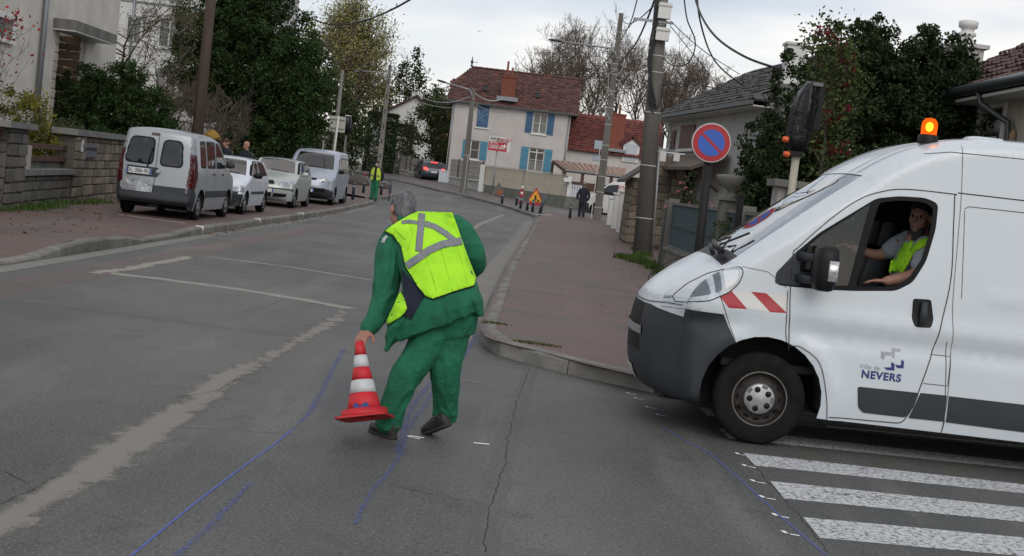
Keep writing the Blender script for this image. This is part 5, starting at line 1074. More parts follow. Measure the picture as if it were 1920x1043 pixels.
# big concrete pole
pb = gt(1203, 478, KH); BPy = pb.y; pt_ = at(1243, 0, BPy)
big = pole('thick concrete utility pole with boxes and cable bundle between pavement and gate', pb, 10.5, .25, .155, m_pole2, bands=(1.0, 2.45, 3.9, 5.0, 5.45, 5.9, 6.3), tp=(1240, 0))
for tl, br in (((1236, 5), (1256, 37)), ((1231, 51), (1253, 78))):
    a, b = at(*tl, BPy - .25), at(*br, BPy - .25); o = MB().box(a.x, b.x, BPy - .38, BPy - .16, b.z, a.z).build('junction_box', m_whitep, big); MB().box(a.x - .02, b.x + .02, BPy - .4, BPy - .14, a.z - .1, a.z - .06).build('box_lid', m_band, o)
a = at(1188, 35, BPy - .2); b = at(1262, 44, BPy - .2); MB().bar(a, b, .07, .07).build('crossarm', m_galv, big)
bund = []
for i in range(7):
    P = [at(x + rnd.uniform(-5, 5), y, BPy - .24) for x, y in ((1233, -10), (1229, 30), (1225, 70), (1219, 110), (1214 + i, 150), (1216 + i * 2, 190), (1222 + i * 2, 212 - 4 * i))]
    bund.append(MB().tube([tuple(p) for p in catmull(P, 3)], .018, 5).build('cable', m_cable, big))
MB().tube([tuple(p) for p in catmull([at(x, y, BPy - .26) for x, y in ((1219, 190), (1230, 205), (1238, 190), (1240, 165))], 4)], .015, 5).build('cable', m_cable, big)
cb = at(1205, 486, BPy - .15); ct = at(1228, 268, BPy - .15); MB().tube([(ct.x + .02, BPy - .12, ct.z), (ct.x + .02, BPy - .12, KH)], .035, 6).build('cable_pipe', m_band, big)
MB().tube([(at(1228, 275, BPy).x + .12, BPy - .1, at(1228, 275, BPy).z), (pb.x + .28, BPy - .1, KH)], .03, 6).build('cable_pipe', m_galv, big)
# lamp pole on the right
pb5 = gt(1119, 413, .1); p5t = at(1165, 25, pb5.y); t = pole('tall street lamp pole with white straps beside the man in black', pb5, p5t.z - pb5.z, .19, .11, m_pole2, True, bands=[.6, 1.35, 2.1, 2.9, 3.6, 4.6, 5.4, 6.2, 7.0, 7.25, 7.5, 7.8, 9.0], tp=(1165, 25))
a = at(1157, 95, pb5.y - .2); b = at(1058, 78, pb5.y - .5); lamp_arm(t, a, b, .045, (.85, .32, .15)) if False else None
b = at(1053, 78, pb5.y - .5); lamp_arm(t, a, b, .045, (.62, .3, .15))
for py_, s in ((95, 1), (132, -1), (148, 1), (176, -1)): q = at(1160 - (py_ - 95) * .12, py_, pb5.y - .2); MB().tube([tuple(p) for p in catmull([q, q + Vector((s * .3, 0, -.2)), q + Vector((s * .28, 0, -.8)), q + Vector((0, 0, -1.3))], 4)], .016, 5).build('cable', m_band, t)
q = at(1150, 60, pb5.y - .2); MB().bar(at(1150, 88, pb5.y - .2), at(1136, 92, pb5.y - .2), .05, .05).build('bracket', m_galv, t)
MB().bar((pb5.x - .3, pb5.y - .22, pb5.z), (pb5.x - .3 + .02, pb5.y - .22, pb5.z + 3.4), .04, .04).build('cable_pipe', m_band, t)
# lamp pole in front of the main house
pb4 = gt(868, 362, .1); p4t = at(888, 165, pb4.y); t = pole('weathered street lamp pole in front of the teal shuttered window', pb4, p4t.z - pb4.z, .20, .11, m_pole2, True, bands=[2.2, 5.5, 7.6, 9.4], tp=(888, 165)); lamp_arm(t, at(886, 172, pb4.y - .2), at(838, 156, pb4.y - .4), .04, (.6, .26, .13))
MB().bar((pb4.x + .05, pb4.y - .22, pb4.z), (pb4.x + .06, pb4.y - .22, pb4.z + 2.2), .035, .035).build('cable_pipe', m_band, t)
# pole behind the second worker
q = at(709, 330, 76); t = pole('pale concrete lamp pole rising behind the second road worker', (q.x, 76, gz(76)), at(729, 122, 76).z - gz(76), .15, .09, m_polec, True); lamp_arm(t, at(726, 140, 75.8), at(678, 133, 75.6), .035, (.5, .24, .12))
for i in range(12): MB().box(q.x - .03, q.x + .03, 76 - .115 + i * .003, 76 - .05, 2.2 + i * .85, 2.45 + i * .85).build('slot', m_darkmetal, t)
q = at(628, 265, 70); t = pole('thin grey pole left of the pale autumn tree', (q.x, 70, gz(70)), at(645, 132, 70).z - gz(70), .13, .08, m_polec, bands=(5.5, 6.6)); 
q = at(371, 246, 37); pole('plain brown wooden pole between the silver van and white hatchback', (q.x, 37, KH), 9.5, .16, .125, m_polew)
# cables in the sky
cid = 0
def cable(label, A, B, sag, r=.02, n=14, m=None):
    a, b = at(*A), at(*B); P = [a.lerp(b, i / n) - Vector((0, 0, sag * 4 * (i / n) * (1 - i / n))) for i in range(n + 1)]
    o = MB().tube(P, r, 5).build('overhead_cable', m or m_cable); tag(o, label, 'cable'); return o
def cablep(label, pts, r=.02):
    o = MB().tube([tuple(p) for p in catmull([at(*p) for p in pts], 6)], r, 5).build('overhead_cable', m_cable); tag(o, label, 'cable'); return o
Bq = BPy - .3
cable('single cable crossing the sky at the top left above the pale tree', (555, 12, 60), (775, -4, 34), .75, .028)
cablep('heavy cable curving from the top of the picture into the berry bush', [(1298, -20, 30), (1315, 30, 27), (1345, 72, 25), (1400, 108, 23), (1470, 132, 22)], .022)
cablep('second heavy cable hanging from the top edge down to the grey roof', [(1305, -20, 30), (1313, 40, 32), (1330, 95, 36), (1352, 128, 39), (1392, 160, 42)], .022)
cablep('loose black loop of cable hanging right of the big concrete pole', [(1281, -20, 34), (1288, 35, 34.5), (1302, 70, 35), (1302, 95, 35.3), (1290, 118, 35.5), (1265, 124, 35.7), (1245, 112, Bq)], .018)
cablep('black cable from the big pole down to the lamp pole straps', [(1230, -8, Bq), (1212, 40, Bq + 4), (1190, 85, Bq + 14), (1162, 118, pb5.y - .3)], .03)
cablep('thin cable crossing from the lamp pole top to the top edge', [(1197, -10, 50), (1183, 40, 58), (1165, 75, pb5.y - .3)], .025)
cablep('slack pale cable between lamp pole top and the big pole crossarm', [(1165, 35, pb5.y - .2), (1176, 45, 60), (1195, 38, 48), (1225, 12, Bq)], .02)
cablep('thin wire running down right from the big pole to the grey roof ridge', [(1258, 40, Bq), (1300, 80, 36), (1340, 110, 38), (1388, 140, 42)], .012)
cablep('lower thin wire from the big pole boxes to the grey roof edge', [(1256, 48, Bq), (1290, 90, 37), (1330, 140, 41), (1345, 165, 44)], .012)
cablep('thin wire from behind the big pole to the grey roof gable', [(1240, 160, Bq), (1290, 158, 38), (1340, 165, 42), (1385, 178, 45)], .014)
cable('wire running from the lamp pole to the red annex roof', (1162, 85, pb5.y), (1060, 165, 91), .5, .03)
cable('slack wire between the weathered lamp pole and the brick chimney', (887, 172, pb4.y), (945, 184, 91), .35, .035, m=m_band)
cable('long slack wire from the pale lamp pole to the weathered lamp pole', (729, 126, 76), (887, 178, pb4.y), 1.1, .025, m=m_galv)
cable('second slack wire below the long one towards the house corner', (726, 160, 76), (872, 200, 91), .5, .02, m=m_galv)
cable('wire running from the weathered lamp pole along the house front', (884, 190, pb4.y), (968, 205, 91), .4, .022, m=m_galv)
cable('thin wire from lamp pole to the crossarm of the big concrete pole', (1162, 46, pb5.y), (1190, 36, Bq), .3, .014)
cable('lower thin wire between the lamp pole and the big concrete pole', (1160, 60, pb5.y), (1215, 110, Bq), .5, .014)

# ------------------------------------------------------------------ signs and street furniture
m_red = mat('sign_red', (0.36, 0.010, 0.018), 0.4, (0.34, 0.012, 0.02), 5); m_sblue = mat('sign_blue', (0.02, 0.10, 0.46), 0.4, (0.025, 0.085, 0.38), 5); m_signw = mat('sign_white', (.6, .6, .58), .4)
SY = 16.0; sc = at(1332, 268.5, SY); sr = (at(1370, 269, SY) - at(1294, 269, SY)).length / 2 * .99
sg = thing('no_parking_sign', 'round red and blue no parking sign on a thick dark post', 'road sign', (sc.x - .02, SY, KH))
FR = Matrix.Translation(sc + Vector((0, -.07, 0))) @ Matrix.Rotation(R(90), 4, 'X') @ Matrix.Rotation(R(0), 4, 'Z')
tilt = Matrix.Rotation(R(-5), 4, 'Y')
FR = Matrix.Translation(sc + Vector((0, -.07, 0))) @ Matrix.Rotation(R(-9), 4, 'Y') @ Matrix.Rotation(R(90), 4, 'X')
MB().lathe([(.001, -.02), (sr * .985, -.02), (sr, -.012), (sr, .012), (sr * .97, .016)], FR, 48).build('plate', m_galv, sg)
MB().lathe([(sr * .96, .0165), (.001, .0165)], FR, 48, smooth=False).build('white_rim', m_signw, sg, fix=False)
MB().lathe([(sr * .925, .019), (.001, .019)], FR, 48, smooth=False).build('red_ring', m_red, sg, fix=False)
MB().lathe([(sr * .66, .0215), (.001, .0215)], FR, 48, smooth=False).build('blue_field', m_sblue, sg, fix=False)
Mb = FR @ Matrix.Rotation(R(-48), 4, 'Z'); L = sr * .70; MB().add([Mb @ Vector(p) for p in ((-L, -sr * .07, .0235), (L, -sr * .07, .0235), (L, sr * .07, .0235), (-L, sr * .07, .0235))], [(0, 1, 2, 3)]).build('diagonal_bar', m_red, sg, fix=False)
pbz = at(1306, 508, SY); dirp = (sc - pbz); bx = sc.x - dirp.x / dirp.z * (sc.z - KH); MB().tube([(bx, SY, KH), (sc.x, SY, sc.z - .02)], .055, 16).build('post', mat('dark_post_paint', (.012, .0125, .013), .6, (.02, .02, .02), 20, spec=.2), sg); MB().cbox(sc + Vector((0, -.035, -.12)), (.14, .07, .05)).build('clamp', m_galv, sg)
# hooded traffic light
HYy = 17.0; t = thing('traffic_light', 'traffic light wrapped in a black bin bag on a leaning pale pole', 'traffic light', (at(1478, 420, HYy).x, HYy, KH))
a, b = at(1476, 420, HYy), at(1494, 283, HYy); d = b - a; base = a - d * ((a.z - KH) / d.z); MB().tube([base, b], .05, 12).build('pole', mat('pale_pole_paint', (.36, .34, .27), .6), t)
c0 = [at(x, y, HYy) for x, y in ((1492, 290), (1494, 272), (1500, 240), (1508, 205), (1516, 175), (1524, 155))]
rad = [(.04, .05), (.13, .12), (.14, .14), (.15, .16), (.12, .13), (.07, .08)]
mb = MB(); NB = 26; vs = []
for i in range(16):
    f = i / 15 * 5; k_ = min(4, int(f)); u = f - k_; c = c0[k_].lerp(c0[k_ + 1], u); rx = rad[k_][0] * (1 - u) + rad[k_ + 1][0] * u; ry = rad[k_][1] * (1 - u) + rad[k_ + 1][1] * u
    for q in range(NB):
        an = 2 * math.pi * q / NB; nn = 1 + .30 * mnoise.noise(Vector((math.cos(an) * 2.5, math.sin(an) * 2.5, i * .22))) + .10 * math.sin(an * 6 + i * .4)
        vs.append(c + Vector((math.cos(an) * rx * nn, math.sin(an) * ry * nn, .02 * math.sin(3 * an))))
mb.add(vs, [(i * NB + q, i * NB + (q + 1) % NB, (i + 1) * NB + (q + 1) % NB, (i + 1) * NB + q) for i in range(15) for q in range(NB)] + [tuple(15 * NB + q for q in range(NB))], True)
mb.build('black_bag', mat('bin_bag', (.006, .0065, .008), .3, bump=.8, bscale=14, spec=.35), t)
MB().box(c0[5].x - .06, c0[5].x + .17, HYy + .02, HYy + .16, c0[2].z, c0[5].z - .02).build('signal_box', m_black, t)
a, b = at(1522, 155, HYy), at(1540, 164, HYy); MB().box(a.x, b.x, HYy - .1, HYy + .12, b.z, a.z).build('signal_top', mat('grey_plastic', (.12, .125, .13), .5), t)
for x, y in ((1478, 262), (1480, 290)): q = at(x, y, HYy - .08); MB().lathe([(.035, 0), (.04, .04), (.03, .07), (.001, .08)], Matrix.Translation(q) @ Matrix.Rotation(R(-90), 4, 'Y'), 10).build('orange_cap', mat('orange_lens', (.6, .09, .015), .4), t)
q = at(1492, 288, HYy - .05); MB().cbox(q, (.16, .12, .05)).build('clamp', m_black, t)
# square sign seen from the back, second bagged light, dark plate (left)
q = at(633, 233, 58); t = thing('square_sign', 'back of a pale square road sign over the silver minivan', 'road sign', (at(628, 300, 58).x, 58, gz(58)))
MB().box(q.x - .34, q.x + .34, 57.97, 58, q.z - .34, q.z + .34).build('plate', mat('sign_back', (.42, .42, .37), .6), t)
for dz in (-.18, .2): MB().box(q.x - .3, q.x + .3, 57.93, 57.965, q.z + dz - .02, q.z + dz + .02).build('rail', m_galv, t)
b1, t1 = at(628, 262, 57.9), at(635, 218, 57.9); MB().tube([(t1.x - (t1.z - gz(58)) * .02, 57.9, gz(58)), t1], .04, 8).build('post', m_signw, t)
q = at(651, 235, 59); t = thing('traffic_light', 'small bagged traffic light right of the square sign back', 'traffic light', (q.x, 59, gz(59))); MB().sections([(q + Vector((0, 0, z)), (r, 0, 0), (0, r, 0)) for z, r in ((-.42, .08), (-.36, .16), (-.1, .2), (.2, .19), (.38, .15), (.42, .05))], 10).build('black_bag', MATS['bin_bag'], t); MB().tube([(q.x, 59, gz(59)), (q.x, 59, q.z)], .04, 8).build('pole', m_polec, t); MB().box(q.x - .12, q.x + .12, 58.9, 59.1, q.z + .40, q.z + .44).build('signal_top', m_signw, t)
a, b = at(596, 250, 60), at(619, 264, 60); t = thing('direction_board', 'small dark board sign behind the silver minivan roof', 'sign', ((a.x + b.x) / 2, 60, gz(60))); MB().box(a.x, b.x, 59.97, 60, b.z, a.z).build('board', mat('dark_brown_board', (.06, .045, .045), .5), t); MB().tube([((a.x + b.x) / 2, 60.03, gz(60)), ((a.x + b.x) / 2, 60.03, a.z)], .035, 6).build('post', m_galv, t)
MB().box(a.x + .1, b.x - .1, 59.955, 59.965, a.z - .16, a.z - .1).build('text_strip', m_band, t)
# supermarket sign
SYm = 80.0; A = at(918, 254.5, SYm); B = at(955.5, 286.5, SYm); A2 = at(957.6, 259.7, SYm); A3 = at(915, 281, SYm)
x0_, x1_ = (A.x + A3.x) / 2, (A2.x + B.x) / 2; z1_, z0_ = (A.z + A2.z) / 2, (A3.z + B.z) / 2; hh = z1_ - z0_; ww = x1_ - x0_
t = thing('shop_direction_sign', 'red and white supermarket direction board with a white arrow', 'sign', ((x0_ + x1_) / 2, SYm, gz(SYm)))
MB().box(x0_, x1_, SYm, SYm + .05, z0_, z1_).build('board', m_signw, t)
MB().add([(x0_, SYm - .004, z0_), (x1_ - ww * .14, SYm - .004, z0_), (x1_ - ww * .14, SYm - .004, z1_ - hh * .36), (x0_, SYm - .004, z1_ - hh * .36)], [(0, 1, 2, 3)]).build('red_panel', mat('panel_red', (.40, .02, .04), .5), t)
TM = lambda x, y, z: Matrix(((1, 0, 0, x), (0, 0, -1, y), (0, 1, 0, z), (0, 0, 0, 1)))
m_char = mat('charcoal_print', (.06, .06, .07), .6); m_rprint = mat('red_print', (.45, .02, .04), .6)
txt('inter', .30, TM(x0_ + ww * .06, SYm - .006, z1_ - hh * .15), m_char, t, bold=.008, align='LEFT'); txt('marché', .30, TM(x0_ + ww * .36, SYm - .006, z1_ - hh * .15), m_rprint, t, bold=.008, align='LEFT')
txt('LES MOUSQUETAIRES', .085, TM(x0_ + ww * .62, SYm - .006, z1_ - hh * .30), m_char, t, bold=.004)
txt('Bas Tine', .14, TM(x0_ + ww * .06, SYm - .008, z1_ - hh * .45), m_signw, t, align='LEFT', bold=.004); txt('B. Aurelle', .14, TM(x0_ + ww * .06, SYm - .008, z1_ - hh * .62), m_signw, t, align='LEFT', bold=.004); txt('DRIVE 24/24', .17, TM(x0_ + ww * .06, SYm - .008, z1_ - hh * .78), m_signw, t, align='LEFT', bold=.006)
ax_, az_ = x0_ + ww * .70, z1_ - hh * .62; s_r = .16
MB().add([(ax_ - .17, SYm - .008, az_ - .04), (ax_ + .03, SYm - .008, az_ - .04), (ax_ + .03, SYm - .008, az_ - .14), (ax_ + .2, SYm - .008, az_), (ax_ + .03, SYm - .008, az_ + .14), (ax_ + .03, SYm - .008, az_ + .04), (ax_ - .17, SYm - .008, az_ + .04)], [(0, 1, 5, 6), (2, 3, 4)]).build('arrow', m_signw, t)
MB().tube([((x0_ + x1_) / 2 - .1, SYm + .09, gz(SYm)), ((x0_ + x1_) / 2 - .1, SYm + .09, z0_ + .3)], .045, 8).build('post', m_galv, t)
# road works sign and the one seen from behind
def tri_sign(label, cx, cy, Y, s, face, tiltb=0, name='roadworks_sign'):
    c = at(cx, cy, Y); t = thing(name, label, 'road sign', (c.x, Y, gz(Y))); h = s * .866
    def tri(k, y): return [(c.x - s / 2 * k, y, c.z - h / 3 * k), (c.x + s / 2 * k, y, c.z - h / 3 * k), (c.x, y, c.z + 2 * h / 3 * k)]
    def tp(k, y0, y1, m, nm): V = tri(k, y0) + tri(k, y1); return MB().add(V, [(0, 1, 2), (3, 5, 4), (0, 3, 4, 1), (1, 4, 5, 2), (2, 5, 3, 0)]).build(nm, m, t)
    if face:
        tp(1, Y, Y + .03, m_galv, 'plate'); tp(.98, Y - .006, Y - .002, m_red, 'red_border'); tp(.74, Y - .012, Y - .008, mat('sign_yellow', (.75, .36, .02), .5), 'yellow_field')
        x, z, k = c.x, c.z, s / 1.0; f = lambda *P: [(x + px * k, Y - .016, z + pz * k) for px, pz in P]; m = MB()
        m.add(f((-.02, .17), (.02, .20), (.05, .17), (.02, .13)), [(0, 1, 2, 3)]); m.add(f((-.06, .12), (.03, .13), (.05, .0), (-.03, -.02)), [(0, 1, 2, 3)]); m.add(f((-.03, -.02), (.02, -.02), (-.05, -.19), (-.10, -.19)), [(0, 1, 2, 3)]); m.add(f((.0, -.02), (.05, 0), (.07, -.19), (.02, -.19)), [(0, 1, 2, 3)])
        m.add(f((.02, .09), (.04, .07), (.13, -.03), (.11, -.05)), [(0, 1, 2, 3)]); m.add(f((.10, -.19), (.27, -.19), (.2, -.09), (.15, -.10)), [(0, 1, 2, 3)]); m.add(f((-.12, .06), (-.10, .07), (.13, -.1), (.12, -.12)), [(0, 1, 2, 3)]); m.build('digging_man', m_black, t)
        MB().box(c.x - s * .42, c.x + s * .42, Y - .01, Y + .02, c.z - h / 3 - .13, c.z - h / 3 - .02).build('red_strip', m_red, t)
    else: tp(1, Y, Y + .03, mat('dull_grey_back', (.12, .12, .11), .7), 'plate'); MB().box(c.x - .05, c.x + .32, Y - .04, Y - .004, c.z - .28, c.z + .02).build('sticker', mat('rust_orange', (.28, .09, .04), .7), t)
    MB().bar((c.x - s * .3, Y + .05, c.z), (c.x - s * .36, Y + .5, gz(Y) + .12), .04, .04).bar((c.x + s * .3, Y + .05, c.z), (c.x + s * .36, Y + .5, gz(Y) + .12), .04, .04).bar((c.x - s * .3, Y + .02, c.z - h / 3), (c.x - s * .3, Y + .0, gz(Y) + .12), .04, .04).bar((c.x + s * .3, Y + .02, c.z - h / 3), (c.x + s * .3, Y, gz(Y) + .12), .04, .04).build('stand', m_galv, t)
    return t
tri_sign('orange and red triangular roadworks sign standing among the bollards', 1004, 371, 69.5, .95, True)
tri_sign('grey triangular sign standing by the foot of the cream fence', 934.5, 357, 79, .85, False, name='warning_sign')
q = gt(977, 383, .12); t = thing('traffic_post', 'red and white striped plastic post left of the roadworks sign', 'traffic post', (q.x, 73, gz(73) + .12)); q = Vector((q.x * 73 / q.y, 73, gz(73) + .12)); qx = at(977, 375, 73).x
for i in range(6): MB().lathe([(.001, .16 * i), (.10 - .004 * i, .16 * i), (.10 - .004 * i, .16 * i + .16), (.001, .16 * i + .16)], Matrix.Translation((qx, 73, q.z)), 12).build('band', m_red if i % 2 == 0 else m_signw, t)
MB().cbox((qx, 73, q.z + .55), (.36, .12, .1)).build('arm', m_red, t)
# bollards
m_boll = mat('bollard_paint', (0.045, 0.055, 0.075), 0.5, (.06, .07, .09), 6)
BO = thing('bollard', '', 'bollard', (0, 0, 0), group='dark steel bollards at the kerbs')
MB().lathe([(.001, 0), (.065, 0), (.06, .9), (.06, .93), (.068, .95), (.068, 1.0), (.05, 1.05), (.001, 1.07)], None, 12).build('post', m_boll, BO); MB().lathe([(.066, .80), (.066, .86)], None, 12).build('ring', m_band, BO); MB().box(-.09, .09, -.09, .09, -.01, .02).build('foot_plate', m_boll, BO)
bl = [('dark bollard in front of the grey warning triangle', 941, 382, 362), ('dark bollard just left of the red and white post', 968, 385, 366), ('dark bollard directly before the red and white post', 975.5, 391, 370), ('dark bollard left of the roadworks sign', 988, 395, 373), ('dark bollard under the roadworks sign', 998, 397.5, 374), ('dark bollard left of the man in the black coat', 1068, 410, 382),
      ('dark bollard at the rear corner of the silver minivan', 645, 380, 345), ('second dark bollard from the silver minivan', 661, 375, 342), ('dark bollard directly left of the second worker', 681, 362, 338), ('dark bollard directly right of the second worker', 714, 366, 342), ('rightmost dark bollard on the island by the dark car', 731, 362, 340)]
for i, (lab, px_, py_, pt__) in enumerate(bl):
    q = gt(px_, py_, .13); o = BO if i == 0 else copy_tree(BO); o.location = (q.x, q.y, q.z); o['label'] = lab; hgt = (py_ - pt__) / F * q.y * 1.0; s = hgt / 1.07; o.scale = (1, 1, s)
q = gt(1012, 401, .12); t = thing('leaning_post', 'taller dark post leaning right beside the roadworks sign', 'post', (q.x, q.y, q.z)); a = at(1022, 363, q.y); MB().tube([q, (a.x + .0, q.y, a.z)], .085, 10).build('post', m_boll, t); MB().lathe([(.001, 0), (.14, 0), (.12, .03), (.001, .03)], Matrix.Translation(q), 12).build('foot', m_boll, t)
ra, rb = at(702, 331, 62), at(733, 340, 61); t = thing('guard_rail', 'low dark guard rail across the island behind the second worker', 'rail', (ra.x, 62, gz(62))); MB().tube([ra, rb], .035, 6).build('top_rail', m_boll, t); MB().tube([ra, (ra.x, 62, gz(62))], .03, 6).build('leg', m_boll, t); MB().tube([rb, (rb.x, 61, gz(61))], .03, 6).build('leg', m_boll, t)
rs_ = np.random.RandomState(9)
for lab, px_, py_, s in (('small dark boulder on the island by the worker', 720, 355, .42), ('low dark rock mound behind the silver minivan', 668, 347, .8)):
    q = gt(px_, py_, .1); m = MB().ball(q + Vector((0, 0, s * .2)), (s * .9, s * .6, s * .5), 10, 6); m.v = [(x + rs_.uniform(-.06, .06), y + rs_.uniform(-.06, .06), z + rs_.uniform(-.04, .04)) for x, y, z in m.v]; tag(m.build('boulder', mat('dark_rock', (.06, .055, .05), .95, (.09, .085, .075), 4, .6, 20)), lab, 'rock')
for lab, px_, py_ in (('crumpled white litter by the left wall weeds', 40, 385), ('small white scrap in the left gutter', 460, 408)):
    q = gt(px_, py_, .12 if px_ < 100 else 0); m = MB().ball(q + Vector((0, 0, .03)), (.11, .07, .05), 8, 5); m.v = [(x + rs_.uniform(-.02, .02), y, z + rs_.uniform(-.015, .015)) for x, y, z in m.v]; tag(m.build('litter', m_signw), lab, 'litter')
# ------------------------------------------------------------------ vehicles
def paint(name, c, rough=.28, metal=0.0, dirt=None):
    return mat(name, c, rough, dirt or tuple(v * .96 for v in c), 1.2, coat=.3, metal=metal, dark_back=(.02, .02, .02), detail=3)
m_tyre = mat('tyre_rubber', (.009, .009, .009), .9, (.016, .0155, .015), 12, .3, 60, spec=.12); m_under = mat('underbody', (.01, .01, .01), .9); m_trim = mat('dark_grey_trim', (.018, .022, .027), .62, (.025, .030, .035), 5, .1, 120); m_rubber = mat('window_rubber', (.006, .006, .007), .6, spec=.2)
m_cg = glass('car_glass', (.30, .37, .38), .6); m_cgd = glass('dark_car_glass', (.09, .12, .12), .4); m_lampw = mat('headlamp_lens', (.50, .53, .55), .12, (.22, .24, .26), 9, coat=1.0, metal=.35); m_tl = mat('tail_lamp_red', (.055, .004, .007), .2, coat=.8)
m_seat = mat('seat_cloth', (.045, .047, .05), .9); m_hub = mat('wheel_silver', (.42, .43, .44), .35, (.30, .31, .32), 6, metal=.5); m_seam = mat('panel_gap', (.012, .012, .012), .8)
class Body:
    def __init__(s, prof, W, r, p=2.5, ns=7, grid=.12, arches=(), zb=.25):
        """prof: control points (y, z, bow, crown) from the front bottom over the top to the rear bottom; W(y, z) half width"""
        s.P = np.array(catmull(prof, ns)); s.W = W; s.r = r; s.p = p; s.ns = ns; s.grid = grid
        yc = (s.P[:, 0].max() + s.P[:, 0].min()) / 2
        wy = np.clip((s.P[:, 0] - yc) / (s.P[:, 0].max() - yc), -1, 1)
        s.Q = np.c_[s.P[:, 0] - s.P[:, 2] * np.sign(wy), s.P[:, 1] - s.P[:, 3]]
        d = np.hypot(*np.diff(s.P[:, :2], axis=0).T); s.arc = np.r_[0, np.cumsum(d)]
        s.arches = arches; s.zb = zb; s.N = len(s.P)
    def sidx(s, c):          # control index -> arc length
        return float(np.interp(c * s.ns, np.arange(s.N), s.arc))
    def top(s, t, a):        # t in -1..1, a arc length arrays -> 3D
        i = np.arange(s.N); f = np.interp(a, s.arc, i); C_ = np.c_[np.interp(f, i, s.P[:, 0]), np.interp(f, i, s.P[:, 1])]; Qq = np.c_[np.interp(f, i, s.Q[:, 0]), np.interp(f, i, s.Q[:, 1])]
        k = np.abs(t) ** s.p; yz = C_ + (Qq - C_) * k[:, None]; We = np.array([s.W(y, z) for y, z in Qq]) - s.r
        return np.c_[t * We, yz]
    def side(s, y, z):
        a, b = s.Q[:-1], s.Q[1:]; pts = np.c_[y, z]; dm = np.full(len(pts), 9.0)
        for i in range(len(a)):
            ab = b[i] - a[i]; L = ab @ ab
            if L < 1e-12: continue
            t = np.clip(((pts - a[i]) @ ab) / L, 0, 1); dm = np.minimum(dm, np.hypot(*(pts - a[i] - t[:, None] * ab).T))
        q = np.clip(s.r - dm, 0, s.r); return np.array([s.W(u, v) for u, v in pts]) - (s.r - np.sqrt(np.maximum(0, s.r ** 2 - q ** 2)))
    def outline(s):
        Q = [tuple(q) for q in s.Q]; bot = []; y1, y0 = s.Q[-1][0], s.Q[0][0]; seq = [(y1, s.zb)]
        for (yc, zc, ra) in sorted(s.arches):
            h = math.sqrt(max(0, ra * ra - (zc - s.zb) ** 2)) if zc > s.zb else ra; a0 = math.atan2(s.zb - zc, -h) % (2 * math.pi); a1 = math.atan2(s.zb - zc, h)
            if a0 < math.pi / 2: a0 += 2 * math.pi
            a0 = math.pi + math.asin(min(1, (zc - s.zb) / ra)); a1 = -math.asin(min(1, (zc - s.zb) / ra))
            seq += [(yc + ra * math.cos(a0 + (a1 - a0) * k / 16), zc + ra * math.sin(a0 + (a1 - a0) * k / 16)) for k in range(17)]
        seq.append((y0, s.zb)); return Q + seq
    def make(s, root, m_body, side_regs, top_regs, sides=(-1, 1)):
        """regions: (name, polygon, material, kwargs)"""
        out_ = s.outline(); ol = []
        for q in densify(out_, .09):
            if not ol or math.hypot(q[0] - ol[-1][0], q[1] - ol[-1][1]) > .004: ol.append(q)
        if math.hypot(ol[0][0] - ol[-1][0], ol[0][1] - ol[-1][1]) < .004: ol.pop()
        a = np.array(ol); g = s.grid; gx, gy = np.meshgrid(np.arange(a[:, 0].min(), a[:, 0].max(), g), np.arange(a[:, 1].min(), a[:, 1].max(), g)); G_ = np.c_[gx.ravel(), gy.ravel()]
        G_ = G_ + nrs.uniform(-.002, .002, G_.shape); ex = [G_[pip(G_, ol)]]
        nrm = np.gradient(s.Q, axis=0); nrm = np.c_[-nrm[:, 1], nrm[:, 0]]; nrm /= np.linalg.norm(nrm, axis=1)[:, None] + 1e-9
        for o in (.08, .3, .65, 1.05): 
            q = s.Q + nrm * s.r * o; 
            ok = pip(q, ol); q2 = s.Q - nrm * s.r * o; ok2 = pip(q2, ol); ex.append(np.where(ok[:, None], q, q2)[ok | ok2][::2 if o < .2 else 1])
        ex = np.vstack(ex)
        loops = [ol] + [densify(r_[1], .08) for r_ in side_regs]
        v, f = cdt(loops, ex); c = v[f].mean(1); inside = pip(c, ol); f = f[inside]; c = c[inside]
        reg = np.full(len(f), -1)
        for i, r_ in enumerate(side_regs): reg[pip(c, r_[1])] = i
        x = s.side(v[:, 0], v[:, 1])
        for sg in sides:
            V = np.c_[sg * x, v[:, 0], v[:, 1]]; Fc = f.copy()
            fn = np.cross(V[Fc[:, 1]] - V[Fc[:, 0]], V[Fc[:, 2]] - V[Fc[:, 0]]); flip = fn[:, 0] * sg < 0; Fc[flip] = Fc[flip][:, ::-1]
            s.emit(root, V, Fc, reg, side_regs, m_body, sg)
        # top surface
        A_ = s.arc[-1]; k = .95; Wm = 1.0
        oc = [(t, aa) for aa in s.arc[::2] for t in (-1, 1)]
        ol2 = [(-1, q) for q in s.arc] + [(t, A_) for t in np.linspace(-1, 1, 12)[1:-1]] + [(1, q) for q in s.arc[::-1]] + [(t, 0) for t in np.linspace(1, -1, 12)[1:-1]]
        tr = [(n_, [(t, s.sidx(ci)) for t, ci in pl], m_, kw) for n_, pl, m_, kw in top_regs]
        gt_, ga = np.meshgrid(np.linspace(-.96, .96, 13), s.arc[1:-1]); E = np.c_[gt_.ravel(), ga.ravel()] + nrs.uniform(-.0015, .0015, (gt_.size, 2))
        v, f = cdt([ol2] + [densify(r_[1], .07) for r_ in tr], E); c = v[f].mean(1); ok = (np.abs(c[:, 0]) < 1) & (c[:, 1] > 0) & (c[:, 1] < A_); f = f[ok]; c = c[ok]
        reg = np.full(len(f), -1)
        for i, r_ in enumerate(tr): reg[pip(c, r_[1])] = i
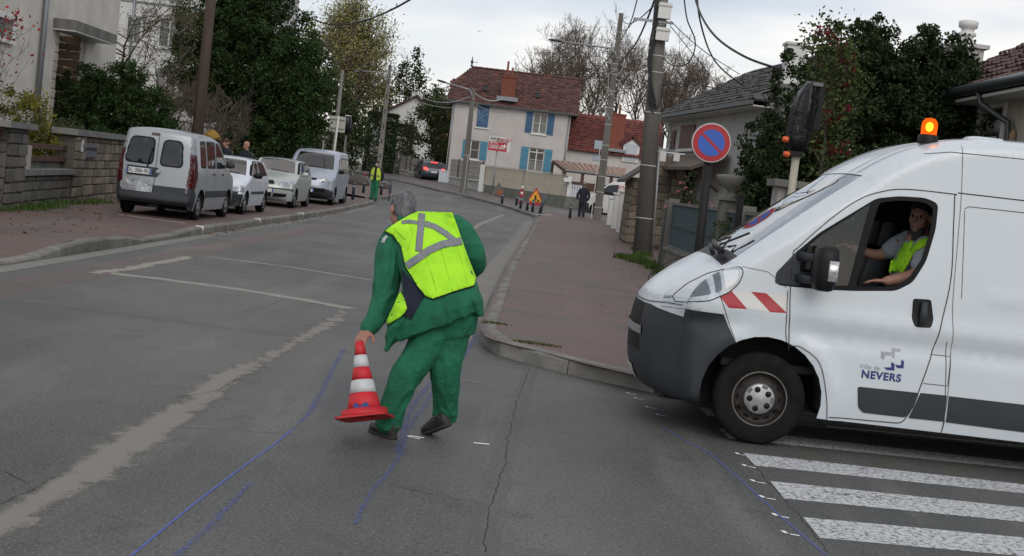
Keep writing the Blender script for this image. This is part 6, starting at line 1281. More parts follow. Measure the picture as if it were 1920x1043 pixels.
        V = s.top(np.clip(v[:, 0], -1, 1), np.clip(v[:, 1], 0, A_)); ctr = np.array([0, (s.P[:, 0].max() + s.P[:, 0].min()) / 2, .7])
        fn = np.cross(V[f[:, 1]] - V[f[:, 0]], V[f[:, 2]] - V[f[:, 0]]); flip = (fn * (V[f].mean(1) - ctr)).sum(1) < 0; f[flip] = f[flip][:, ::-1]
        s.emit(root, V, f, reg, tr, m_body, 0)
        # floor
        ws = [(y, s.W(y, s.zb)) for y in np.linspace(s.Q[-1][0] + .1, s.Q[0][0] - .1, 6)]
        MB().add([(-w, y, s.zb + .02) for y, w in ws] + [(w, y, s.zb + .02) for y, w in ws], [(i, i + 1, 7 + i, 6 + i) for i in range(5)]).build('floor_pan', m_under, root, local=True)
    def emit(s, root, V, F_, reg, regs, m_body, sg):
        fn = np.cross(V[F_[:, 1]] - V[F_[:, 0]], V[F_[:, 2]] - V[F_[:, 0]]); N_ = np.zeros_like(V)
        for k in range(3): np.add.at(N_, F_[:, k], fn)
        N_ /= np.linalg.norm(N_, axis=1)[:, None] + 1e-12
        for i in range(-1, len(regs)):
            sel = F_[reg == i]
            if not len(sel): continue
            nm, m_, kw = ('bodywork', m_body, {}) if i < 0 else (regs[i][0], regs[i][2] or m_body, regs[i][3])
            if kw.get('one') and sg not in (0, kw['one']): 
                nm, m_ = 'bodywork', m_body
                if kw.get('cut'): continue
            u, inv = np.unique(sel, return_inverse=True); vv = V[u] + N_[u] * kw.get('out', 0)
            me = np_mesh(nm, vv, inv.reshape(sel.shape), m_, True); me.normals_split_custom_set_from_vertices([tuple(q) for q in N_[u]])
            if kw.get('hole'): bpy.data.meshes.remove(me); continue
            link(nm, me, root)
    def line(s, root, pts, w=.007, sides=(-1, 1), m=None, out=.0025, name='panel_gap'):
        P = np.array(densify(pts, .05, False)); x = s.side(P[:, 0], P[:, 1]) + out
        L, Rr = ribbon_pts([tuple(p) for p in P], w)
        for sg in sides:
            V = []
            for i in range(len(P)): V += [(sg * x[i], L[i][0], L[i][1]), (sg * x[i], Rr[i][0], Rr[i][1])]
            link(name, np_mesh(name, V, [(2 * i, 2 * i + 2, 2 * i + 3, 2 * i + 1) for i in range(len(P) - 1)], m or m_seam), root)
    def topline(s, root, pts, w=.01, m=None, name='panel_gap', out=.003):
        P = densify([(t, s.sidx(c)) for t, c in pts], .06, False); V3 = s.top(np.array([p[0] for p in P]), np.array([p[1] for p in P])); ctr = np.array([0, 0, .6]); V = []
        for i in range(len(V3)):
            d = V3[min(i + 1, len(V3) - 1)] - V3[max(i - 1, 0)]; d /= np.linalg.norm(d); n_ = V3[i] - ctr; n_ = np.array([0, n_[1] * .5, n_[2]]) ; q = np.cross(d, n_); q /= np.linalg.norm(q); nn = np.cross(q, d); nn = nn if nn @ (V3[i] - ctr) > 0 else -nn
            V += [V3[i] + q * w / 2 + nn * out, V3[i] - q * w / 2 + nn * out]
        link(name, np_mesh(name, V, [(2 * i, 2 * i + 2, 2 * i + 3, 2 * i + 1) for i in range(len(V3) - 1)], m or m_seam), root)
def wheel(root, x, y, R_, w, rim='cover', sg=1, rr=.62):
    M = Matrix.Translation((x, y, R_)) @ Matrix.Rotation(R(90) * sg, 4, 'Y')   # local z points outwards
    tp = [(rr * R_, -w / 2), (.90 * R_, -w / 2), (.975 * R_, -w * .42), (R_, -w * .28), (R_, w * .28), (.975 * R_, w * .42), (.90 * R_, w / 2), (.72 * R_, w * .5), (rr * R_, w * .44)]
    t = MB().lathe(tp, M, 40).build('wheel', m_tyre, root, local=True)
    if rim == 'steel':
        m_st = mat('dark_steel_rim', (.018, .017, .017), .5, (.03, .024, .02), 8, spec=.25); r_ = rr * R_
        MB().lathe([(r_, w * .44), (r_ * .97, w * .46), (r_ * .94, w * .40), (r_ * .90, w * .30), (r_ * .80, w * .22), (r_ * .60, w * .34), (.001, w * .34)], M, 40).build('rim', m_st, t, local=True)
        MB().lathe([(r_ * 1.0, w * .455), (r_ * .975, w * .472), (r_ * .95, w * .455)], M, 40).build('rim_edge', mat('rusty_rim_edge', (.16, .145, .13), .5, (.05, .038, .03), 6), t, local=True)
        for k in range(12): a = 2 * math.pi * k / 12; MB().lathe([(r_ * .085, 0), (.001, 0)], M @ Matrix.Translation((r_ * .76 * math.cos(a), r_ * .76 * math.sin(a), w * .262)) @ Matrix.Rotation(a, 4, 'Z') @ Matrix.Rotation(R(18), 4, 'Y') @ Matrix.Diagonal((.7, 1.3, 1, 1)), 10).build('vent_hole', m_black, t, local=True)
        MB().lathe([(r_ * .56, w * .345), (r_ * .56, w * .41), (r_ * .50, w * .44), (r_ * .30, w * .45), (r_ * .2, w * .47), (.001, w * .48)], M, 30).build('hub_cap', m_hub, t, local=True)
        for k in range(5): a = 2 * math.pi * (k + .25) / 5; MB().lathe([(r_ * .105, 0), (r_ * .105, .012), (.001, .012)], M @ Matrix.Translation((r_ * .36 * math.cos(a), r_ * .36 * math.sin(a), w * .435)), 12).build('bolt', m_black, t, local=True)
        for k in range(5): a = 2 * math.pi * (k + .75) / 5; MB().box(-r_ * .05, r_ * .05, -r_ * .1, r_ * .1, 0, .006, M @ Matrix.Translation((r_ * .47 * math.cos(a), r_ * .47 * math.sin(a), w * .44)) @ Matrix.Rotation(a, 4, 'Z')).build('slot', mat('hub_slot', (.12, .12, .12), .6), t, local=True)
    else:
        r_ = rr * R_; c_ = m_hub if rim == 'cover' else mat('dark_rim', (.06, .06, .065), .5)
        MB().lathe([(r_, w * .44), (r_ * .97, w * .47), (r_ * .9, w * .36), (r_ * .7, w * .42), (r_ * .3, w * .46), (.001, w * .47)], M, 28).build('rim', c_, t, local=True)
        for k in range(7): a = 2 * math.pi * k / 7; MB().box(-r_ * .22, r_ * .22, -r_ * .10, r_ * .10, -.01, .008, M @ Matrix.Translation((r_ * .66 * math.cos(a), r_ * .66 * math.sin(a), w * .43)) @ Matrix.Rotation(a, 4, 'Z')).build('slot', m_black, t, local=True)
    return t
def arch(root, sg, x, y, z, r, dp):
    V = []; n = 18
    for k in range(n + 1): a = R(-8) + R(196) * k / n; c, s_ = y + r * math.cos(a), z + r * math.sin(a); V += [(sg * x, c, s_), (sg * (x - dp), c, s_)]
    V.append((sg * (x - dp), y, z)); MB().add(V, [(2 * i, 2 * i + 1, 2 * i + 3, 2 * i + 2) for i in range(n)] + [(2 * i + 1, len(V) - 1, 2 * i + 3) for i in range(n)]).build('wheel_arch', m_under, root, local=True)
def seats(root, y, z, xs=(-.36, .36), col=None):
    for x in xs:
        MB().sections([((x, y, z), (.24, 0, 0), (0, .24, 0)), ((x, y, z + .12), (.24, 0, 0), (0, .24, 0))], 12, 3).sections([((x, y - .2, z + .1), (.23, 0, 0), (0, .07, 0)), ((x, y - .3, z + .62), (.20, 0, 0), (0, .06, 0))], 12, 3).sections([((x, y - .31, z + .66), (.12, 0, 0), (0, .05, 0)), ((x, y - .33, z + .86), (.10, 0, 0), (0, .04, 0))], 10, 3).build('seat', col or m_seat, root, local=True)
def mirror(root, x, y, z, m, sg, w=.2, h=.15):
    MB().sections([((x + sg * .02, y + .05, z), (0, .02, 0), (0, 0, .02)), ((x + sg * .06, y + .02, z), (0, .03, 0), (0, 0, .03))], 8).sections([((x + sg * .04, y, z + .02), (0, .05, 0), (0, 0, h * .35)), ((x + sg * .09, y, z + .03), (0, .07, 0), (0, 0, h * .5)), ((x + sg * w, y - .01, z + .03), (0, .06, 0), (0, 0, h * .45)), ((x + sg * (w + .03), y - .01, z + .03), (0, .03, 0), (0, 0, h * .25))], 12, 2.6).build('wing_mirror', m, root, local=True)
def plate(root, y, z, s, face=1, w=.5, h=.11, x=0):
    U = -face; p = MB().box(x - w / 2, x + w / 2, min(y, y + face * .01), max(y, y + face * .01), z - h / 2, z + h / 2).build('number_plate', m_signw, root, local=True)
    for sx_ in (-1, 1): a = x + sx_ * w * .46; MB().box(a - w * .035, a + w * .035, min(y + face * .011, y + face * .012), max(y + face * .011, y + face * .0125), z - h * .48, z + h * .48).build('blue_band', m_sblue, p, local=True)
    if s:
        M = Matrix(((-face, 0, 0, x), (0, 0, face, y + face * .013), (0, 1, 0, z), (0, 0, 0, 1))); cu = bpy.data.curves.new('plate_text', 'FONT'); cu.body = s; cu.size = h * .95; cu.align_x = 'CENTER'; cu.align_y = 'CENTER'; cu.extrude = .0005; cu.offset = .0015; cu.materials.append(m_char)
        o = bpy.data.objects.new('plate_text', cu); C.objects.link(o); o.parent = p; WM[o] = WM[root]; o.matrix_local = M
def Wf(w0, zb, tum, y1=None, y0=None, tap=.10, sill=.05):
    def f(y, z):
        w = w0
        if z > zb: w -= tum * ((z - zb)) ** 1.25
        if z < .55: w -= sill * ((.55 - z) / .35) ** 2
        if y1 is not None and y > y1 - .7: w -= tap * ((y - y1 + .7) / .7) ** 2.2
        if y0 is not None and y < y0 + .6: w -= tap * .7 * ((y0 + .6 - y) / .6) ** 2.2
        return w
    return f

# ---- the white works van (its own axes: y forward, x to its right, origin under the front axle)
m_vw = paint('van_white', (.57, .62, .655), .36)
VAN = thing('works_van', 'large white city works van with grey bumper and amber roof beacon', 'van', (0, 0, 0)); NS = 9.68      # camera side of the van
wc = at(1424, 757, NS); VX, VY = wc.x, NS + 1.02; RW = .34
VAN.location = (VX, VY, 0); VAN.rotation_euler = (0, 0, R(90)); WM[VAN] = Matrix.Translation((VX, VY, 0)) @ Matrix.Rotation(R(90), 4, 'Z')
def vp(px, py, Y=NS): q = at(px, py, Y); return (-(q.x - VX), q.z)
def vpp(*P): return [vp(*p) for p in P]
prof = [(.62, .235, .20, 0), (.80, .26, .26, 0), (.89, .40, .30, 0), (.915, .62, .31, 0), (.90, .82, .29, 0), (.855, .95, .25, 0), (.76, 1.06, .19, .01), (.60, 1.19, .10, .04), (.40, 1.315, .03, .06), (.28, 1.385, .02, .04), (.02, 1.60, .05, .02), (-.26, 1.83, .05, .02), (-.50, 2.02, .05, .03), (-.60, 2.10, .04, .03), (-.80, 2.235, .03, .03), (-1.05, 2.355, .02, .035), (-1.35, 2.43, 0, .04), (-1.75, 2.46, 0, .04), (-2.6, 2.47, 0, .04), (-4.2, 2.47, 0, .04), (-4.5, 2.44, 0, .03), (-4.58, 2.2, .02, .0), (-4.62, 1.2, .02, 0), (-4.62, .4, .02, 0), (-4.6, .3, .02, 0)]
def WV(y, z):
    w = 1.02
    if z > 1.15: w -= .058 * ((z - 1.15)) ** 1.3
    if z < .5: w -= .03 * ((.5 - z) / .3) ** 2
    if y > .25: w -= .20 * ((y - .25) / .75) ** 2.0
    w += .020 * math.exp(-((z - .985) / .075) ** 2) - .020 * math.exp(-((z - .855) / .055) ** 2) + .010 * math.exp(-((z - 1.27) / .03) ** 2) * (y < -1.55)     # long pressed crease
    if y > -.75: w += .028 * math.exp(-((math.hypot(y, z - .34) - .52) / .07) ** 2)               # wheel arch swell
    return w
B = Body(prof, WV, .09, 2.7, 7, .055, arches=[(0, .36, .445), (-3.45, .36, .44)], zb=.25)
bumper = vpp((1150, 800), (1150, 560), (1195, 578), (1240, 576), (1357, 590), (1380, 646), (1330, 690), (1312, 772), (1310, 800))
lamp = rpoly(vpp((1262, 556), (1290, 532), (1330, 512), (1390, 500), (1394, 512), (1385, 532), (1366, 549), (1330, 564), (1290, 568), (1266, 566)), .03)
st = vpp((1349, 555), (1372, 545), (1478, 553), (1475, 589), (1362, 578)); 
def clip_st(a, b): return vpp(a, b)
red1 = vpp((1350, 557), (1372, 546), (1400, 579), (1366, 577)); red2 = vpp((1408, 547), (1437, 550), (1475, 587), (1443, 585))
win = rpoly(vpp((1537, 437), (1646, 372), (1690, 368), (1738, 371), (1763, 382), (1757, 430), (1738, 490), (1712, 530), (1680, 546), (1600, 546), (1535, 543), (1456, 535), (1458, 515), (1490, 476)), .04)
gl1 = rpoly(vpp((1541, 442), (1634, 383), (1620, 430), (1600, 500), (1590, 536), (1542, 536), (1500, 536), (1500, 476)), .02)
gl2 = rpoly(vpp((1652, 380), (1690, 376), (1735, 379), (1753, 390), (1747, 430), (1728, 488), (1704, 522), (1676, 538), (1604, 538), (1618, 490), (1636, 425)), .03)
tri = rpoly(vpp((1453, 532), (1455, 512), (1500, 466), (1500, 536)), .02)
handle = rpoly(vpp((1712, 560), (1746, 562), (1750, 600), (1744, 615), (1714, 613), (1709, 598)), .02)
strip1 = rpoly(vpp((1608, 725), (1723, 737), (1712, 765), (1697, 783), (1618, 774), (1609, 764)), .02); strip2 = vpp((1726, 737), (1775, 742), (1770, 791), (1704, 784)); strip3 = vpp((1779, 743), (2800, 860), (2800, 925), (1774, 792))
intake = rpoly(vpp((1195, 648), (1228, 652), (1224, 672), (1196, 668)), .01); fogh = rpoly(vpp((1212, 708), (1248, 712), (1252, 735), (1222, 738), (1210, 728)), .02)
m_lens = mat('van_headlamp', (.40, .44, .48), .14, (.52, .56, .60), 3, coat=1.0, metal=.55)
regs = [('bumper', bumper, m_trim, {}), ('bumper_recess', intake, m_black, {}), ('bumper_recess', fogh, m_black, {}), ('headlight', lamp, m_lens, {'out': .004}), ('indicator', rpoly(vpp((1252, 556), (1264, 536), (1288, 530), (1276, 562)), .01), mat('amber_tint', (.50, .22, .16), .25, coat=1), {'out': .006}), ('reflector', rpoly(vpp((1300, 530), (1326, 518), (1334, 552), (1296, 560)), .02), mat('lamp_bowl', (.16, .18, .2), .2, metal=.6), {'out': .005}), ('reflector', rpoly(vpp((1340, 514), (1352, 511), (1354, 545), (1342, 550)), .01), MATS['lamp_bowl'], {'out': .005}), ('reflector', rpoly(vpp((1358, 510), (1386, 506), (1380, 530), (1360, 543)), .02), mat('lamp_bright', (.72, .75, .78), .15, metal=.3), {'out': .005}), ('reflective_strip', vpp((1372, 546), (1408, 547), (1443, 585), (1400, 579)), m_signw, {'out': .001}), ('reflective_strip', vpp((1437, 550), (1478, 553), (1478, 588), (1475, 587)), m_signw, {'out': .001}), ('red_stripe', red1, m_red, {'out': .001}), ('red_stripe', red2, m_red, {'out': .001}),
        ('window_surround', win, m_rubber, {}), ('mirror_base', tri, m_trim, {'out': .004}), ('quarter_window', gl1, glass('van_glass', (.72, .76, .78), .86), {}), ('door_opening', gl2, m_cg, {'hole': True}), ('trim_strip', strip1, m_trim, {'out': .006}), ('trim_strip', strip2, m_trim, {'out': .006}), ('trim_strip', strip3, m_trim, {'out': .006}), ('handle_recess', handle, m_black, {'out': .002})]
tregs = [('bumper', [(-1, 0), (1, 0), (1, 4.3), (.55, 4.6), (-.55, 4.6), (-1, 4.3)], m_trim, {}), ('grille', [(-.5, 2.6), (.5, 2.6), (.42, 4.5), (-.42, 4.5)], m_black, {}), ('chrome_bar', [(-.52, 3.2), (.52, 3.2), (.5, 3.5), (-.5, 3.5)], m_hub, {'out': .01}), ('number_plate', [(-.26, 1.3), (.26, 1.3), (.26, 2.0), (-.26, 2.0)], m_signw, {'out': .01}),
         ('headlight', [(-1, 5.2), (-.72, 5.05), (-.66, 5.6), (-.78, 6.6), (-1, 6.9)], m_lens, {'out': .004}), ('headlight', [(1, 5.2), (.72, 5.05), (.66, 5.6), (.78, 6.6), (1, 6.9)], m_lens, {'out': .004}), ('scuttle', [(-.9, 8.05), (.9, 8.05), (.9, 9.0), (-.9, 9.0)], m_black, {}), ('windscreen', [(-.88, 9.0), (.88, 9.0), (.82, 12.55), (-.82, 12.55)], glass('windscreen_glass', (.5, .55, .55), .72), {}), ('windscreen_edge', [(-.84, 12.55), (.84, 12.55), (.84, 12.7), (-.84, 12.7)], m_rubber, {})]
B.make(VAN, m_vw, regs, tregs)
for L_, w_ in (([(1478, 656), (1481, 560), (1487, 480), (1500, 462), (1560, 410), (1610, 376), (1650, 361), (1700, 355), (1790, 364), (1794, 366)], .012), ([(1794, 366), (1790, 430), (1784, 520), (1766, 600), (1742, 680), (1712, 760), (1700, 782), (1688, 793), (1660, 792), (1553, 782)], .012), ([(1477, 545), (1474, 640), (1500, 650), (1535, 680), (1548, 740), (1550, 790)], .010), ([(1775, 640), (1771, 792), (1766, 815)], .008), ([(1812, 268), (1806, 370), (1798, 450), (1787, 560), (1785, 640), (1777, 740), (1765, 820)], .006), ([(1747, 665), (1783, 669), (1777, 724), (1731, 719)], .008), ([(1240, 576), (1357, 590)], .008), ([(1392, 500), (1440, 510), (1475, 540)], .006), ([(1347, 545), (1380, 646)], .008), ([(1550, 800), (1670, 812), (1920, 838), (2300, 880)], .012)):
    B.line(VAN, [tuple(q) for q in catmull(vpp(*L_), 5)] if len(L_) > 4 else vpp(*L_), w_ * .55, out=.004)
B.line(VAN, lamp + lamp[:1], .007, out=.006)
B.line(VAN, vpp((1800, 362), (1920, 376), (2400, 430)), .008); B.line(VAN, vpp((1740, 288), (1790, 285), (1920, 298), (2400, 350)), .005)
B.line(VAN, vpp((1812, 395), (1808, 470), (1803, 560)), .004); B.line(VAN, vpp((1812, 392), (1820, 388), (1920, 399), (2400, 450)), .005)
B.topline(VAN, [(-.97, 5.0), (-.8, 4.95), (-.5, 4.75), (0, 4.7), (.5, 4.75), (.8, 4.95), (.97, 5.0)], .008)
for t_ in (-.62, .62, -.38, .38): B.topline(VAN, [(t_, 12.9), (t_ * 1.02, 15.0), (t_, 19)], .03, m_vw, 'roof_rib', .008)
for y in (0, -3.45):
    for sg in (-1, 1): wheel(VAN, sg * .90, y, RW, .22, 'steel', sg, .60)
for sg in (-1, 1):
    for y in (0, -3.45):
        arch(VAN, sg, 1.0, y, .36, .445, .32)
MB().box(-.68, .68, -4.4, .7, .22, .5).build('chassis', m_under, VAN, local=True)
# door handle, mirror, wipers, beacon, roof vent
hc = vp(1729, 588); MB().sections([((-1.045, hc[0], hc[1] - .085), (.018, 0, 0), (0, .022, 0)), ((-1.06, hc[0], hc[1]), (.02, 0, 0), (0, .026, 0)), ((-1.045, hc[0], hc[1] + .085), (.018, 0, 0), (0, .022, 0))], 10).build('door_handle', m_trim, VAN, local=True)
q = vp(1728, 608); MB().lathe([(.012, 0), (.001, .003)], Matrix.Translation((-1.045, q[0], q[1])) @ Matrix.Rotation(R(-90), 4, 'Y'), 10).build('key_lock', m_hub, VAN, local=True)
a = vp(1512, 455); b = vp(1558, 545); yc = (a[0] + b[0]) / 2 - .0; zc = (a[1] + b[1]) / 2; hz_ = (a[1] - b[1]) / 2
mo = MB().sections([((-1.22, yc, zc + z), (.12 * k, 0, 0), (0, .085 * k2, 0)) for z, k, k2 in ((-hz_, .5, .5), (-hz_ * .92, .8, .8), (-hz_ * .5, 1, 1), (hz_ * .4, 1, 1), (hz_ * .85, .85, .9), (hz_, .45, .55))], 18, 3).build('wing_mirror', m_black, VAN, local=True)
q = vp(1544, 502, NS - .3); MB().sections([((-1.335, yc - .035, zc + z), (.012, 0, 0), (0, .034, 0)) for z in (-.085, .06)], 14, 5).build('indicator_lens', mat('clear_lens', (.6, .62, .62), .15, (.3, .32, .33), 40, coat=1, metal=.4), mo, local=True)
for dz in (.06, -.10): MB().sections([((-1.0, yc + .15, zc + dz), (0, .03, 0), (0, 0, .035)), ((-1.17, yc + .04, zc + dz), (0, .025, 0), (0, 0, .028))], 10, 3).build('mirror_arm', m_trim, mo, local=True)
M_ = lambda x, y, z: Vector((x, y, z))
wp = B.top(np.array([-.55, -.2, .15, -.75, -.35]), np.array([B.sidx(9.6), B.sidx(9.35), B.sidx(9.15), B.sidx(8.3), B.sidx(8.8)]))
MB().tube([M_(*wp[3]) + M_(0, .03, .05), M_(*wp[4]) + M_(0, .02, .05), M_(*wp[0]) + M_(0, .02, .03)], .009, 6).tube([M_(*wp[3]) + M_(.02, .03, .045), M_(*wp[1]) + M_(0, .03, .03), M_(*wp[2]) + M_(0, .03, .02)], .008, 6).build('wiper', m_black, VAN, local=True)
MB().tube([M_(-.70, .36, 1.37), M_(-.45, .38, 1.40), M_(-.2, .36, 1.43)], .02, 6).tube([M_(-.62, .42, 1.35), M_(-.3, .40, 1.40)], .02, 6).build('wiper', m_black, VAN, local=True)
bq = at(1742, 245, NS + .55); by = -(bq.x - VX); bz_ = B.top(np.array([-.35]), np.array([np.interp(0, [0], [0])]))[0][2]
iz = np.argmin(np.abs(B.P[4 * 7:20 * 7, 0] - by)) + 4 * 7; rz_ = B.P[iz, 1]
bx_ = -(NS + .75 - VY) * -1; bxl = (NS + .55) - VY      # local x of the beacon
bt = thing('x', 'x', 'x') if False else None
MB().lathe([(.075, rz_ - .02), (.075, rz_ + .035), (.065, rz_ + .05), (.001, rz_ + .05)], Matrix.Translation((bxl, by, 0)), 20).build('beacon_base', m_black, VAN, local=True)
gl_ = bpy.data.materials.new('beacon_dome'); gl_.use_nodes = True; nn = gl_.node_tree.nodes; ll = gl_.node_tree.links; nn.clear(); o_ = nn.new('ShaderNodeOutputMaterial'); e_ = nn.new('ShaderNodeEmission'); e_.inputs[0].default_value = (1, .14, .01, 1); e_.inputs[1].default_value = 1.5; tr_ = nn.new('ShaderNodeBsdfTransparent'); tr_.inputs[0].default_value = (1, .45, .1, 1); mx_ = nn.new('ShaderNodeMixShader'); mx_.inputs[0].default_value = .5; ll.new(e_.outputs[0], mx_.inputs[1]); ll.new(tr_.outputs[0], mx_.inputs[2]); ll.new(mx_.outputs[0], o_.inputs[0])
dome = MB().lathe([(.058, rz_ + .05), (.060, rz_ + .11), (.056, rz_ + .145), (.036, rz_ + .172), (.001, rz_ + .178)], Matrix.Translation((bxl, by, 0)), 20).build('beacon_dome', gl_, VAN, local=True)
MB().ball((bxl, by, rz_ + .11), (.028, .028, .034), 12, 8).build('beacon_bulb', mat('lit_bulb', (1, .6, .1), .5, emit=((1, .62, .08), 14.0)), dome, local=True)
q = at(1862, 268, NS + .5); qy = -(q.x - VX); MB().sections([((-.3, qy, rz_ + z), (.2 * k, 0, 0), (0, .17 * k, 0)) for z, k in ((.0, 1), (.05, .92), (.085, .7))], 16, 4).build('roof_vent', m_vw, VAN, local=True)
# lettering and emblem on the door (outer side of the van faces the camera: local -x)
def doorM(px, py): y, z = vp(px, py); x = -float(B.side(np.array([y]), np.array([z]))[0]) - .0025; return Matrix(((0, 0, -1, x), (-1, 0, 0, y), (0, 1, 0, z), (0, 0, 0, 1)))
def vtxt(s, size, px, py, m, bold, name, sp=1.0):
    cu = bpy.data.curves.new(name, 'FONT'); cu.body = s; cu.size = size; cu.align_x = 'CENTER'; cu.align_y = 'CENTER'; cu.extrude = .0004; cu.offset = bold; cu.space_character = sp; cu.materials.append(m); o = bpy.data.objects.new(name, cu); C.objects.link(o); o.parent = VAN; WM[o] = WM[VAN]; o.matrix_local = doorM(px, py); return o
m_navy = mat('navy_print', (.02, .035, .16), .4); m_gprint = mat('grey_print', (.28, .31, .35), .4)
vtxt('NEVERS', .078, 1652, 706, m_navy, .0028, 'lettering', 1.12); vtxt('Ville de', .048, 1631, 689, m_gprint, 0, 'lettering', 1.05)
def emblem(polys, m):
    mb = MB()
    for P in polys:
        V = []
        for px, py in P: y, z = vp(px, py); V.append((-float(B.side(np.array([y]), np.array([z]))[0]) - .003, y, z))
        mb.add(V, [tuple(range(len(V)))])
    mb.build('emblem', m, VAN, local=True, fix=False)
emblem([[(1652, 659), (1673, 661), (1671, 667), (1660, 666), (1654, 674)], [(1652, 659), (1660, 666), (1657, 674), (1652, 671)], [(1673, 653), (1691, 655), (1688, 660), (1678, 659), (1677, 672), (1673, 670)]], m_gprint)
emblem([[(1657, 689), (1671, 689), (1671, 679), (1677, 682), (1677, 695), (1663, 694)], [(1678, 684), (1689, 685), (1690, 674), (1695, 678), (1694, 691), (1682, 690)]], m_navy)
# cabin
MB().box(-.90, .90, -1.62, -1.56, .5, 2.3).build('bulkhead', mat('cabin_grey', (.05, .052, .055), .85), VAN, local=True)
MB().sections([((0, .15, 1.10), (.88, 0, 0), (0, .30, 0)), ((0, .02, 1.28), (.86, 0, 0), (0, .28, 0)), ((0, -.05, 1.34), (.8, 0, 0), (0, .18, 0))], 14, 4).build('dashboard', m_trim, VAN, local=True)
MB().box(-.9, .9, -1.56, .3, .55, .6).build('cab_floor', m_under, VAN, local=True); MB().box(.86, .93, -1.5, .2, .6, 1.22).build('door_card', m_trim, VAN, local=True)
seats(VAN, -.80, .88, (-.48, .30, .68))
sw = MB(); Ms = Matrix.Translation((-.48, -.20, 1.33)) @ Matrix.Rotation(R(-32), 4, 'X') ; pts = [Ms @ Vector((.19 * math.cos(a), .19 * math.sin(a), 0)) for a in np.linspace(0, 2 * math.pi, 25)]
sw.tube(pts, .014, 6).tube([Ms @ Vector((-.19, 0, 0)), Ms @ Vector((.19, 0, 0))], .018, 6).tube([Ms @ Vector((0, 0, 0)), Ms @ Vector((0, .1, -.3))], .03, 6).build('steering_wheel', m_black, VAN, local=True)

# ---- parked vehicles: a generic hatchback / minivan shape
def carcar(name, label, cat, loc, rz, prof, wbase, arches, w0, zb, tum, r, paint_m, sregs, tregs, RWl=.28, rim='cover', lines=(), grid=.16, seat_y=(), tap=.12, mirr=None, mm=None, sill=.05, zb0=.2):
    t = thing(name, label, cat, loc, rz); ymax = max(p[0] for p in prof); ymin = min(p[0] for p in prof)
    b = Body(prof, Wf(w0, zb, tum, ymax, ymin, tap, sill), r, 2.6, 5, grid, arches=arches, zb=zb0); b.make(t, paint_m, sregs, tregs)
    for ln in lines: b.line(t, ln, .012)
    for y in (arches[0][0], arches[1][0]):
        for sg in (-1, 1): wheel(t, sg * (w0 - .13), y, RWl, .19, rim, sg, .62); arch(t, sg, w0 - .02, y, arches[0][1], arches[0][2], .27)
    for y, z in seat_y: seats(t, y, z)
    MB().box(-w0 * .7, w0 * .7, ymin + .4, ymax - .4, zb0 - .02, zb0 + .15).build('chassis', m_under, t, local=True)
    if mirr:
        for sg in (-1, 1): mirror(t, sg * (w0 - .02), mirr[0], mirr[1], mm or paint_m, sg)
    return t, b
m_silver = paint('silver_paint', (.31, .335, .355), .32, .25); m_white2 = paint('cool_white_paint', (.60, .64, .70), .3); m_pgreen = paint('pale_green_silver', (.40, .44, .42), .32, .2); m_bsil = paint('blue_silver', (.36, .40, .47), .32, .25); m_dkgrey = paint('dark_grey_paint', (.035, .042, .05), .25, .2)
# silver compact van, seen from behind
kx = -(6.72 + .83); ky = 28.15
kprof = [(3.28, .22, .10, 0), (3.42, .34, .25, 0), (3.46, .55, .28, 0), (3.38, .78, .26, 0), (3.12, .96, .14, .02), (2.72, 1.10, .05, .04), (2.48, 1.18, .04, .03), (2.02, 1.52, .06, .02), (1.74, 1.70, .04, .03), (1.3, 1.79, .02, .04), (.6, 1.84, 0, .045), (-.3, 1.84, 0, .05), (-.52, 1.80, .02, .04), (-.60, 1.62, .03, .01), (-.66, 1.1, .03, 0), (-.70, .62, .03, 0), (-.72, .50, .05, 0), (-.74, .36, .06, 0), (-.66, .28, .05, 0)]
sreg = [('bumper', [(-.9, .2), (-.9, .66), (-.52, .66), (-.42, .55), (-.42, .2)], m_trim, {}), ('bumper', [(3.6, .2), (3.6, .6), (3.2, .6), (3.1, .2)], m_trim, {}), ('tail_light', rpoly([(-.72, 1.36), (-.42, 1.36), (-.40, .9), (-.50, .66), (-.78, .66)], .05), m_tl, {'out': .006}), ('trim_strip', [(.35, .48), (2.35, .48), (2.35, .62), (.35, .62)], m_trim, {'out': .008}),
        ('window_surround', rpoly([(-.22, 1.10), (.30, 1.10), (.30, 1.68), (-.16, 1.66)], .08), m_rubber, {}), ('window_surround', rpoly([(.40, 1.10), (1.15, 1.10), (1.15, 1.68), (.40, 1.68)], .08), m_rubber, {}), ('window_surround', rpoly([(1.25, 1.10), (2.2, 1.12), (1.85, 1.46), (1.5, 1.66), (1.25, 1.67)], .07), m_rubber, {}),
        ('side_window', rpoly([(-.18, 1.14), (.26, 1.14), (.26, 1.64), (-.12, 1.62)], .07), m_cgd, {}), ('side_window', rpoly([(.44, 1.14), (1.11, 1.14), (1.11, 1.64), (.44, 1.64)], .07), m_cgd, {}), ('side_window', rpoly([(1.29, 1.14), (2.12, 1.16), (1.82, 1.43), (1.48, 1.62), (1.29, 1.63)], .06), m_cgd, {})]
T = lambda pts: pts
treg = [('windscreen', [(-.9, 6.1), (.9, 6.1), (.86, 8.1), (-.86, 8.1)], m_cg, {}), ('bumper', [(-1, 15.4), (1, 15.4), (1, 18), (-1, 18)], m_trim, {}), ('bumper', [(-.05, 14.9), (.98, 14.9), (.98, 15.5), (-.05, 15.5)], m_trim, {}), ('bumper', [(-1, 0), (1, 0), (1, 2.6), (-1, 2.6)], m_trim, {})]
kprof2 = kprof
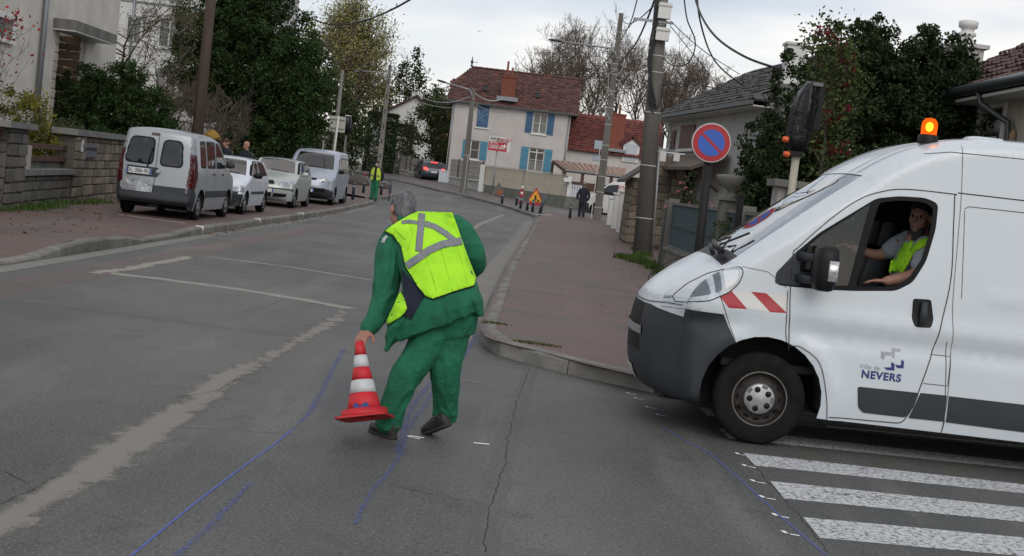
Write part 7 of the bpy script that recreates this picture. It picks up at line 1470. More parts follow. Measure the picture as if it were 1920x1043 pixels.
K, kb = carcar('compact_van', 'silver compact van parked facing away with a dented rear door', 'van', (kx, ky, KH), 0, kprof, 2.6, [(0, .30, .36), (2.62, .30, .36)], .83, .95, .16, .07, m_silver, sreg, treg, .295, 'cover', [[(.33, .35), (.33, 1.72)], [(1.2, .35), (1.2, 1.72)], [(2.3, .4), (2.3, 1.1)]], seat_y=[(1.1, .55), (.1, .55)], mirr=(2.0, 1.18), mm=m_trim)
def rearpoly(b, root, name, pts, m, out=.006, yoff=0):
    """panel laid on the rear face: pts (x, z)"""
    n = b.N; rear = b.P[int(n * .62):]; a = b.arc[int(n * .62):]; zz = rear[::-1, 1]; aa = a[::-1]
    lp = densify(pts, .08); ar = np.array(lp); g = np.array([(x, z) for x in np.arange(ar[:, 0].min(), ar[:, 0].max(), .1) for z in np.arange(ar[:, 1].min(), ar[:, 1].max(), .1)]); g = g[pip(g, lp)] if len(g) else g
    v, f = cdt([lp], g + .001); c = v[f].mean(1); f = f[pip(c, lp)]
    A_ = np.interp(v[:, 1], zz, aa); Wd = np.array([b.W(*(b.Q[int(np.argmin(abs(b.arc - q)))])) for q in A_]) - b.r; P3 = b.top(np.clip(v[:, 0] / Wd, -1, 1), A_); P3[:, 1] -= out
    me = np_mesh(name, P3, f, m, True); o = link(name, me, root); return o
rearpoly(kb, K, 'window_surround', rpoly([(-.68, 1.08), (-.06, 1.06), (-.06, 1.63), (-.58, 1.64)], .12), m_rubber, .006); rearpoly(kb, K, 'rear_window', rpoly([(-.65, 1.11), (-.09, 1.09), (-.09, 1.60), (-.56, 1.61)], .11), m_cgd, .010)
rearpoly(kb, K, 'window_surround', rpoly([(.06, 1.06), (.56, 1.06), (.50, 1.62), (.10, 1.62)], .12), m_rubber, .006); rearpoly(kb, K, 'rear_window', rpoly([(.09, 1.09), (.53, 1.09), (.47, 1.59), (.13, 1.59)], .11), m_cgd, .010)
rearpoly(kb, K, 'panel_gap', [(-.006, .52), (.006, .52), (.006, 1.8), (-.006, 1.8)], m_seam, .004); rearpoly(kb, K, 'plate_recess', rpoly([(-.60, .82), (.06, .82), (.06, 1.02), (-.60, 1.02)], .03), m_trim, .007); rearpoly(kb, K, 'high_brake_light', rpoly([(-.17, 1.68), (0, 1.68), (0, 1.73), (-.17, 1.73)], .02), m_tl, .02)
rearpoly(kb, K, 'dented_panel', rpoly([(-.66, .50), (-.02, .50), (-.02, .74), (-.66, .74)], .02), mat('dented_silver', (.5, .52, .54), .25, (.28, .3, .32), 9, bump=1.0, bscale=7, metal=.5), .012); rearpoly(kb, K, 'reflector', [(-.80, .56), (-.73, .56), (-.73, .64), (-.80, .64)], m_tl, .03); rearpoly(kb, K, 'reflector', [(.66, .56), (.76, .56), (.76, .64), (.66, .64)], m_tl, .03)
plate(K, -.715, .92, 'DL·386·RQ', -1, .52, .12, -.32)
for sg in (-1, 1): rearpoly(kb, K, 'tail_light', rpoly([(sg * .70, 1.34), (sg * .76, 1.34), (sg * .78, .68), (sg * .66, .68)], .03), m_tl, .008)
MB().tube([(-.17, -.70, 1.02), (-.14, -.69, 1.2), (-.10, -.66, 1.42)], .012, 5).build('wiper', m_black, K, local=True); MB().lathe([(.05, 0), (.05, .015), (.001, .02)], Matrix.Translation((.06, -.70, .93)) @ Matrix.Rotation(R(90), 4, 'X'), 12).build('door_handle', m_silver, K, local=True)
MB().tube([(.05, 1.2, 1.88), (.05, 1.0, 2.05)], .006, 5).build('aerial', m_black, K, local=True)
MB().box(-.1, .1, -.6, -.3, .2, .3).build('tow_bracket', m_under, K, local=True)
for sy in ((.48, .95), (1.32, .95)): MB().cbox((.835, sy[0] + .5, .98), (.03, .14, .035)).build('door_handle', m_trim, K, local=True)
# white hatchback facing us (rotated half a turn)
def frontpoly(b, root, name, pts, m, out=.006):
    n = b.N; k = int(n * .45); P_ = b.P[:k]; i0 = int(np.argmin(P_[:, 1])); i1 = int(np.argmax(P_[:, 1])); zz = P_[i0:i1 + 1, 1]; aa = b.arc[i0:i1 + 1]
    lp = densify(pts, .07); ar = np.array(lp); g = np.array([(x, z) for x in np.arange(ar[:, 0].min(), ar[:, 0].max(), .09) for z in np.arange(ar[:, 1].min(), ar[:, 1].max(), .07)]); g = g[pip(g, lp)] if len(g) else np.zeros((0, 2))
    v, f = cdt([lp], g + .001); c = v[f].mean(1); f = f[pip(c, lp)]; A_ = np.interp(v[:, 1], zz, aa); Wd = np.array([b.W(*(b.Q[int(np.argmin(abs(b.arc - q)))])) for q in A_]) - b.r; P3 = b.top(np.clip(v[:, 0] / Wd, -1, 1), A_); P3[:, 1] += out; P3[:, 2] += out * .3
    return link(name, np_mesh(name, P3, f, m, True), root)
hprof = [(.58, .20, .05, 0), (.70, .32, .20, 0), (.74, .50, .22, 0), (.68, .64, .20, 0), (.50, .76, .10, .02), (0, .90, .03, .05), (-.32, .97, .03, .04), (-.75, 1.22, .06, .02), (-.98, 1.36, .03, .03), (-1.4, 1.41, 0, .04), (-2.1, 1.40, 0, .04), (-2.55, 1.32, .02, .03), (-2.85, 1.0, .04, .01), (-2.98, .85, .04, 0), (-3.02, .5, .06, 0), (-2.95, .3, .05, 0)]
hs = [('bumper', [(.9, .1), (.9, .50), (.36, .50), (.36, .1)], m_trim, {}), ('trim_strip', [(-.5, .50), (-2.1, .50), (-2.1, .57), (-.5, .57)], m_trim, {'out': .008}), ('window_surround', rpoly([(-.42, .96), (-1.02, 1.33), (-1.42, 1.35), (-1.42, .95)], .04), m_rubber, {}), ('window_surround', rpoly([(-1.50, .95), (-1.50, 1.35), (-2.2, 1.32), (-2.55, .98)], .06), m_rubber, {}), ('side_window', rpoly([(-.52, .98), (-1.04, 1.30), (-1.39, 1.32), (-1.39, .98)], .03), m_cgd, {}), ('side_window', rpoly([(-1.53, .98), (-1.53, 1.32), (-2.17, 1.29), (-2.46, 1.0)], .05), m_cgd, {}), ('indicator', [(.35, .56), (.6, .56), (.6, .70), (.35, .72)], m_lampw, {})]
ht = [('bumper', [(-1, 0), (1, 0), (1, 2.5), (-1, 2.5)], m_trim, {}), ('windscreen', [(-.90, 6.1), (.90, 6.1), (.86, 7.9), (-.86, 7.9)], m_cg, {})]
hy = 33.25; Hc, hb_ = carcar('hatchback', 'white hatchback with black bumper parked nose to the silver van', 'car', (-(6.8 + .81), hy, KH), R(180), hprof, 2.45, [(0, .28, .33), (-2.45, .28, .33)], .81, .85, .36, .07, m_white2, hs, ht, .275, 'cover', [[(-.45, .3), (-.42, .9)], [(-1.46, .3), (-1.46, 1.35)], [(-2.1, .5), (-2.3, .95)]], seat_y=[(-1.25, .38), (-2.0, .38)], mirr=(-.62, .95), mm=m_black)
for sg in (-1, 1): frontpoly(hb_, Hc, 'headlight', rpoly([(sg * .44, .56), (sg * .74, .56), (sg * .74, .68), (sg * .44, .68)], .03), m_lampw)
frontpoly(hb_, Hc, 'grille', rpoly([(-.3, .58), (.3, .58), (.3, .66), (-.3, .66)], .02), m_black); MB().tube([(.1, -1.0, 1.38), (.1, -.85, 1.55)], .006, 5).build('aerial', m_black, Hc, local=True); plate(Hc, .76, .42, '', 1)
MB().tube([(-.5, -.33, 1.0), (.1, -.38, 1.04)], .012, 5).tube([(0, -.33, 1.0), (.6, -.38, 1.04)], .012, 5).build('wiper', m_black, Hc, local=True)
# pale green silver small car
pprof = [(.55, .20, .05, 0), (.70, .30, .18, 0), (.76, .48, .22, 0), (.74, .62, .22, 0), (.62, .78, .18, 0), (.35, .90, .06, .03), (-.05, 1.0, .03, .05), (-.30, 1.05, .03, .04), (-.85, 1.34, .06, .02), (-1.08, 1.45, .03, .03), (-1.5, 1.49, 0, .04), (-2.2, 1.47, 0, .04), (-2.65, 1.36, .02, .03), (-2.9, 1.05, .04, .01), (-3.0, .85, .04, 0), (-3.05, .5, .06, 0), (-2.95, .3, .05, 0)]
ps = [('trim_strip', [(.9, .52), (.9, .57), (.40, .57), (.40, .52)], m_trim, {'out': .004}), ('headlight', rpoly([(.72, .64), (.3, .72), (.22, .86), (.45, .84), (.66, .78)], .03), m_lampw, {'out': .004}), ('window_surround', rpoly([(-.36, 1.04), (-1.08, 1.41), (-1.5, 1.43), (-1.5, 1.0)], .04), m_rubber, {}), ('window_surround', rpoly([(-1.58, 1.0), (-1.58, 1.43), (-2.3, 1.39), (-2.6, 1.05)], .06), m_rubber, {}), ('side_window', rpoly([(-.48, 1.05), (-1.1, 1.38), (-1.46, 1.40), (-1.46, 1.03)], .03), m_cgd, {}), ('side_window', rpoly([(-1.62, 1.03), (-1.62, 1.40), (-2.27, 1.36), (-2.52, 1.07)], .05), m_cgd, {})]
pt2 = [('windscreen', [(-.90, 7.1), (.90, 7.1), (.86, 8.9), (-.86, 8.9)], m_cg, {})]
Pc, pb_ = carcar('small_car', 'pale green silver small car parked between white hatchback and minivan', 'car', (-(6.87 + .83), 40.95, KH + gz(41)), R(180), pprof, 2.5, [(0, .29, .34), (-2.5, .29, .34)], .83, .9, .36, .08, m_pgreen, ps, pt2, .285, 'cover', [[(-.40, .3), (-.38, 1.0)], [(-1.54, .3), (-1.54, 1.43)]], seat_y=[(-1.3, .42), (-2.1, .42)], mirr=(-.62, 1.02))
for sg in (-1, 1): frontpoly(pb_, Pc, 'headlight', rpoly([(sg * .34, .66), (sg * .70, .66), (sg * .72, .78), (sg * .42, .80)], .03), m_lampw); frontpoly(pb_, Pc, 'lower_intake', rpoly([(sg * .22, .30), (sg * .60, .32), (sg * .64, .42), (sg * .26, .42)], .02), m_black)
frontpoly(pb_, Pc, 'grille', rpoly([(-.26, .68), (.26, .68), (.20, .80), (-.20, .80)], .02), m_black); frontpoly(pb_, Pc, 'lower_intake', rpoly([(-.18, .30), (.18, .30), (.18, .42), (-.18, .42)], .02), m_black); frontpoly(pb_, Pc, 'bumper_strip', [(-.74, .54), (.74, .54), (.74, .58), (-.74, .58)], m_trim); plate(Pc, .79, .49, '', 1); MB().tube([(.1, -1.2, 1.46), (.1, -1.05, 1.62)], .006, 5).build('aerial', m_black, Pc, local=True)
MB().tube([(-.5, -.31, 1.08), (.1, -.36, 1.12)], .012, 5).build('wiper', m_black, Pc, local=True)
# blue silver minivan
mprof = [(.62, .22, .05, 0), (.80, .34, .18, 0), (.86, .52, .22, 0), (.84, .70, .22, 0), (.78, .88, .18, 0), (.60, 1.00, .08, .03), (.25, 1.14, .04, .04), (.0, 1.22, .03, .03), (-.50, 1.62, .06, .02), (-.74, 1.78, .04, .03), (-1.1, 1.90, .02, .04), (-1.8, 1.93, 0, .05), (-3.2, 1.92, 0, .05), (-3.48, 1.85, .02, .03), (-3.56, 1.3, .03, .01), (-3.6, .6, .05, 0), (-3.5, .35, .05, 0)]
ms = [('bumper', [(.95, .15), (.95, .50), (.45, .50), (.40, .15)], m_trim, {}), ('window_surround', rpoly([(-.12, 1.16), (-.62, 1.58), (-1.15, 1.66), (-1.15, 1.14)], .05), m_rubber, {}), ('window_surround', rpoly([(-1.25, 1.14), (-1.25, 1.68), (-2.15, 1.68), (-2.15, 1.14)], .06), m_rubber, {}), ('window_surround', rpoly([(-2.25, 1.14), (-2.25, 1.68), (-3.35, 1.66), (-3.35, 1.14)], .06), m_rubber, {}), ('side_window', rpoly([(-.22, 1.18), (-.66, 1.55), (-1.12, 1.62), (-1.12, 1.18)], .04), m_cgd, {}), ('side_window', rpoly([(-1.29, 1.18), (-1.29, 1.64), (-2.11, 1.64), (-2.11, 1.18)], .05), m_cgd, {}), ('side_window', rpoly([(-2.29, 1.18), (-2.29, 1.64), (-3.3, 1.62), (-3.3, 1.18)], .05), m_cgd, {})]
mt = [('bumper', [(-1, 0), (1, 0), (1, 2.1), (-1, 2.1)], m_trim, {}), ('windscreen', [(-.91, 7.1), (.91, 7.1), (.87, 9.05), (-.87, 9.05)], m_cg, {})]
Mc, mb_ = carcar('minivan', 'tall blue silver minivan parked last in the row by the bollards', 'van', (-(6.55 + .88), 47.1, KH + gz(47.5)), R(180), mprof, 2.82, [(0, .31, .37), (-2.85, .31, .37)], .89, 1.1, .17, .08, m_bsil, ms, mt, .31, 'cover', [[(-.16, .35), (-.14, 1.12)], [(-1.2, .3), (-1.2, 1.68)], [(-2.2, .3), (-2.2, 1.68)]], seat_y=[(-1.0, .6), (-2.0, .6)], mirr=(-.2, 1.16), mm=m_black)
for sg in (-1, 1): frontpoly(mb_, Mc, 'headlight', rpoly([(sg * .42, .78), (sg * .76, .76), (sg * .76, .92), (sg * .44, .92)], .03), m_lampw)
frontpoly(mb_, Mc, 'grille', rpoly([(-.30, .82), (.30, .82), (.30, .90), (-.30, .90)], .02), m_black); frontpoly(mb_, Mc, 'lower_intake', rpoly([(-.62, .42), (.62, .42), (.62, .56), (-.62, .56)], .02), m_black); plate(Mc, .89, .46, '', 1); MB().tube([(-.5, .0, 1.26), (.2, -.05, 1.30)], .013, 5).build('wiper', m_black, Mc, local=True)
# dark car driving away, brake lights on
Yd = 90.0; dc = at(807, 352, Yd)
dprof = [(3.05, .22, .05, 0), (3.2, .35, .2, 0), (3.2, .6, .2, 0), (2.95, .76, .1, .02), (2.4, .92, .04, .04), (2.1, .98, .04, .03), (1.5, 1.28, .06, .02), (1.2, 1.38, .03, .03), (.6, 1.42, 0, .04), (0, 1.38, 0, .04), (-.42, 1.26, .03, .03), (-.62, 1.0, .05, .01), (-.72, .86, .05, .0), (-.78, .55, .08, 0), (-.72, .34, .06, 0), (-.6, .26, .05, 0)]
ds_ = [('window_surround', rpoly([(-.3, .96), (0, 1.30), (1.2, 1.32), (1.95, .98)], .05), m_rubber, {}), ('side_window', rpoly([(-.15, .99), (.1, 1.26), (.6, 1.30), (.6, .98)], .04), m_cgd, {}), ('side_window', rpoly([(.68, .98), (.68, 1.30), (1.16, 1.28), (1.75, .99)], .04), m_cgd, {})]
Dc, db_ = carcar('dark_car', 'dark grey car driving away with its brake lights glowing', 'car', (dc.x, Yd, gz(Yd)), R(14), dprof, 2.47, [(0, .30, .35), (2.47, .30, .35)], .87, .85, .38, .09, m_dkgrey, ds_, [('windscreen', [(-.9, 5.1), (.9, 5.1), (.86, 6.9), (-.86, 6.9)], m_cg, {})], .30, 'cover', seat_y=[(1.0, .38)], mirr=(1.75, .96))
rearpoly(db_, Dc, 'rear_window', rpoly([(-.60, 1.02), (.60, 1.02), (.50, 1.26), (-.50, 1.26)], .06), m_cgd, .012); m_brk = mat('lit_brake_light', (.6, .02, .02), .4, emit=((1, .035, .03), 2.6))
for sg in (-1, 1): rearpoly(db_, Dc, 'tail_light', rpoly([(sg * .40, .74), (sg * .76, .78), (sg * .76, .92), (sg * .50, .94)], .04), m_brk, .015)
MB().box(-.22, .22, -.44, -.38, 1.28, 1.33).build('high_brake_light', m_brk, Dc, local=True); plate(Dc, -.79, .66, '', -1)
# white delivery van behind the man in black, with red lettering
wl_ = at(1118, 409, 71.5); tprof = [(.80, .24, .15, 0), (.93, .45, .3, 0), (.92, .75, .3, 0), (.80, 1.0, .2, 0), (.45, 1.12, .08, .04), (.18, 1.22, .04, .04), (-.45, 1.78, .06, .03), (-.8, 1.94, .03, .03), (-1.4, 1.97, 0, .04), (-3.6, 1.97, 0, .04), (-3.75, 1.85, .02, .02), (-3.8, 1.2, .03, 0), (-3.8, .5, .03, 0), (-3.7, .35, .03, 0)]
Tv, tb_ = carcar('delivery_van', 'white delivery van with red lettering behind the man in the black coat', 'van', (wl_.x + .15, 72.2, gz(72)), R(76), tprof, 3.1, [(0, .32, .38), (-3.1, .32, .38)], .95, 1.15, .12, .09, paint('plain_white', (.58, .58, .57), .35), [('bumper', [(1.2, .2), (1.2, .62), (.42, .62), (.38, .2)], m_trim, {}), ('window_surround', rpoly([(.0, 1.18), (-.52, 1.68), (-1.05, 1.76), (-1.05, 1.15)], .05), m_rubber, {}), ('side_window', rpoly([(-.1, 1.2), (-.55, 1.64), (-1.02, 1.72), (-1.02, 1.19)], .04), m_cgd, {})], [('windscreen', [(-.9, 5.1), (.9, 5.1), (.86, 6.7), (-.86, 6.7)], m_cg, {}), ('bumper', [(-1, 0), (1, 0), (1, 2.2), (-1, 2.2)], m_trim, {})], .32, 'dark', [[(-1.1, .3), (-1.1, 1.8)], [(-2.1, .3), (-2.1, 1.85)]], seat_y=[(-.9, .6)], mirr=(-.05, 1.2), mm=m_black)
def svt(s, size, y, z, m):
    x = -float(tb_.side(np.array([y]), np.array([z]))[0]) - .006; cu = bpy.data.curves.new('lettering', 'FONT'); cu.body = s; cu.size = size; cu.align_x = 'CENTER'; cu.align_y = 'CENTER'; cu.offset = .008; cu.extrude = .001; cu.materials.append(m); o = bpy.data.objects.new('lettering', cu); C.objects.link(o); o.parent = Tv; WM[o] = WM[Tv]; o.matrix_local = Matrix(((0, 0, -1, x), (-1, 0, 0, y), (0, 1, 0, z), (0, 0, 0, 1)))
svt('LOCATION', .26, -1.7, 1.62, m_rprint); svt('RENT A CAR', .26, -3.0, 1.60, m_rprint)
y_, z_ = -1.35, 1.32; x_ = -float(tb_.side(np.array([y_]), np.array([z_]))[0]) - .006; MB().box(x_ - .003, x_, y_ - .22, y_ + .22, z_ - .12, z_ + .12).build('red_logo_block', mat('soft_red_print', (.45, .08, .07), .5), Tv, local=True)
# ------------------------------------------------------------------ people
m_skin = mat('skin', (.40, .22, .155), .55, (.32, .16, .115), 9, .15, 60); m_skin2 = mat('ruddy_skin', (.36, .17, .12), .55, (.28, .12, .09), 12, .2, 80)
m_green = mat('green_workwear', (.007, .140, .068), .85, (.005, .095, .048), 9, .5, 26); m_green2 = mat('bright_green_trousers', (.01, .17, .075), .85, (.008, .13, .06), 6, .3, 25)
m_hv = mat('fluorescent_yellow', (.40, .80, .012), .75, (.31, .68, .012), 7, .35, 12, emit=None); m_refl = mat('reflective_tape', (.20, .215, .225), .55, (.15, .16, .17), 40, .2, 80); m_navyc = mat('navy_lining', (.008, .012, .028), .9); m_shoe = mat('black_leather', (.016, .015, .014), .5, (.03, .028, .025), 20, .5, 60); m_sole = mat('shoe_sole', (.03, .028, .026), .9)
m_hair = mat('grey_hair', (.055, .055, .06), .8, (.24, .24, .25), 14, 1.0, 90, stretch=(1, 1, .35)); m_dhair = mat('dark_hair', (.02, .017, .015), .8, bump=.6, bscale=80); m_coat = mat('black_navy_coat', (.010, .014, .022), .9, (.016, .02, .03), 6, .3, 20); m_jeans = mat('dark_trousers', (.014, .018, .028), .9)
_dg = None
def fuse(name, mb, m, parent, vox=.01, wr=0.0, wsc=14, smooth=4, seed=0, local=False, stretch=(1, 1, .5), ret=False):
    """voxel-fuse overlapping forms into one continuous surface, relax it and give cloth its folds"""
    me = bpy.data.meshes.new(name); vs = mb.v
    if parent is not None and not local: I = WM[parent].inverted(); vs = [tuple(I @ Vector(v)) for v in vs]
    me.from_pydata(vs, [], mb.f); bm = bmesh.new(); bm.from_mesh(me); bmesh.ops.recalc_face_normals(bm, faces=bm.faces); bm.to_mesh(me); bm.free()
    o = bpy.data.objects.new(name, me); C.objects.link(o); md = o.modifiers.new('r', 'REMESH'); md.mode = 'VOXEL'; md.voxel_size = vox; md.use_smooth_shade = True
    if smooth: s_ = o.modifiers.new('s', 'SMOOTH'); s_.iterations = smooth; s_.factor = .5
    dg = bpy.context.evaluated_depsgraph_get(); dg.update(); nm = bpy.data.meshes.new_from_object(o.evaluated_get(dg)); bpy.data.objects.remove(o); nm.name = name
    if wr:
        n = len(nm.vertices); co = np.empty(n * 3, np.float32); no = np.empty(n * 3, np.float32); nm.vertices.foreach_get('co', co); nm.vertices.foreach_get('normal', no); co = co.reshape(-1, 3); no = no.reshape(-1, 3)
        d = np.empty(n)
        for i in range(n):
            p = Vector((co[i][0] * stretch[0], co[i][1] * stretch[1], co[i][2] * stretch[2])); q = mnoise.noise_vector(p * 3 + Vector((seed, 0, 0)))
            a = mnoise.noise(p * wsc + q * 1.6 + Vector((0, seed, 0))); b = 1 - abs(mnoise.noise(p * wsc * .7 + q * 2.2)) * 2.4; d[i] = a * .4 + max(-.5, b) * .75
        co = co + no * (d * wr)[:, None].astype(np.float32); nm.vertices.foreach_set('co', co.ravel()); nm.update()
    nm.materials.clear(); nm.materials.append(m); nm.polygons.foreach_set('use_smooth', np.ones(len(nm.polygons), bool))
    return link(name, nm, parent)
def limb(mb, pts, rad, n=14, squash=1.0, side=(1, 0, 0)):
    """rounded tapering limb through points; rad per point"""
    P = [np.array(p, float) for p in pts]; P = catmull([tuple(p) for p in P], 4); Rr = [float(np.ravel(q)[0]) for q in catmull([(r,) for r in rad], 4)]; S = Vector(side); secs = []; P = [Vector(p) for p in P]
    for i, p in enumerate(P):
        d = (P[min(i + 1, len(P) - 1)] - P[max(0, i - 1)]).normalized(); a = (S - d * S.dot(d)); a = a.normalized() if a.length > .05 else d.orthogonal().normalized(); b = d.cross(a); secs.append((p, a * Rr[i], b * Rr[i] * squash))
    d0 = (P[1] - P[0]).normalized(); d1 = (P[-1] - P[-2]).normalized(); secs = [(P[0] - d0 * Rr[0] * .55, secs[0][1] * .5, secs[0][2] * .5)] + secs + [(P[-1] + d1 * Rr[-1] * .55, secs[-1][1] * .5, secs[-1][2] * .5)]
    mb.sections(secs, n, 2.0); return mb
def head(mb, c, fwd, up, s=1.0):
    """head with brow, nose, jaw, ears and neck stub; fwd = face direction"""
    f = Vector(fwd).normalized(); u = Vector(up); u = (u - f * u.dot(f)).normalized(); r = f.cross(u); c = Vector(c)
    Mx = Matrix(((r.x, f.x, u.x), (r.y, f.y, u.y), (r.z, f.z, u.z))); e = lambda x, y, z: c + Mx @ Vector((x, y, z)) * s
    mb.ball(e(0, -.01, .03), (.077 * s, .097 * s, .095 * s), 18, 14, Mx); mb.ball(e(0, .03, -.045), (.058 * s, .062 * s, .072 * s), 14, 10, Mx); mb.ball(e(0, .062, -.095), (.026 * s, .026 * s, .022 * s), 10, 8, Mx)
    mb.ball(e(0, .096, -.022), (.013 * s, .02 * s, .026 * s), 8, 8, Mx); mb.ball(e(0, .075, .025), (.05 * s, .018 * s, .014 * s), 10, 6, Mx); mb.ball(e(0, .085, -.066), (.024 * s, .012 * s, .010 * s), 8, 6, Mx)
    for k in (-1, 1): mb.ball(e(k * .080, -.012, -.012), (.012 * s, .021 * s, .033 * s), 8, 8, Mx); mb.ball(e(k * .042, .058, -.03), (.022 * s, .018 * s, .022 * s), 8, 6, Mx)
    return Mx, e
def eyes(t, Mx, e, s=1.0, mask=None):
    for k in (-1, 1):
        MB().ball(e(k * .031, .072, .004), .0125 * s, 10, 8).build('eye', mat('eye_white', (.5, .48, .46), .3), t); MB().ball(e(k * .031, .0815, .004), .0055 * s, 8, 6).build('pupil', m_black, t)
        MB().tube([e(k * .014, .088, .022), e(k * .034, .086, .027), e(k * .052, .076, .02)], .0045 * s, 5).build('eyebrow', m_dhair, t)
    MB().tube([e(-.022, .086, -.063), e(0, .094, -.066), e(.022, .086, -.063)], .004 * s, 5).build('mouth', mat('lips', (.22, .08, .07), .5), t)
def hand(mb, w, d, pal, curl=.5, s=1.0, flip=1):
    """w wrist point, d finger direction, pal palm normal; palm, four unequal curled fingers and a thumb"""
    d = Vector(d).normalized(); pn = Vector(pal); pn = (pn - d * pn.dot(d)).normalized(); sd = d.cross(pn) * flip; w = Vector(w)
    mb.sections([(w, sd * .026 * s, pn * .02 * s), (w + d * .03 * s, sd * .036 * s, pn * .016 * s), (w + d * .075 * s, sd * .042 * s, pn * .014 * s), (w + d * .095 * s, sd * .038 * s, pn * .011 * s)], 12, 2.6)
    for i, (o, L) in enumerate(((.030, .070), (.011, .080), (-.009, .076), (-.028, .060))):
        p = w + d * .088 * s + sd * o * s; dd = d.copy(); P = [p]
        for k, fr in enumerate((.45, .32, .23)):
            dd = (Matrix.Rotation(curl * (0.35 + .55 * k), 3, d.cross(pn)) @ d).normalized() if True else dd; P.append(P[-1] + dd * L * fr * s)
        mb.tube(P, [.0095 * s, .009 * s, .0082 * s, .0068 * s], 8)
        mb.ball(P[-1], .007 * s, 6, 5)
    p = w + d * .028 * s + sd * .034 * s; P = [p, p + (d * .6 + sd * .7 + pn * .3).normalized() * .035 * s, p + (d * .6 + sd * .7 + pn * .3).normalized() * .035 * s + (d * .8 + sd * .15 + pn * .5).normalized() * .032 * s]; mb.tube(P, [.013 * s, .0105 * s, .008 * s], 8); mb.ball(P[-1], .008 * s, 6, 5)
    return mb
def shoe(name, t, toe, heel, up=(0, 0, 1), L=.29, local=False, m=None):
    toe, heel = Vector(toe), Vector(heel); d = (toe - heel).normalized(); u = Vector(up); u = (u - d * u.dot(d)).normalized(); s = d.cross(u); mb = MB(); f = lambda x, z: heel + d * x * L + u * z
    mb.sections([(f(.0, .05), s * .026, u * .045), (f(.10, .055), s * .038, u * .055), (f(.28, .055), s * .040, u * .055), (f(.45, .048), s * .042, u * .046), (f(.62, .040), s * .050, u * .038), (f(.80, .034), s * .048, u * .032), (f(.94, .030), s * .036, u * .026), (f(1.0, .026), s * .015, u * .015)], 14, 2.5)
    mb.sections([(f(.12, .07), s * .036, d * .042), (f(.16, .13), s * .036, d * .042)], 12); o = fuse(name, mb, m or m_shoe, t, .009, .002, 30, 2, local=local)
    MB().sections([(f(-.01, .006), s * .028, u * .012), (f(.15, .006), s * .042, u * .014), (f(.4, .004), s * .040, u * .010), (f(.65, .004), s * .052, u * .012), (f(.9, .006), s * .044, u * .012), (f(1.02, .008), s * .016, u * .010)], 14, 3).build('sole', m_sole, o, local=local); return o
J = lambda x, y, Y: at(x, y, Y)

# ---- main worker carrying the cone
fL = gt(714, 823); WK = thing('person', 'grey haired worker in green overalls and yellow vest bending over with a traffic cone', 'person', (-.45, 8.45, 0))
D0 = .35
skin = MB(); hc_ = J(754, 397, 8.90); fwd = Vector((-.42, .72, -.55)); Mx, E = head(skin, hc_, fwd, (-.1, .5, .85), 1.0)
limb(skin, [E(0, -.02, -.03), J(768, 418, 8.84), J(785, 440, 8.74)], [.055, .058, .07])
limb(skin, [J(785, 440, 8.74), J(805, 490, 8.62), J(830, 560, 8.5), J(838, 600, 8.46)], [.11, .14, .14, .13]); limb(skin, [J(740, 448, 8.72), J(720, 545, 8.62), J(688, 620, 8.42)], [.05, .038, .028]); limb(skin, [J(855, 430, 8.7), J(892, 490, 8.75), J(850, 530, 8.92)], [.05, .038, .028])
limb(skin, [J(820, 600, 8.46), J(768, 700, 8.40), J(735, 805, 8.38)], [.08, .055, .04]); limb(skin, [J(862, 600, 8.5), J(835, 700, 8.5), J(838, 785, 8.62)], [.08, .055, .04])
wr_ = J(687, 619, 8.41); hand(skin, wr_, (J(670, 650, 8.29) - wr_), (.3, .5, -.8), 1.1, 1.12, 1); hand(skin, J(850, 530, 8.92), (-.6, .5, -.1), (0, 0, -1), .5, 1.0, -1)
fuse('body', skin, m_skin2, WK, .0065, 0, smooth=2)
hr = MB(); f_ = fwd.normalized(); 
for (x, y, z, r) in ((0, -.022, .045, (.081, .097, .090)), (0, -.045, .0, (.076, .075, .085)), (0, -.055, -.045, (.060, .050, .055))): hr.ball(E(x, y, z), r, 18, 14, Mx)
fuse('hair', hr, m_hair, WK, .008, .006, 60, 2)
jk = MB()
def sec(xl, yl, xr, yr, Y, b, YL=0, YR=0):
    L_, R_ = J(xl, yl, Y + YL), J(xr, yr, Y + YR); c = (L_ + R_) / 2; return (c, (R_ - L_) / 2, Vector((0, b, 0)) )
TS = [sec(738, 640, 901, 580, 8.42, .15), sec(742, 612, 899, 562, 8.42, .165), sec(752, 575, 895, 540, 8.44, .17), sec(757, 535, 884, 512, 8.50, .16), sec(748, 492, 872, 470, 8.58, .15), sec(735, 452, 862, 432, 8.68, .14), sec(748, 424, 842, 410, 8.76, .11), sec(760, 410, 806, 402, 8.82, .07)]
jk.sections(TS, 24, 2.3)
hem = [(J(726, 656, 8.40), Vector((.012, 0, .0)), Vector((0, .06, 0))), (J(745, 610, 8.40), Vector((.055, 0, .0)), Vector((0, .10, 0))), (J(765, 570, 8.42), Vector((.07, 0, 0)), Vector((0, .12, 0)))]; jk.sections(hem, 14, 2.2)
jk.sections([(J(899, 588, 8.42), Vector((.02, 0, -.01)), Vector((0, .08, 0))), (J(888, 560, 8.43), Vector((.05, 0, 0)), Vector((0, .12, 0))), (J(868, 520, 8.5), Vector((.06, 0, 0)), Vector((0, .12, 0)))], 14)
limb(jk, [J(752, 438, 8.70), J(733, 470, 8.66), J(727, 520, 8.60), J(719, 565, 8.55), J(704, 597, 8.48), J(690, 617, 8.43)], [.088, .092, .083, .072, .058, .046], 16)
limb(jk, [J(845, 425, 8.70), J(868, 445, 8.68), J(885, 475, 8.70), J(889, 498, 8.78), J(865, 520, 8.92)], [.085, .085, .078, .066, .052], 16)
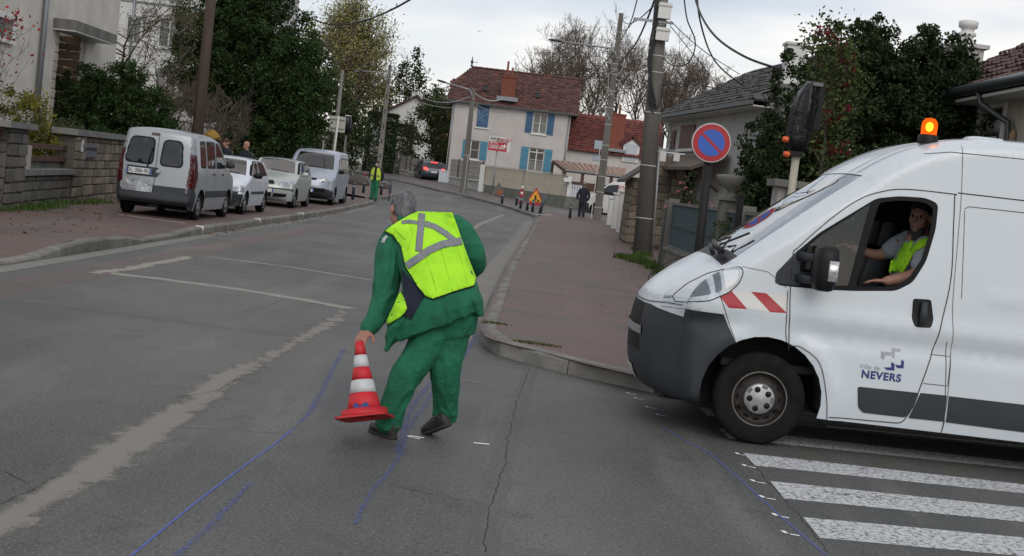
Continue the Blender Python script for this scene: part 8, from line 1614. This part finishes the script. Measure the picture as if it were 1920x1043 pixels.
jk.sections([(J(768, 413, 8.82), Vector((.075, 0, .0)), Vector((0, .075, .02))), (J(763, 403, 8.85), Vector((.068, 0, .0)), Vector((0, .07, .02)))], 16)
jo = fuse('jacket', jk, m_green, WK, .0072, .017, 9, 4, seed=3)
fuse('cuff', limb(MB(), [J(693, 612, 8.44), J(687, 621, 8.41)], [.048, .046]), m_green, WK, .008, .002, 20, 1)
tr = MB(); tr.sections([sec(795, 560, 890, 548, 8.47, .13), sec(782, 605, 896, 592, 8.47, .15), sec(790, 640, 890, 625, 8.48, .12)], 20, 2.3)
limb(tr, [J(822, 600, 8.46), J(798, 650, 8.42), J(764, 700, 8.38), J(743, 748, 8.39), J(727, 799, 8.41)], [.122, .112, .096, .082, .078], 18); limb(tr, [J(853, 600, 8.50), J(843, 650, 8.47), J(836, 695, 8.46), J(836, 740, 8.52), J(834, 782, 8.60)], [.118, .108, .098, .082, .074], 18)
fuse('trousers', tr, m_green, WK, .0072, .012, 9, 3, seed=9, stretch=(1.3, 1.3, .55))
tL, hL = gt(688, 812), gt(742, 824); shoe('shoe', WK, (tL.x + .0, tL.y + .12, .004), (hL.x - .01, hL.y - .02, .004), L=.27); tR = gt(803, 822); shoe('shoe', WK, (tR.x - .005, tR.y + .12, .008), (tR.x + .125, tR.y - .04, .105), up=(-.35, .2, .9), L=.28)
# vest draped over the jacket
jm = jo.data; jv = [WM[jo] @ v.co for v in jm.vertices]; jt = BVHTree.FromPolygons(jv, [tuple(p.vertices) for p in jm.polygons])
def drape(name, pxs, out, m, Y=8.6, step=.022, thick=.006, smoothing=3, wr=0):
    lp = [(J(x, y, Y).x, J(x, y, Y).z) for x, y in pxs]; lp = densify(lp, step) ; a = np.array(lp); g = np.array([(x, z) for x in np.arange(a[:, 0].min(), a[:, 0].max(), step) for z in np.arange(a[:, 1].min(), a[:, 1].max(), step)]) + .0007; g = g[pip(g, lp)]
    v, f = cdt([lp], g); c = v[f].mean(1); f = f[pip(c, lp)]; ys = np.full(len(v), np.nan); nb = [set() for _ in v]
    for t_ in f:
        for i in range(3): nb[t_[i]].update((t_[(i + 1) % 3], t_[(i + 2) % 3]))
    for i, (x, z) in enumerate(v):
        s_ = Vector((x, Y, z)) - EYEV; o_ = EYEV + s_ * (6.5 / s_.y); h = jt.ray_cast(o_, s_.normalized())
        if h[0] is not None: ys[i] = h[0].y
    for it in range(40):
        bad = np.isnan(ys)
        if not bad.any(): break
        new = ys.copy()
        for i in np.where(bad)[0]:
            q = [ys[j] for j in nb[i] if not np.isnan(ys[j])]
            if q: new[i] = np.mean(q) + .004
        ys = new
    y0_ = ys.copy()
    for it in range(smoothing): ys = np.array([.5 * ys[i] + .5 * np.mean([ys[j] for j in nb[i]]) if nb[i] else ys[i] for i in range(len(ys))])
    ys = np.minimum(ys, y0_ + .004) - out
    if wr: ys = ys - np.array([wr * (abs(mnoise.noise(Vector((x * 9 + z * 4, z * 11 - x * 3, 1.7)))) * 1.6 + .6 * mnoise.noise(Vector((x * 24, z * 18, 5)))) for x, z in v])
    V = [];
    for i, (x, z) in enumerate(v): s_ = Vector((x, Y, z)) - EYEV; V.append(EYEV + s_ * (ys[i] / s_.y))
    l = WM[WK].translation; n = len(V); V2 = [p - l for p in V] + [p + Vector((0, thick, 0)) - l for p in V]; fc = [tuple(t_) for t_ in f] + [tuple(n + k for k in t_[::-1]) for t_ in f]
    me = bpy.data.meshes.new(name); me.from_pydata([tuple(p) for p in V2], [], fc); bm = bmesh.new(); bm.from_mesh(me)
    bm.verts.ensure_lookup_table(); be = {}
    for t_ in f:
        for i in range(3): k = tuple(sorted((t_[i], t_[(i + 1) % 3]))); be[k] = be.get(k, 0) + 1
    for (i, j), ct in be.items():
        if ct == 1:
            try: bm.faces.new((bm.verts[i], bm.verts[j], bm.verts[n + j], bm.verts[n + i]))
            except ValueError: pass
    bmesh.ops.recalc_face_normals(bm, faces=bm.faces); bm.to_mesh(me); bm.free(); me.polygons.foreach_set('use_smooth', np.ones(len(me.polygons), bool)); me.materials.append(m); return link(name, me, WK)
drape('vest_lining', [(752, 505), (775, 530), (795, 556), (770, 600), (757, 590), (757, 545)], .012, m_navyc, 8.45, smoothing=8)
drape('vest_edging', [(719, 434), (742, 419), (768, 404), (783, 397), (848, 399), (857, 425), (872, 468), (894, 523), (890, 538), (852, 549), (812, 563), (798, 559), (780, 537), (758, 500), (750, 462), (735, 443)], .008, m_navyc)
vo = drape('vest', [(721, 433), (742, 418), (768, 403), (783, 396.5), (848, 398.5), (857, 423), (872, 467), (893, 521), (889, 535), (852, 546), (812, 560), (799, 556), (782, 535), (760, 499), (752, 462), (737, 441)], .030, m_hv, thick=.008, smoothing=8, wr=.012, step=.018)
drape('vest_front_panel', [(752, 548), (758, 560), (763, 578), (758, 588), (745, 598), (727, 609), (725, 601), (737, 575), (747, 552)], .036, m_hv, 8.42, smoothing=8)
drape('vest_edging', [(752, 546), (760, 560), (765, 579), (759, 591), (745, 601), (726, 612), (728, 606), (745, 592), (754, 580), (752, 560)], .004, m_navyc, 8.42)
jv2 = [WM[vo] @ v.co for v in vo.data.vertices]; jt = BVHTree.FromPolygons(jv2, [tuple(p.vertices) for p in vo.data.polygons])
def tape(pts, w=8.0):
    L_, R_ = [], []
    for i, p in enumerate(pts): d = Vector((pts[min(i + 1, len(pts) - 1)][0] - pts[max(i - 1, 0)][0], pts[min(i + 1, len(pts) - 1)][1] - pts[max(i - 1, 0)][1])).normalized(); L_.append((p[0] - d.y * w / 2 * 1.0, p[1] + d.x * w / 2)); R_.append((p[0] + d.y * w / 2, p[1] - d.x * w / 2))
    return L_ + R_[::-1]
drape('reflective_tape', tape([(791, 400), (790, 420), (787, 445), (785, 472)], 13), .006, m_refl, thick=.003, smoothing=2, step=.013); drape('reflective_tape', tape([(762, 499), (785, 483), (805, 469), (830, 458), (866, 452)], 14), .009, m_refl, thick=.003, smoothing=2, step=.013)
drape('reflective_tape', tape([(797, 419), (815, 425), (833, 436), (851, 450)], 11), .0075, m_refl, thick=.003, smoothing=2, step=.013); drape('reflective_tape', tape([(753, 417), (768, 415), (784, 418)], 7), .0075, m_refl, thick=.003, smoothing=2, step=.013)
for ln in ([(797, 478), (806, 503), (818, 545)], [(826, 462), (836, 500), (848, 545)], [(856, 458), (868, 500), (878, 535)], [(764, 470), (774, 440), (765, 415)], [(738, 428), (760, 450)], [(845, 402), (852, 425), (862, 445)]): drape('quilt_seam', tape(ln, 1.2), .0012, mat('fluo_seam', (.27, .62, .01), .8), thick=.001, smoothing=0, step=.03)
jt = BVHTree.FromPolygons(jv, [tuple(p.vertices) for p in jm.polygons]); drape('reflective_patch', [(717, 447), (724, 441), (729, 446), (727, 456), (715, 455)], .004, mat('pale_patch', (.45, .48, .50), .5), thick=.002)
# traffic cone hanging from his hand
ca, cb_ = J(674.5, 643, 8.31), J(683.5, 777, 8.19); cd = (ca - cb_); ch_ = cd.length; cn = cd.normalized(); CN = thing('traffic_cone', 'red traffic cone with two white bands hanging from the worker\'s left hand', 'traffic cone', tuple(cb_))
tiltv = Vector((.07, .33, 1)).normalized(); Mq = Matrix.Translation(cb_) @ cn.to_track_quat('Z', 'Y').to_matrix().to_4x4(); px_m = F / 8.3
rz_f = lambda z: .115 * (1 - z / ch_) + .026 * (z / ch_) - .006 * math.sin(math.pi * z / ch_)
m_cr = mat('cone_red', (.55, .014, .022), .6, (.40, .014, .02), 9, .03, 30); m_cw = mat('cone_white', (.50, .51, .52), .5, (.36, .36, .36), 18, .1, 50, sharp=(.55, .8))
fr = [0, .045, .29, .47, .65, .82, 1.0]; cols = [None, m_cr, m_cw, m_cr, m_cw, m_cr]
for i in range(1, 6):
    z0_, z1_ = fr[i] * ch_, fr[i + 1] * ch_; o_ = .0015 if cols[i] is m_cw else 0
    MB().lathe([(rz_f(z0_) + o_ - .004, z0_), (rz_f(z0_) + o_, z0_), (rz_f((z0_ + z1_) / 2) + o_, (z0_ + z1_) / 2), (rz_f(z1_) + o_, z1_), (rz_f(z1_) + o_ - .004, z1_)], Mq, 32).build('cone_band' if cols[i] is m_cw else 'cone_body', cols[i], CN)
MB().lathe([(rz_f(ch_), ch_), (rz_f(ch_) * .9, ch_ + .01), (.012, ch_ + .012)], Mq, 20).build('cone_tip', m_cr, CN)
MB().lathe([(.108, .045 * ch_), (.128, .042 * ch_), (.142, .03), (.145, .0), (.150, -.012), (.105, -.012), (.100, .02), (rz_f(.3 * ch_) - .006, .3 * ch_)], Mq, 32).build('cone_collar', m_cr, CN)
bs = MB(); sq = [(x * .158, y * .158) for x, y in ((-1, -.82), (-.82, -1), (.82, -1), (1, -.82), (1, .82), (.82, 1), (-.82, 1), (-1, .82))]; Mz = Mq @ Matrix.Rotation(R(45), 4, 'Z'); n = len(sq)
V = [Mz @ Vector((x, y, -.014)) for x, y in sq] + [Mz @ Vector((x, y, -.026)) for x, y in sq] + [Mz @ Vector((.102 * math.cos(math.atan2(y, x)), .102 * math.sin(math.atan2(y, x)), -.014)) for x, y in sq] + [Mz @ Vector((.102 * math.cos(math.atan2(y, x)), .102 * math.sin(math.atan2(y, x)), -.026)) for x, y in sq]
bs.add(V, [(i, (i + 1) % n, 2 * n + (i + 1) % n, 2 * n + i) for i in range(n)] + [(n + i, 3 * n + i, 3 * n + (i + 1) % n, n + (i + 1) % n) for i in range(n)] + [(i, n + i, n + (i + 1) % n, (i + 1) % n) for i in range(n)] + [(2 * n + i, 2 * n + (i + 1) % n, 3 * n + (i + 1) % n, 3 * n + i) for i in range(n)]).build('cone_base', m_cr, CN)
mk2 = MB(); bl_ = [[(668, 764), (673, 760), (677, 763), (681, 769), (686, 764), (692, 760), (697, 765), (699, 776), (694, 775), (692, 769), (688, 774), (680, 775), (677, 770), (673, 776), (668, 775)]]
for P in bl_:
    V = []
    for x, y in P:
        u_ = (x - 683.5) / px_m; z_ = (776 - y) / px_m + .012; rr_ = max(rz_f(max(0, z_)), .144 - z_ * .55) + .003; vv_ = Mq.to_3x3().inverted() @ Vector((0, -1, 0)); sg_ = 1 if (Mq.to_3x3() @ Vector((-vv_.y, vv_.x, 0))).x > 0 else -1; th = math.atan2(vv_.y, vv_.x) + sg_ * u_ / rr_; V.append(Mq @ Vector((rr_ * math.cos(th), rr_ * math.sin(th), z_)))
    mk2.add(V, [tuple(range(len(V)))]); mk2.build('paint_mark', mat('navy_paint', (.02, .04, .16), .6), CN, fix=False)

# ---- smaller standing figures
def stander(label, foot, h, yaw, top_m, leg_m, hair_m, coat=False, vest=False, mask=False, armpose=None, bald=False, mleg=None, lean=0.0, name='person', skinm=None, vox=.014, walk=0.1, shoes=True):
    """upright figure h tall at foot point, facing yaw (0 = towards the camera, pi = away)"""
    t = thing(name, label, 'person', tuple(foot), yaw); s = h / 1.75; L = lambda x, y, z: Vector((x * s, y * s, z * s)); k = MB(); fwd = (0, -1, 0)
    Mx, e = head(k, L(0, -.02, 1.63), fwd, (0, 0, 1), s); limb(k, [L(0, 0, 1.55), L(0, .01, 1.42)], [.055 * s, .07 * s]); limb(k, [L(0, 0, 1.4), L(0, 0, 1.2), L(0, 0, .95)], [.095 * s, .098 * s, .10 * s])
    arms = armpose or {-1: [(-.19, 0, 1.40), (-.27, .03, 1.13), (-.26, -.10, .90)], 1: [(.19, 0, 1.40), (.27, .03, 1.13), (.26, -.10, .90)]}
    for g in (-1, 1):
        A = [L(*p) for p in arms[g]]; limb(k, A, [.05 * s, .04 * s, .028 * s]); hand(k, A[-1], A[-1] - A[-2], (-g, 0, 0), .5, s, g)
    fe = {-1: walk, 1: -walk}
    for g in (-1, 1): limb(k, [L(g * .09, 0, .92), L(g * .10, fe[g] * .6 - .02, .50), L(g * .11, fe[g], .09)], [.08 * s, .055 * s, .04 * s])
    fuse('body', k, skinm or m_skin, t, .009 * s, 0, smooth=2, local=True)
    if hair_m:
        hh = MB()
        for x, y, z, r in ((0, -.0, .048, (.081, .094, .085)), (0, -.035, .0, (.078, .075, .085)), (0, -.05, -.04, (.06, .05, .05))): hh.ball(e(x, y, z) , tuple(v * s for v in r), 14, 10, Mx)
        fuse('hair', hh, hair_m, t, .011, .004, 60, 2, local=True)
    j = MB(); zb = .72 if coat else .90
    j.sections([(L(0, 0, zb), L(.185, 0, 0), L(0, .13, 0)), (L(0, 0, zb + .15), L(.185, 0, 0), L(0, .13, 0)), (L(0, 0, 1.15), L(.185, 0, 0), L(0, .125, 0)), (L(0, .0, 1.34), L(.205, 0, 0), L(0, .12, 0)), (L(0, .01, 1.43), L(.16, 0, 0), L(0, .09, 0)), (L(0, .01, 1.50), L(.075, 0, 0), L(0, .07, 0))], 18, 2.4)
    for g in (-1, 1): A = [L(*p) for p in arms[g]]; limb(j, [A[0] + L(-g * .03, 0, 0), A[1], A[1].lerp(A[2], .85)], [(.078 if coat else .07) * s, .062 * s, .05 * s])
    fuse('coat' if coat else 'jacket', j, top_m, t, vox, .010, 11, 3, seed=h * 7, local=True)
    tr = MB(); tr.sections([(L(0, 0, .80), L(.16, 0, 0), L(0, .12, 0)), (L(0, 0, 1.0), L(.165, 0, 0), L(0, .115, 0))], 16, 2.4)
    for g in (-1, 1): limb(tr, [L(g * .085, 0, .90), L(g * .095, fe[g] * .6 - .01, .50), L(g * .11, fe[g], .10)], [.10 * s, .082 * s, .072 * s])
    fuse('trousers', tr, leg_m, t, vox, .010, 10, 3, local=True)
    for g in (-1, 1): shoe('shoe', t, L(g * .13, fe[g] - .20, .005), L(g * .11, fe[g] + .06, .005), L=.26 * s, local=True)
    if mask: MB().sections([(e(0, .085, -.02 - i * .022), Mx @ Vector((.055 - .006 * i, 0, 0)), Mx @ Vector((0, .022, 0))) for i in range(4)], 14, 2.4).build('face_mask', mat('pale_blue_mask', (.42, .58, .66), .8), t, local=True)
    else: pass
    for kx_ in (-1, 1): MB().ball(e(kx_ * .031, .080, .006), .011 * s, 8, 6).build('eye', m_black, t, local=True)
    if vest:
        vt = MB(); Y0 = -.135
        for g in (-1, 1): vt.add([L(g * .055, Y0, 1.44), L(g * .15, Y0 + .03, 1.45), L(g * .205, Y0 + .05, 1.32), L(g * .205, Y0 + .02, .93), L(g * .09, Y0 - .015, .90), L(g * .06, Y0 - .015, 1.2)], [(0, 1, 2, 3, 4, 5)])
        for g in (-1, 1): vt.add([L(g * .205, Y0 + .05, 1.32), L(g * .205, Y0 + .02, .93), L(g * .20, .12, .93), L(g * .20, .12, 1.30)], [(0, 1, 2, 3)])
        vt.add([L(-.2, .145, .93), L(.2, .145, .93), L(.19, .14, 1.44), L(-.19, .14, 1.44)], [(0, 1, 2, 3)]).add([L(g * .055, Y0, 1.44) for g in (1,)] + [L(.15, Y0 + .03, 1.45), L(.15, .14, 1.44), L(.055, .12, 1.46)], [(0, 1, 2, 3)]).add([L(-.055, Y0, 1.44), L(-.15, Y0 + .03, 1.45), L(-.15, .14, 1.44), L(-.055, .12, 1.46)], [(0, 1, 2, 3)])
        vo_ = vt.build('vest', mat('faded_fluo', (.52, .68, .06), .8, (.44, .6, .05), 6), t, local=True); sm_ = vo_.modifiers.new('thick', 'SOLIDIFY'); sm_.thickness = .012
        MB().box(-.208 * s, -.085 * s, (Y0 - .02) * s, (Y0 - .012) * s, 1.08 * s, 1.13 * s).box(.085 * s, .208 * s, (Y0 - .02) * s, (Y0 - .012) * s, 1.08 * s, 1.13 * s).build('reflective_tape', m_refl, t, local=True)
    return t
f2 = gt(700, 377, .0); stander('second road worker in green trousers and yellow vest wearing a blue face mask', (f2.x, f2.y, f2.z), 1.78, R(-12), mat('black_sweater', (.012, .014, .018), .9), m_green2, m_dhair, vest=True, mask=True, armpose={-1: [(-.19, 0, 1.40), (-.29, .02, 1.12), (-.30, -.22, 1.02)], 1: [(.19, 0, 1.40), (.29, .06, 1.14), (.25, .04, .88)]}, vox=.014, walk=.04)
rg = gt(684, 345, .0); q = at(684, 327, f2.y - .2); tag(MB().ball(q, (.07, .07, .06), 10, 8).build('red_glove', mat('red_rubber', (.4, .03, .03), .6)), 'red object held at the second worker\'s side', 'glove')
f3 = gt(1089, 409, .1); stander('man in a black coat walking away between the bollard and delivery van', (f3.x, f3.y, f3.z), 1.74, R(172), m_coat, m_jeans, mat('grey_brown_hair', (.09, .08, .07), .8, bump=.5), coat=True, armpose={-1: [(-.20, 0, 1.38), (-.28, .05, 1.10), (-.22, -.02, .86)], 1: [(.20, 0, 1.38), (.28, .06, 1.10), (.26, .02, .86)]}, walk=.10)
# two people behind the parked cars
for lab, px_, py_, Y, hm, col in (('person with auburn hair just visible behind the white hatchback', 425, 273, 39.2, mat('auburn_hair', (.07, .025, .018), .8), m_coat), ('balding older man standing behind the pale green small car', 463, 278, 41.5, None, m_coat)):
    q = at(px_, py_ - 5, Y); hgt = (q.z - KH) + .12; stander(lab, (q.x, Y, gz(Y) + KH), hgt, R(-30), col, m_jeans, hm, vox=.02, walk=.03)
# the driver
DR = thing('person', 'driver in a pale shirt and yellow vest at the wheel of the white van', 'person', (VX, VY, 0), R(90))
dk = MB(); hcx = vp(1722, 410, NS + .52); xh = -(1.02 - .50)
def dp(px, py, off): y, z = vp(px, py, NS + off); return Vector((NS + off - VY, y, z))
hd = dp(1727, 408, .52); Mxd, ed = head(dk, hd, (-.75, .62, .02), (0, 0, 1), 1.05)
limb(dk, [ed(0, -.02, -.05), dp(1725, 440, .54)], [.06, .065]); limb(dk, [dp(1723, 448, .55), dp(1712, 490, .55), dp(1705, 560, .55)], [.10, .115, .12])
limb(dk, [dp(1690, 455, .72), dp(1650, 478, .78), dp(1600, 466, .80)], [.055, .045, .032]); hand(dk, dp(1602, 466, .80), (0, .8, .15), (-.2, 0, -1), .8, 1.0, 1)
limb(dk, [dp(1738, 460, .36), dp(1722, 512, .26), dp(1660, 528, .28)], [.06, .055, .038]); hand(dk, dp(1662, 527, .28), (.2, 1, -.1), (0, 0, -1), .4, 1.0, -1)
dk2 = dk; 
def fuse_l(nm, mb, m, vox, **k): return fuse(nm, mb, m, DR, vox, local=True, **k)
fuse_l('body', dk, m_skin, .008, smooth=2); eyes_t = DR
for k_ in (-1, 1): MB().ball(ed(k_ * .031, .076, .004), .011, 8, 6).build('eye', m_black, DR, local=True)
hb2 = MB(); [hb2.ball(ed(x, y, z), tuple(q * 1.07 for q in r), 14, 10, Mxd) for x, y, z, r in ((0, -.016, .052, (.083, .098, .092)), (0, -.055, .01, (.078, .06, .075)))]; fuse_l('hair', hb2, m_dhair, .009, smooth=2)
m_shirt = mat('pale_blue_grey_shirt', (.34, .37, .42), .9, bump=.3, bscale=20); sh = MB(); sh.sections([(dp(1703, 575, .55), Vector((.20, 0, 0)), Vector((0, .15, 0))), (dp(1712, 500, .55), Vector((.21, 0, 0)), Vector((0, .15, 0))), (dp(1722, 455, .55), Vector((.20, 0, 0)), Vector((0, .12, 0))), (dp(1725, 452, .55), Vector((.07, 0, 0)), Vector((0, .06, 0)))], 18, 2.3)
limb(sh, [dp(1708, 452, .72), dp(1682, 462, .75), dp(1662, 474, .77)], [.085, .078, .068]); limb(sh, [dp(1736, 458, .38), dp(1734, 485, .31), dp(1725, 503, .27)], [.09, .085, .076]); so_ = fuse_l('shirt', sh, m_shirt, .011, wr=.008, wsc=11, smooth=3)
bvh = BVHTree.FromPolygons([WM[so_] @ v.co for v in so_.data.vertices], [tuple(p.vertices) for p in so_.data.polygons]); jt = bvh; _wk = WK; 
WK = DR
_old = WM[DR]
def drape2(name, pxs, out, m, Y):
    lp = densify([(J(x, y, Y).x, J(x, y, Y).z) for x, y in pxs], .02); a = np.array(lp); g = np.array([(x, z) for x in np.arange(a[:, 0].min(), a[:, 0].max(), .02) for z in np.arange(a[:, 1].min(), a[:, 1].max(), .02)]) + .0007; g = g[pip(g, lp)]; v, f = cdt([lp], g); f = f[pip(v[f].mean(1), lp)]; V = []
    for x, z in v:
        s_ = Vector((x, Y, z)) - EYEV; o_ = EYEV + s_ * (9.9 / s_.y); h = bvh.ray_cast(o_ - s_.normalized() * .2, s_.normalized()); yy = (h[0].y if h[0] is not None else Y) - out; V.append(WM[DR].inverted() @ (EYEV + s_ * (yy / s_.y)))
    o = link(name, np_mesh(name, V, f, m, True), DR); md = o.modifiers.new('thick', 'SOLIDIFY'); md.thickness = .008
drape2('vest', [(1700, 446), (1716, 446), (1700, 480), (1685, 508), (1668, 512), (1672, 490), (1688, 465)], .014, m_hv, NS + .45); drape2('vest', [(1728, 448), (1745, 444), (1744, 458), (1716, 470), (1702, 495), (1692, 512), (1685, 510), (1700, 478), (1716, 456)], .014, m_hv, NS + .4)
WK = _wk

# every text becomes a mesh of its own
bpy.context.view_layer.update(); _dg2 = bpy.context.evaluated_depsgraph_get()
for o in [o for o in bpy.data.objects if o.type == 'FONT']:
    me = bpy.data.meshes.new_from_object(o.evaluated_get(_dg2)); me.materials.clear(); me.materials.append(o.data.materials[0]); n = bpy.data.objects.new(o.name.split('.')[0], me); C.objects.link(n); n.parent = o.parent; n.matrix_local = o.matrix_local.copy(); nm = o.name.split('.')[0]; bpy.data.objects.remove(o)
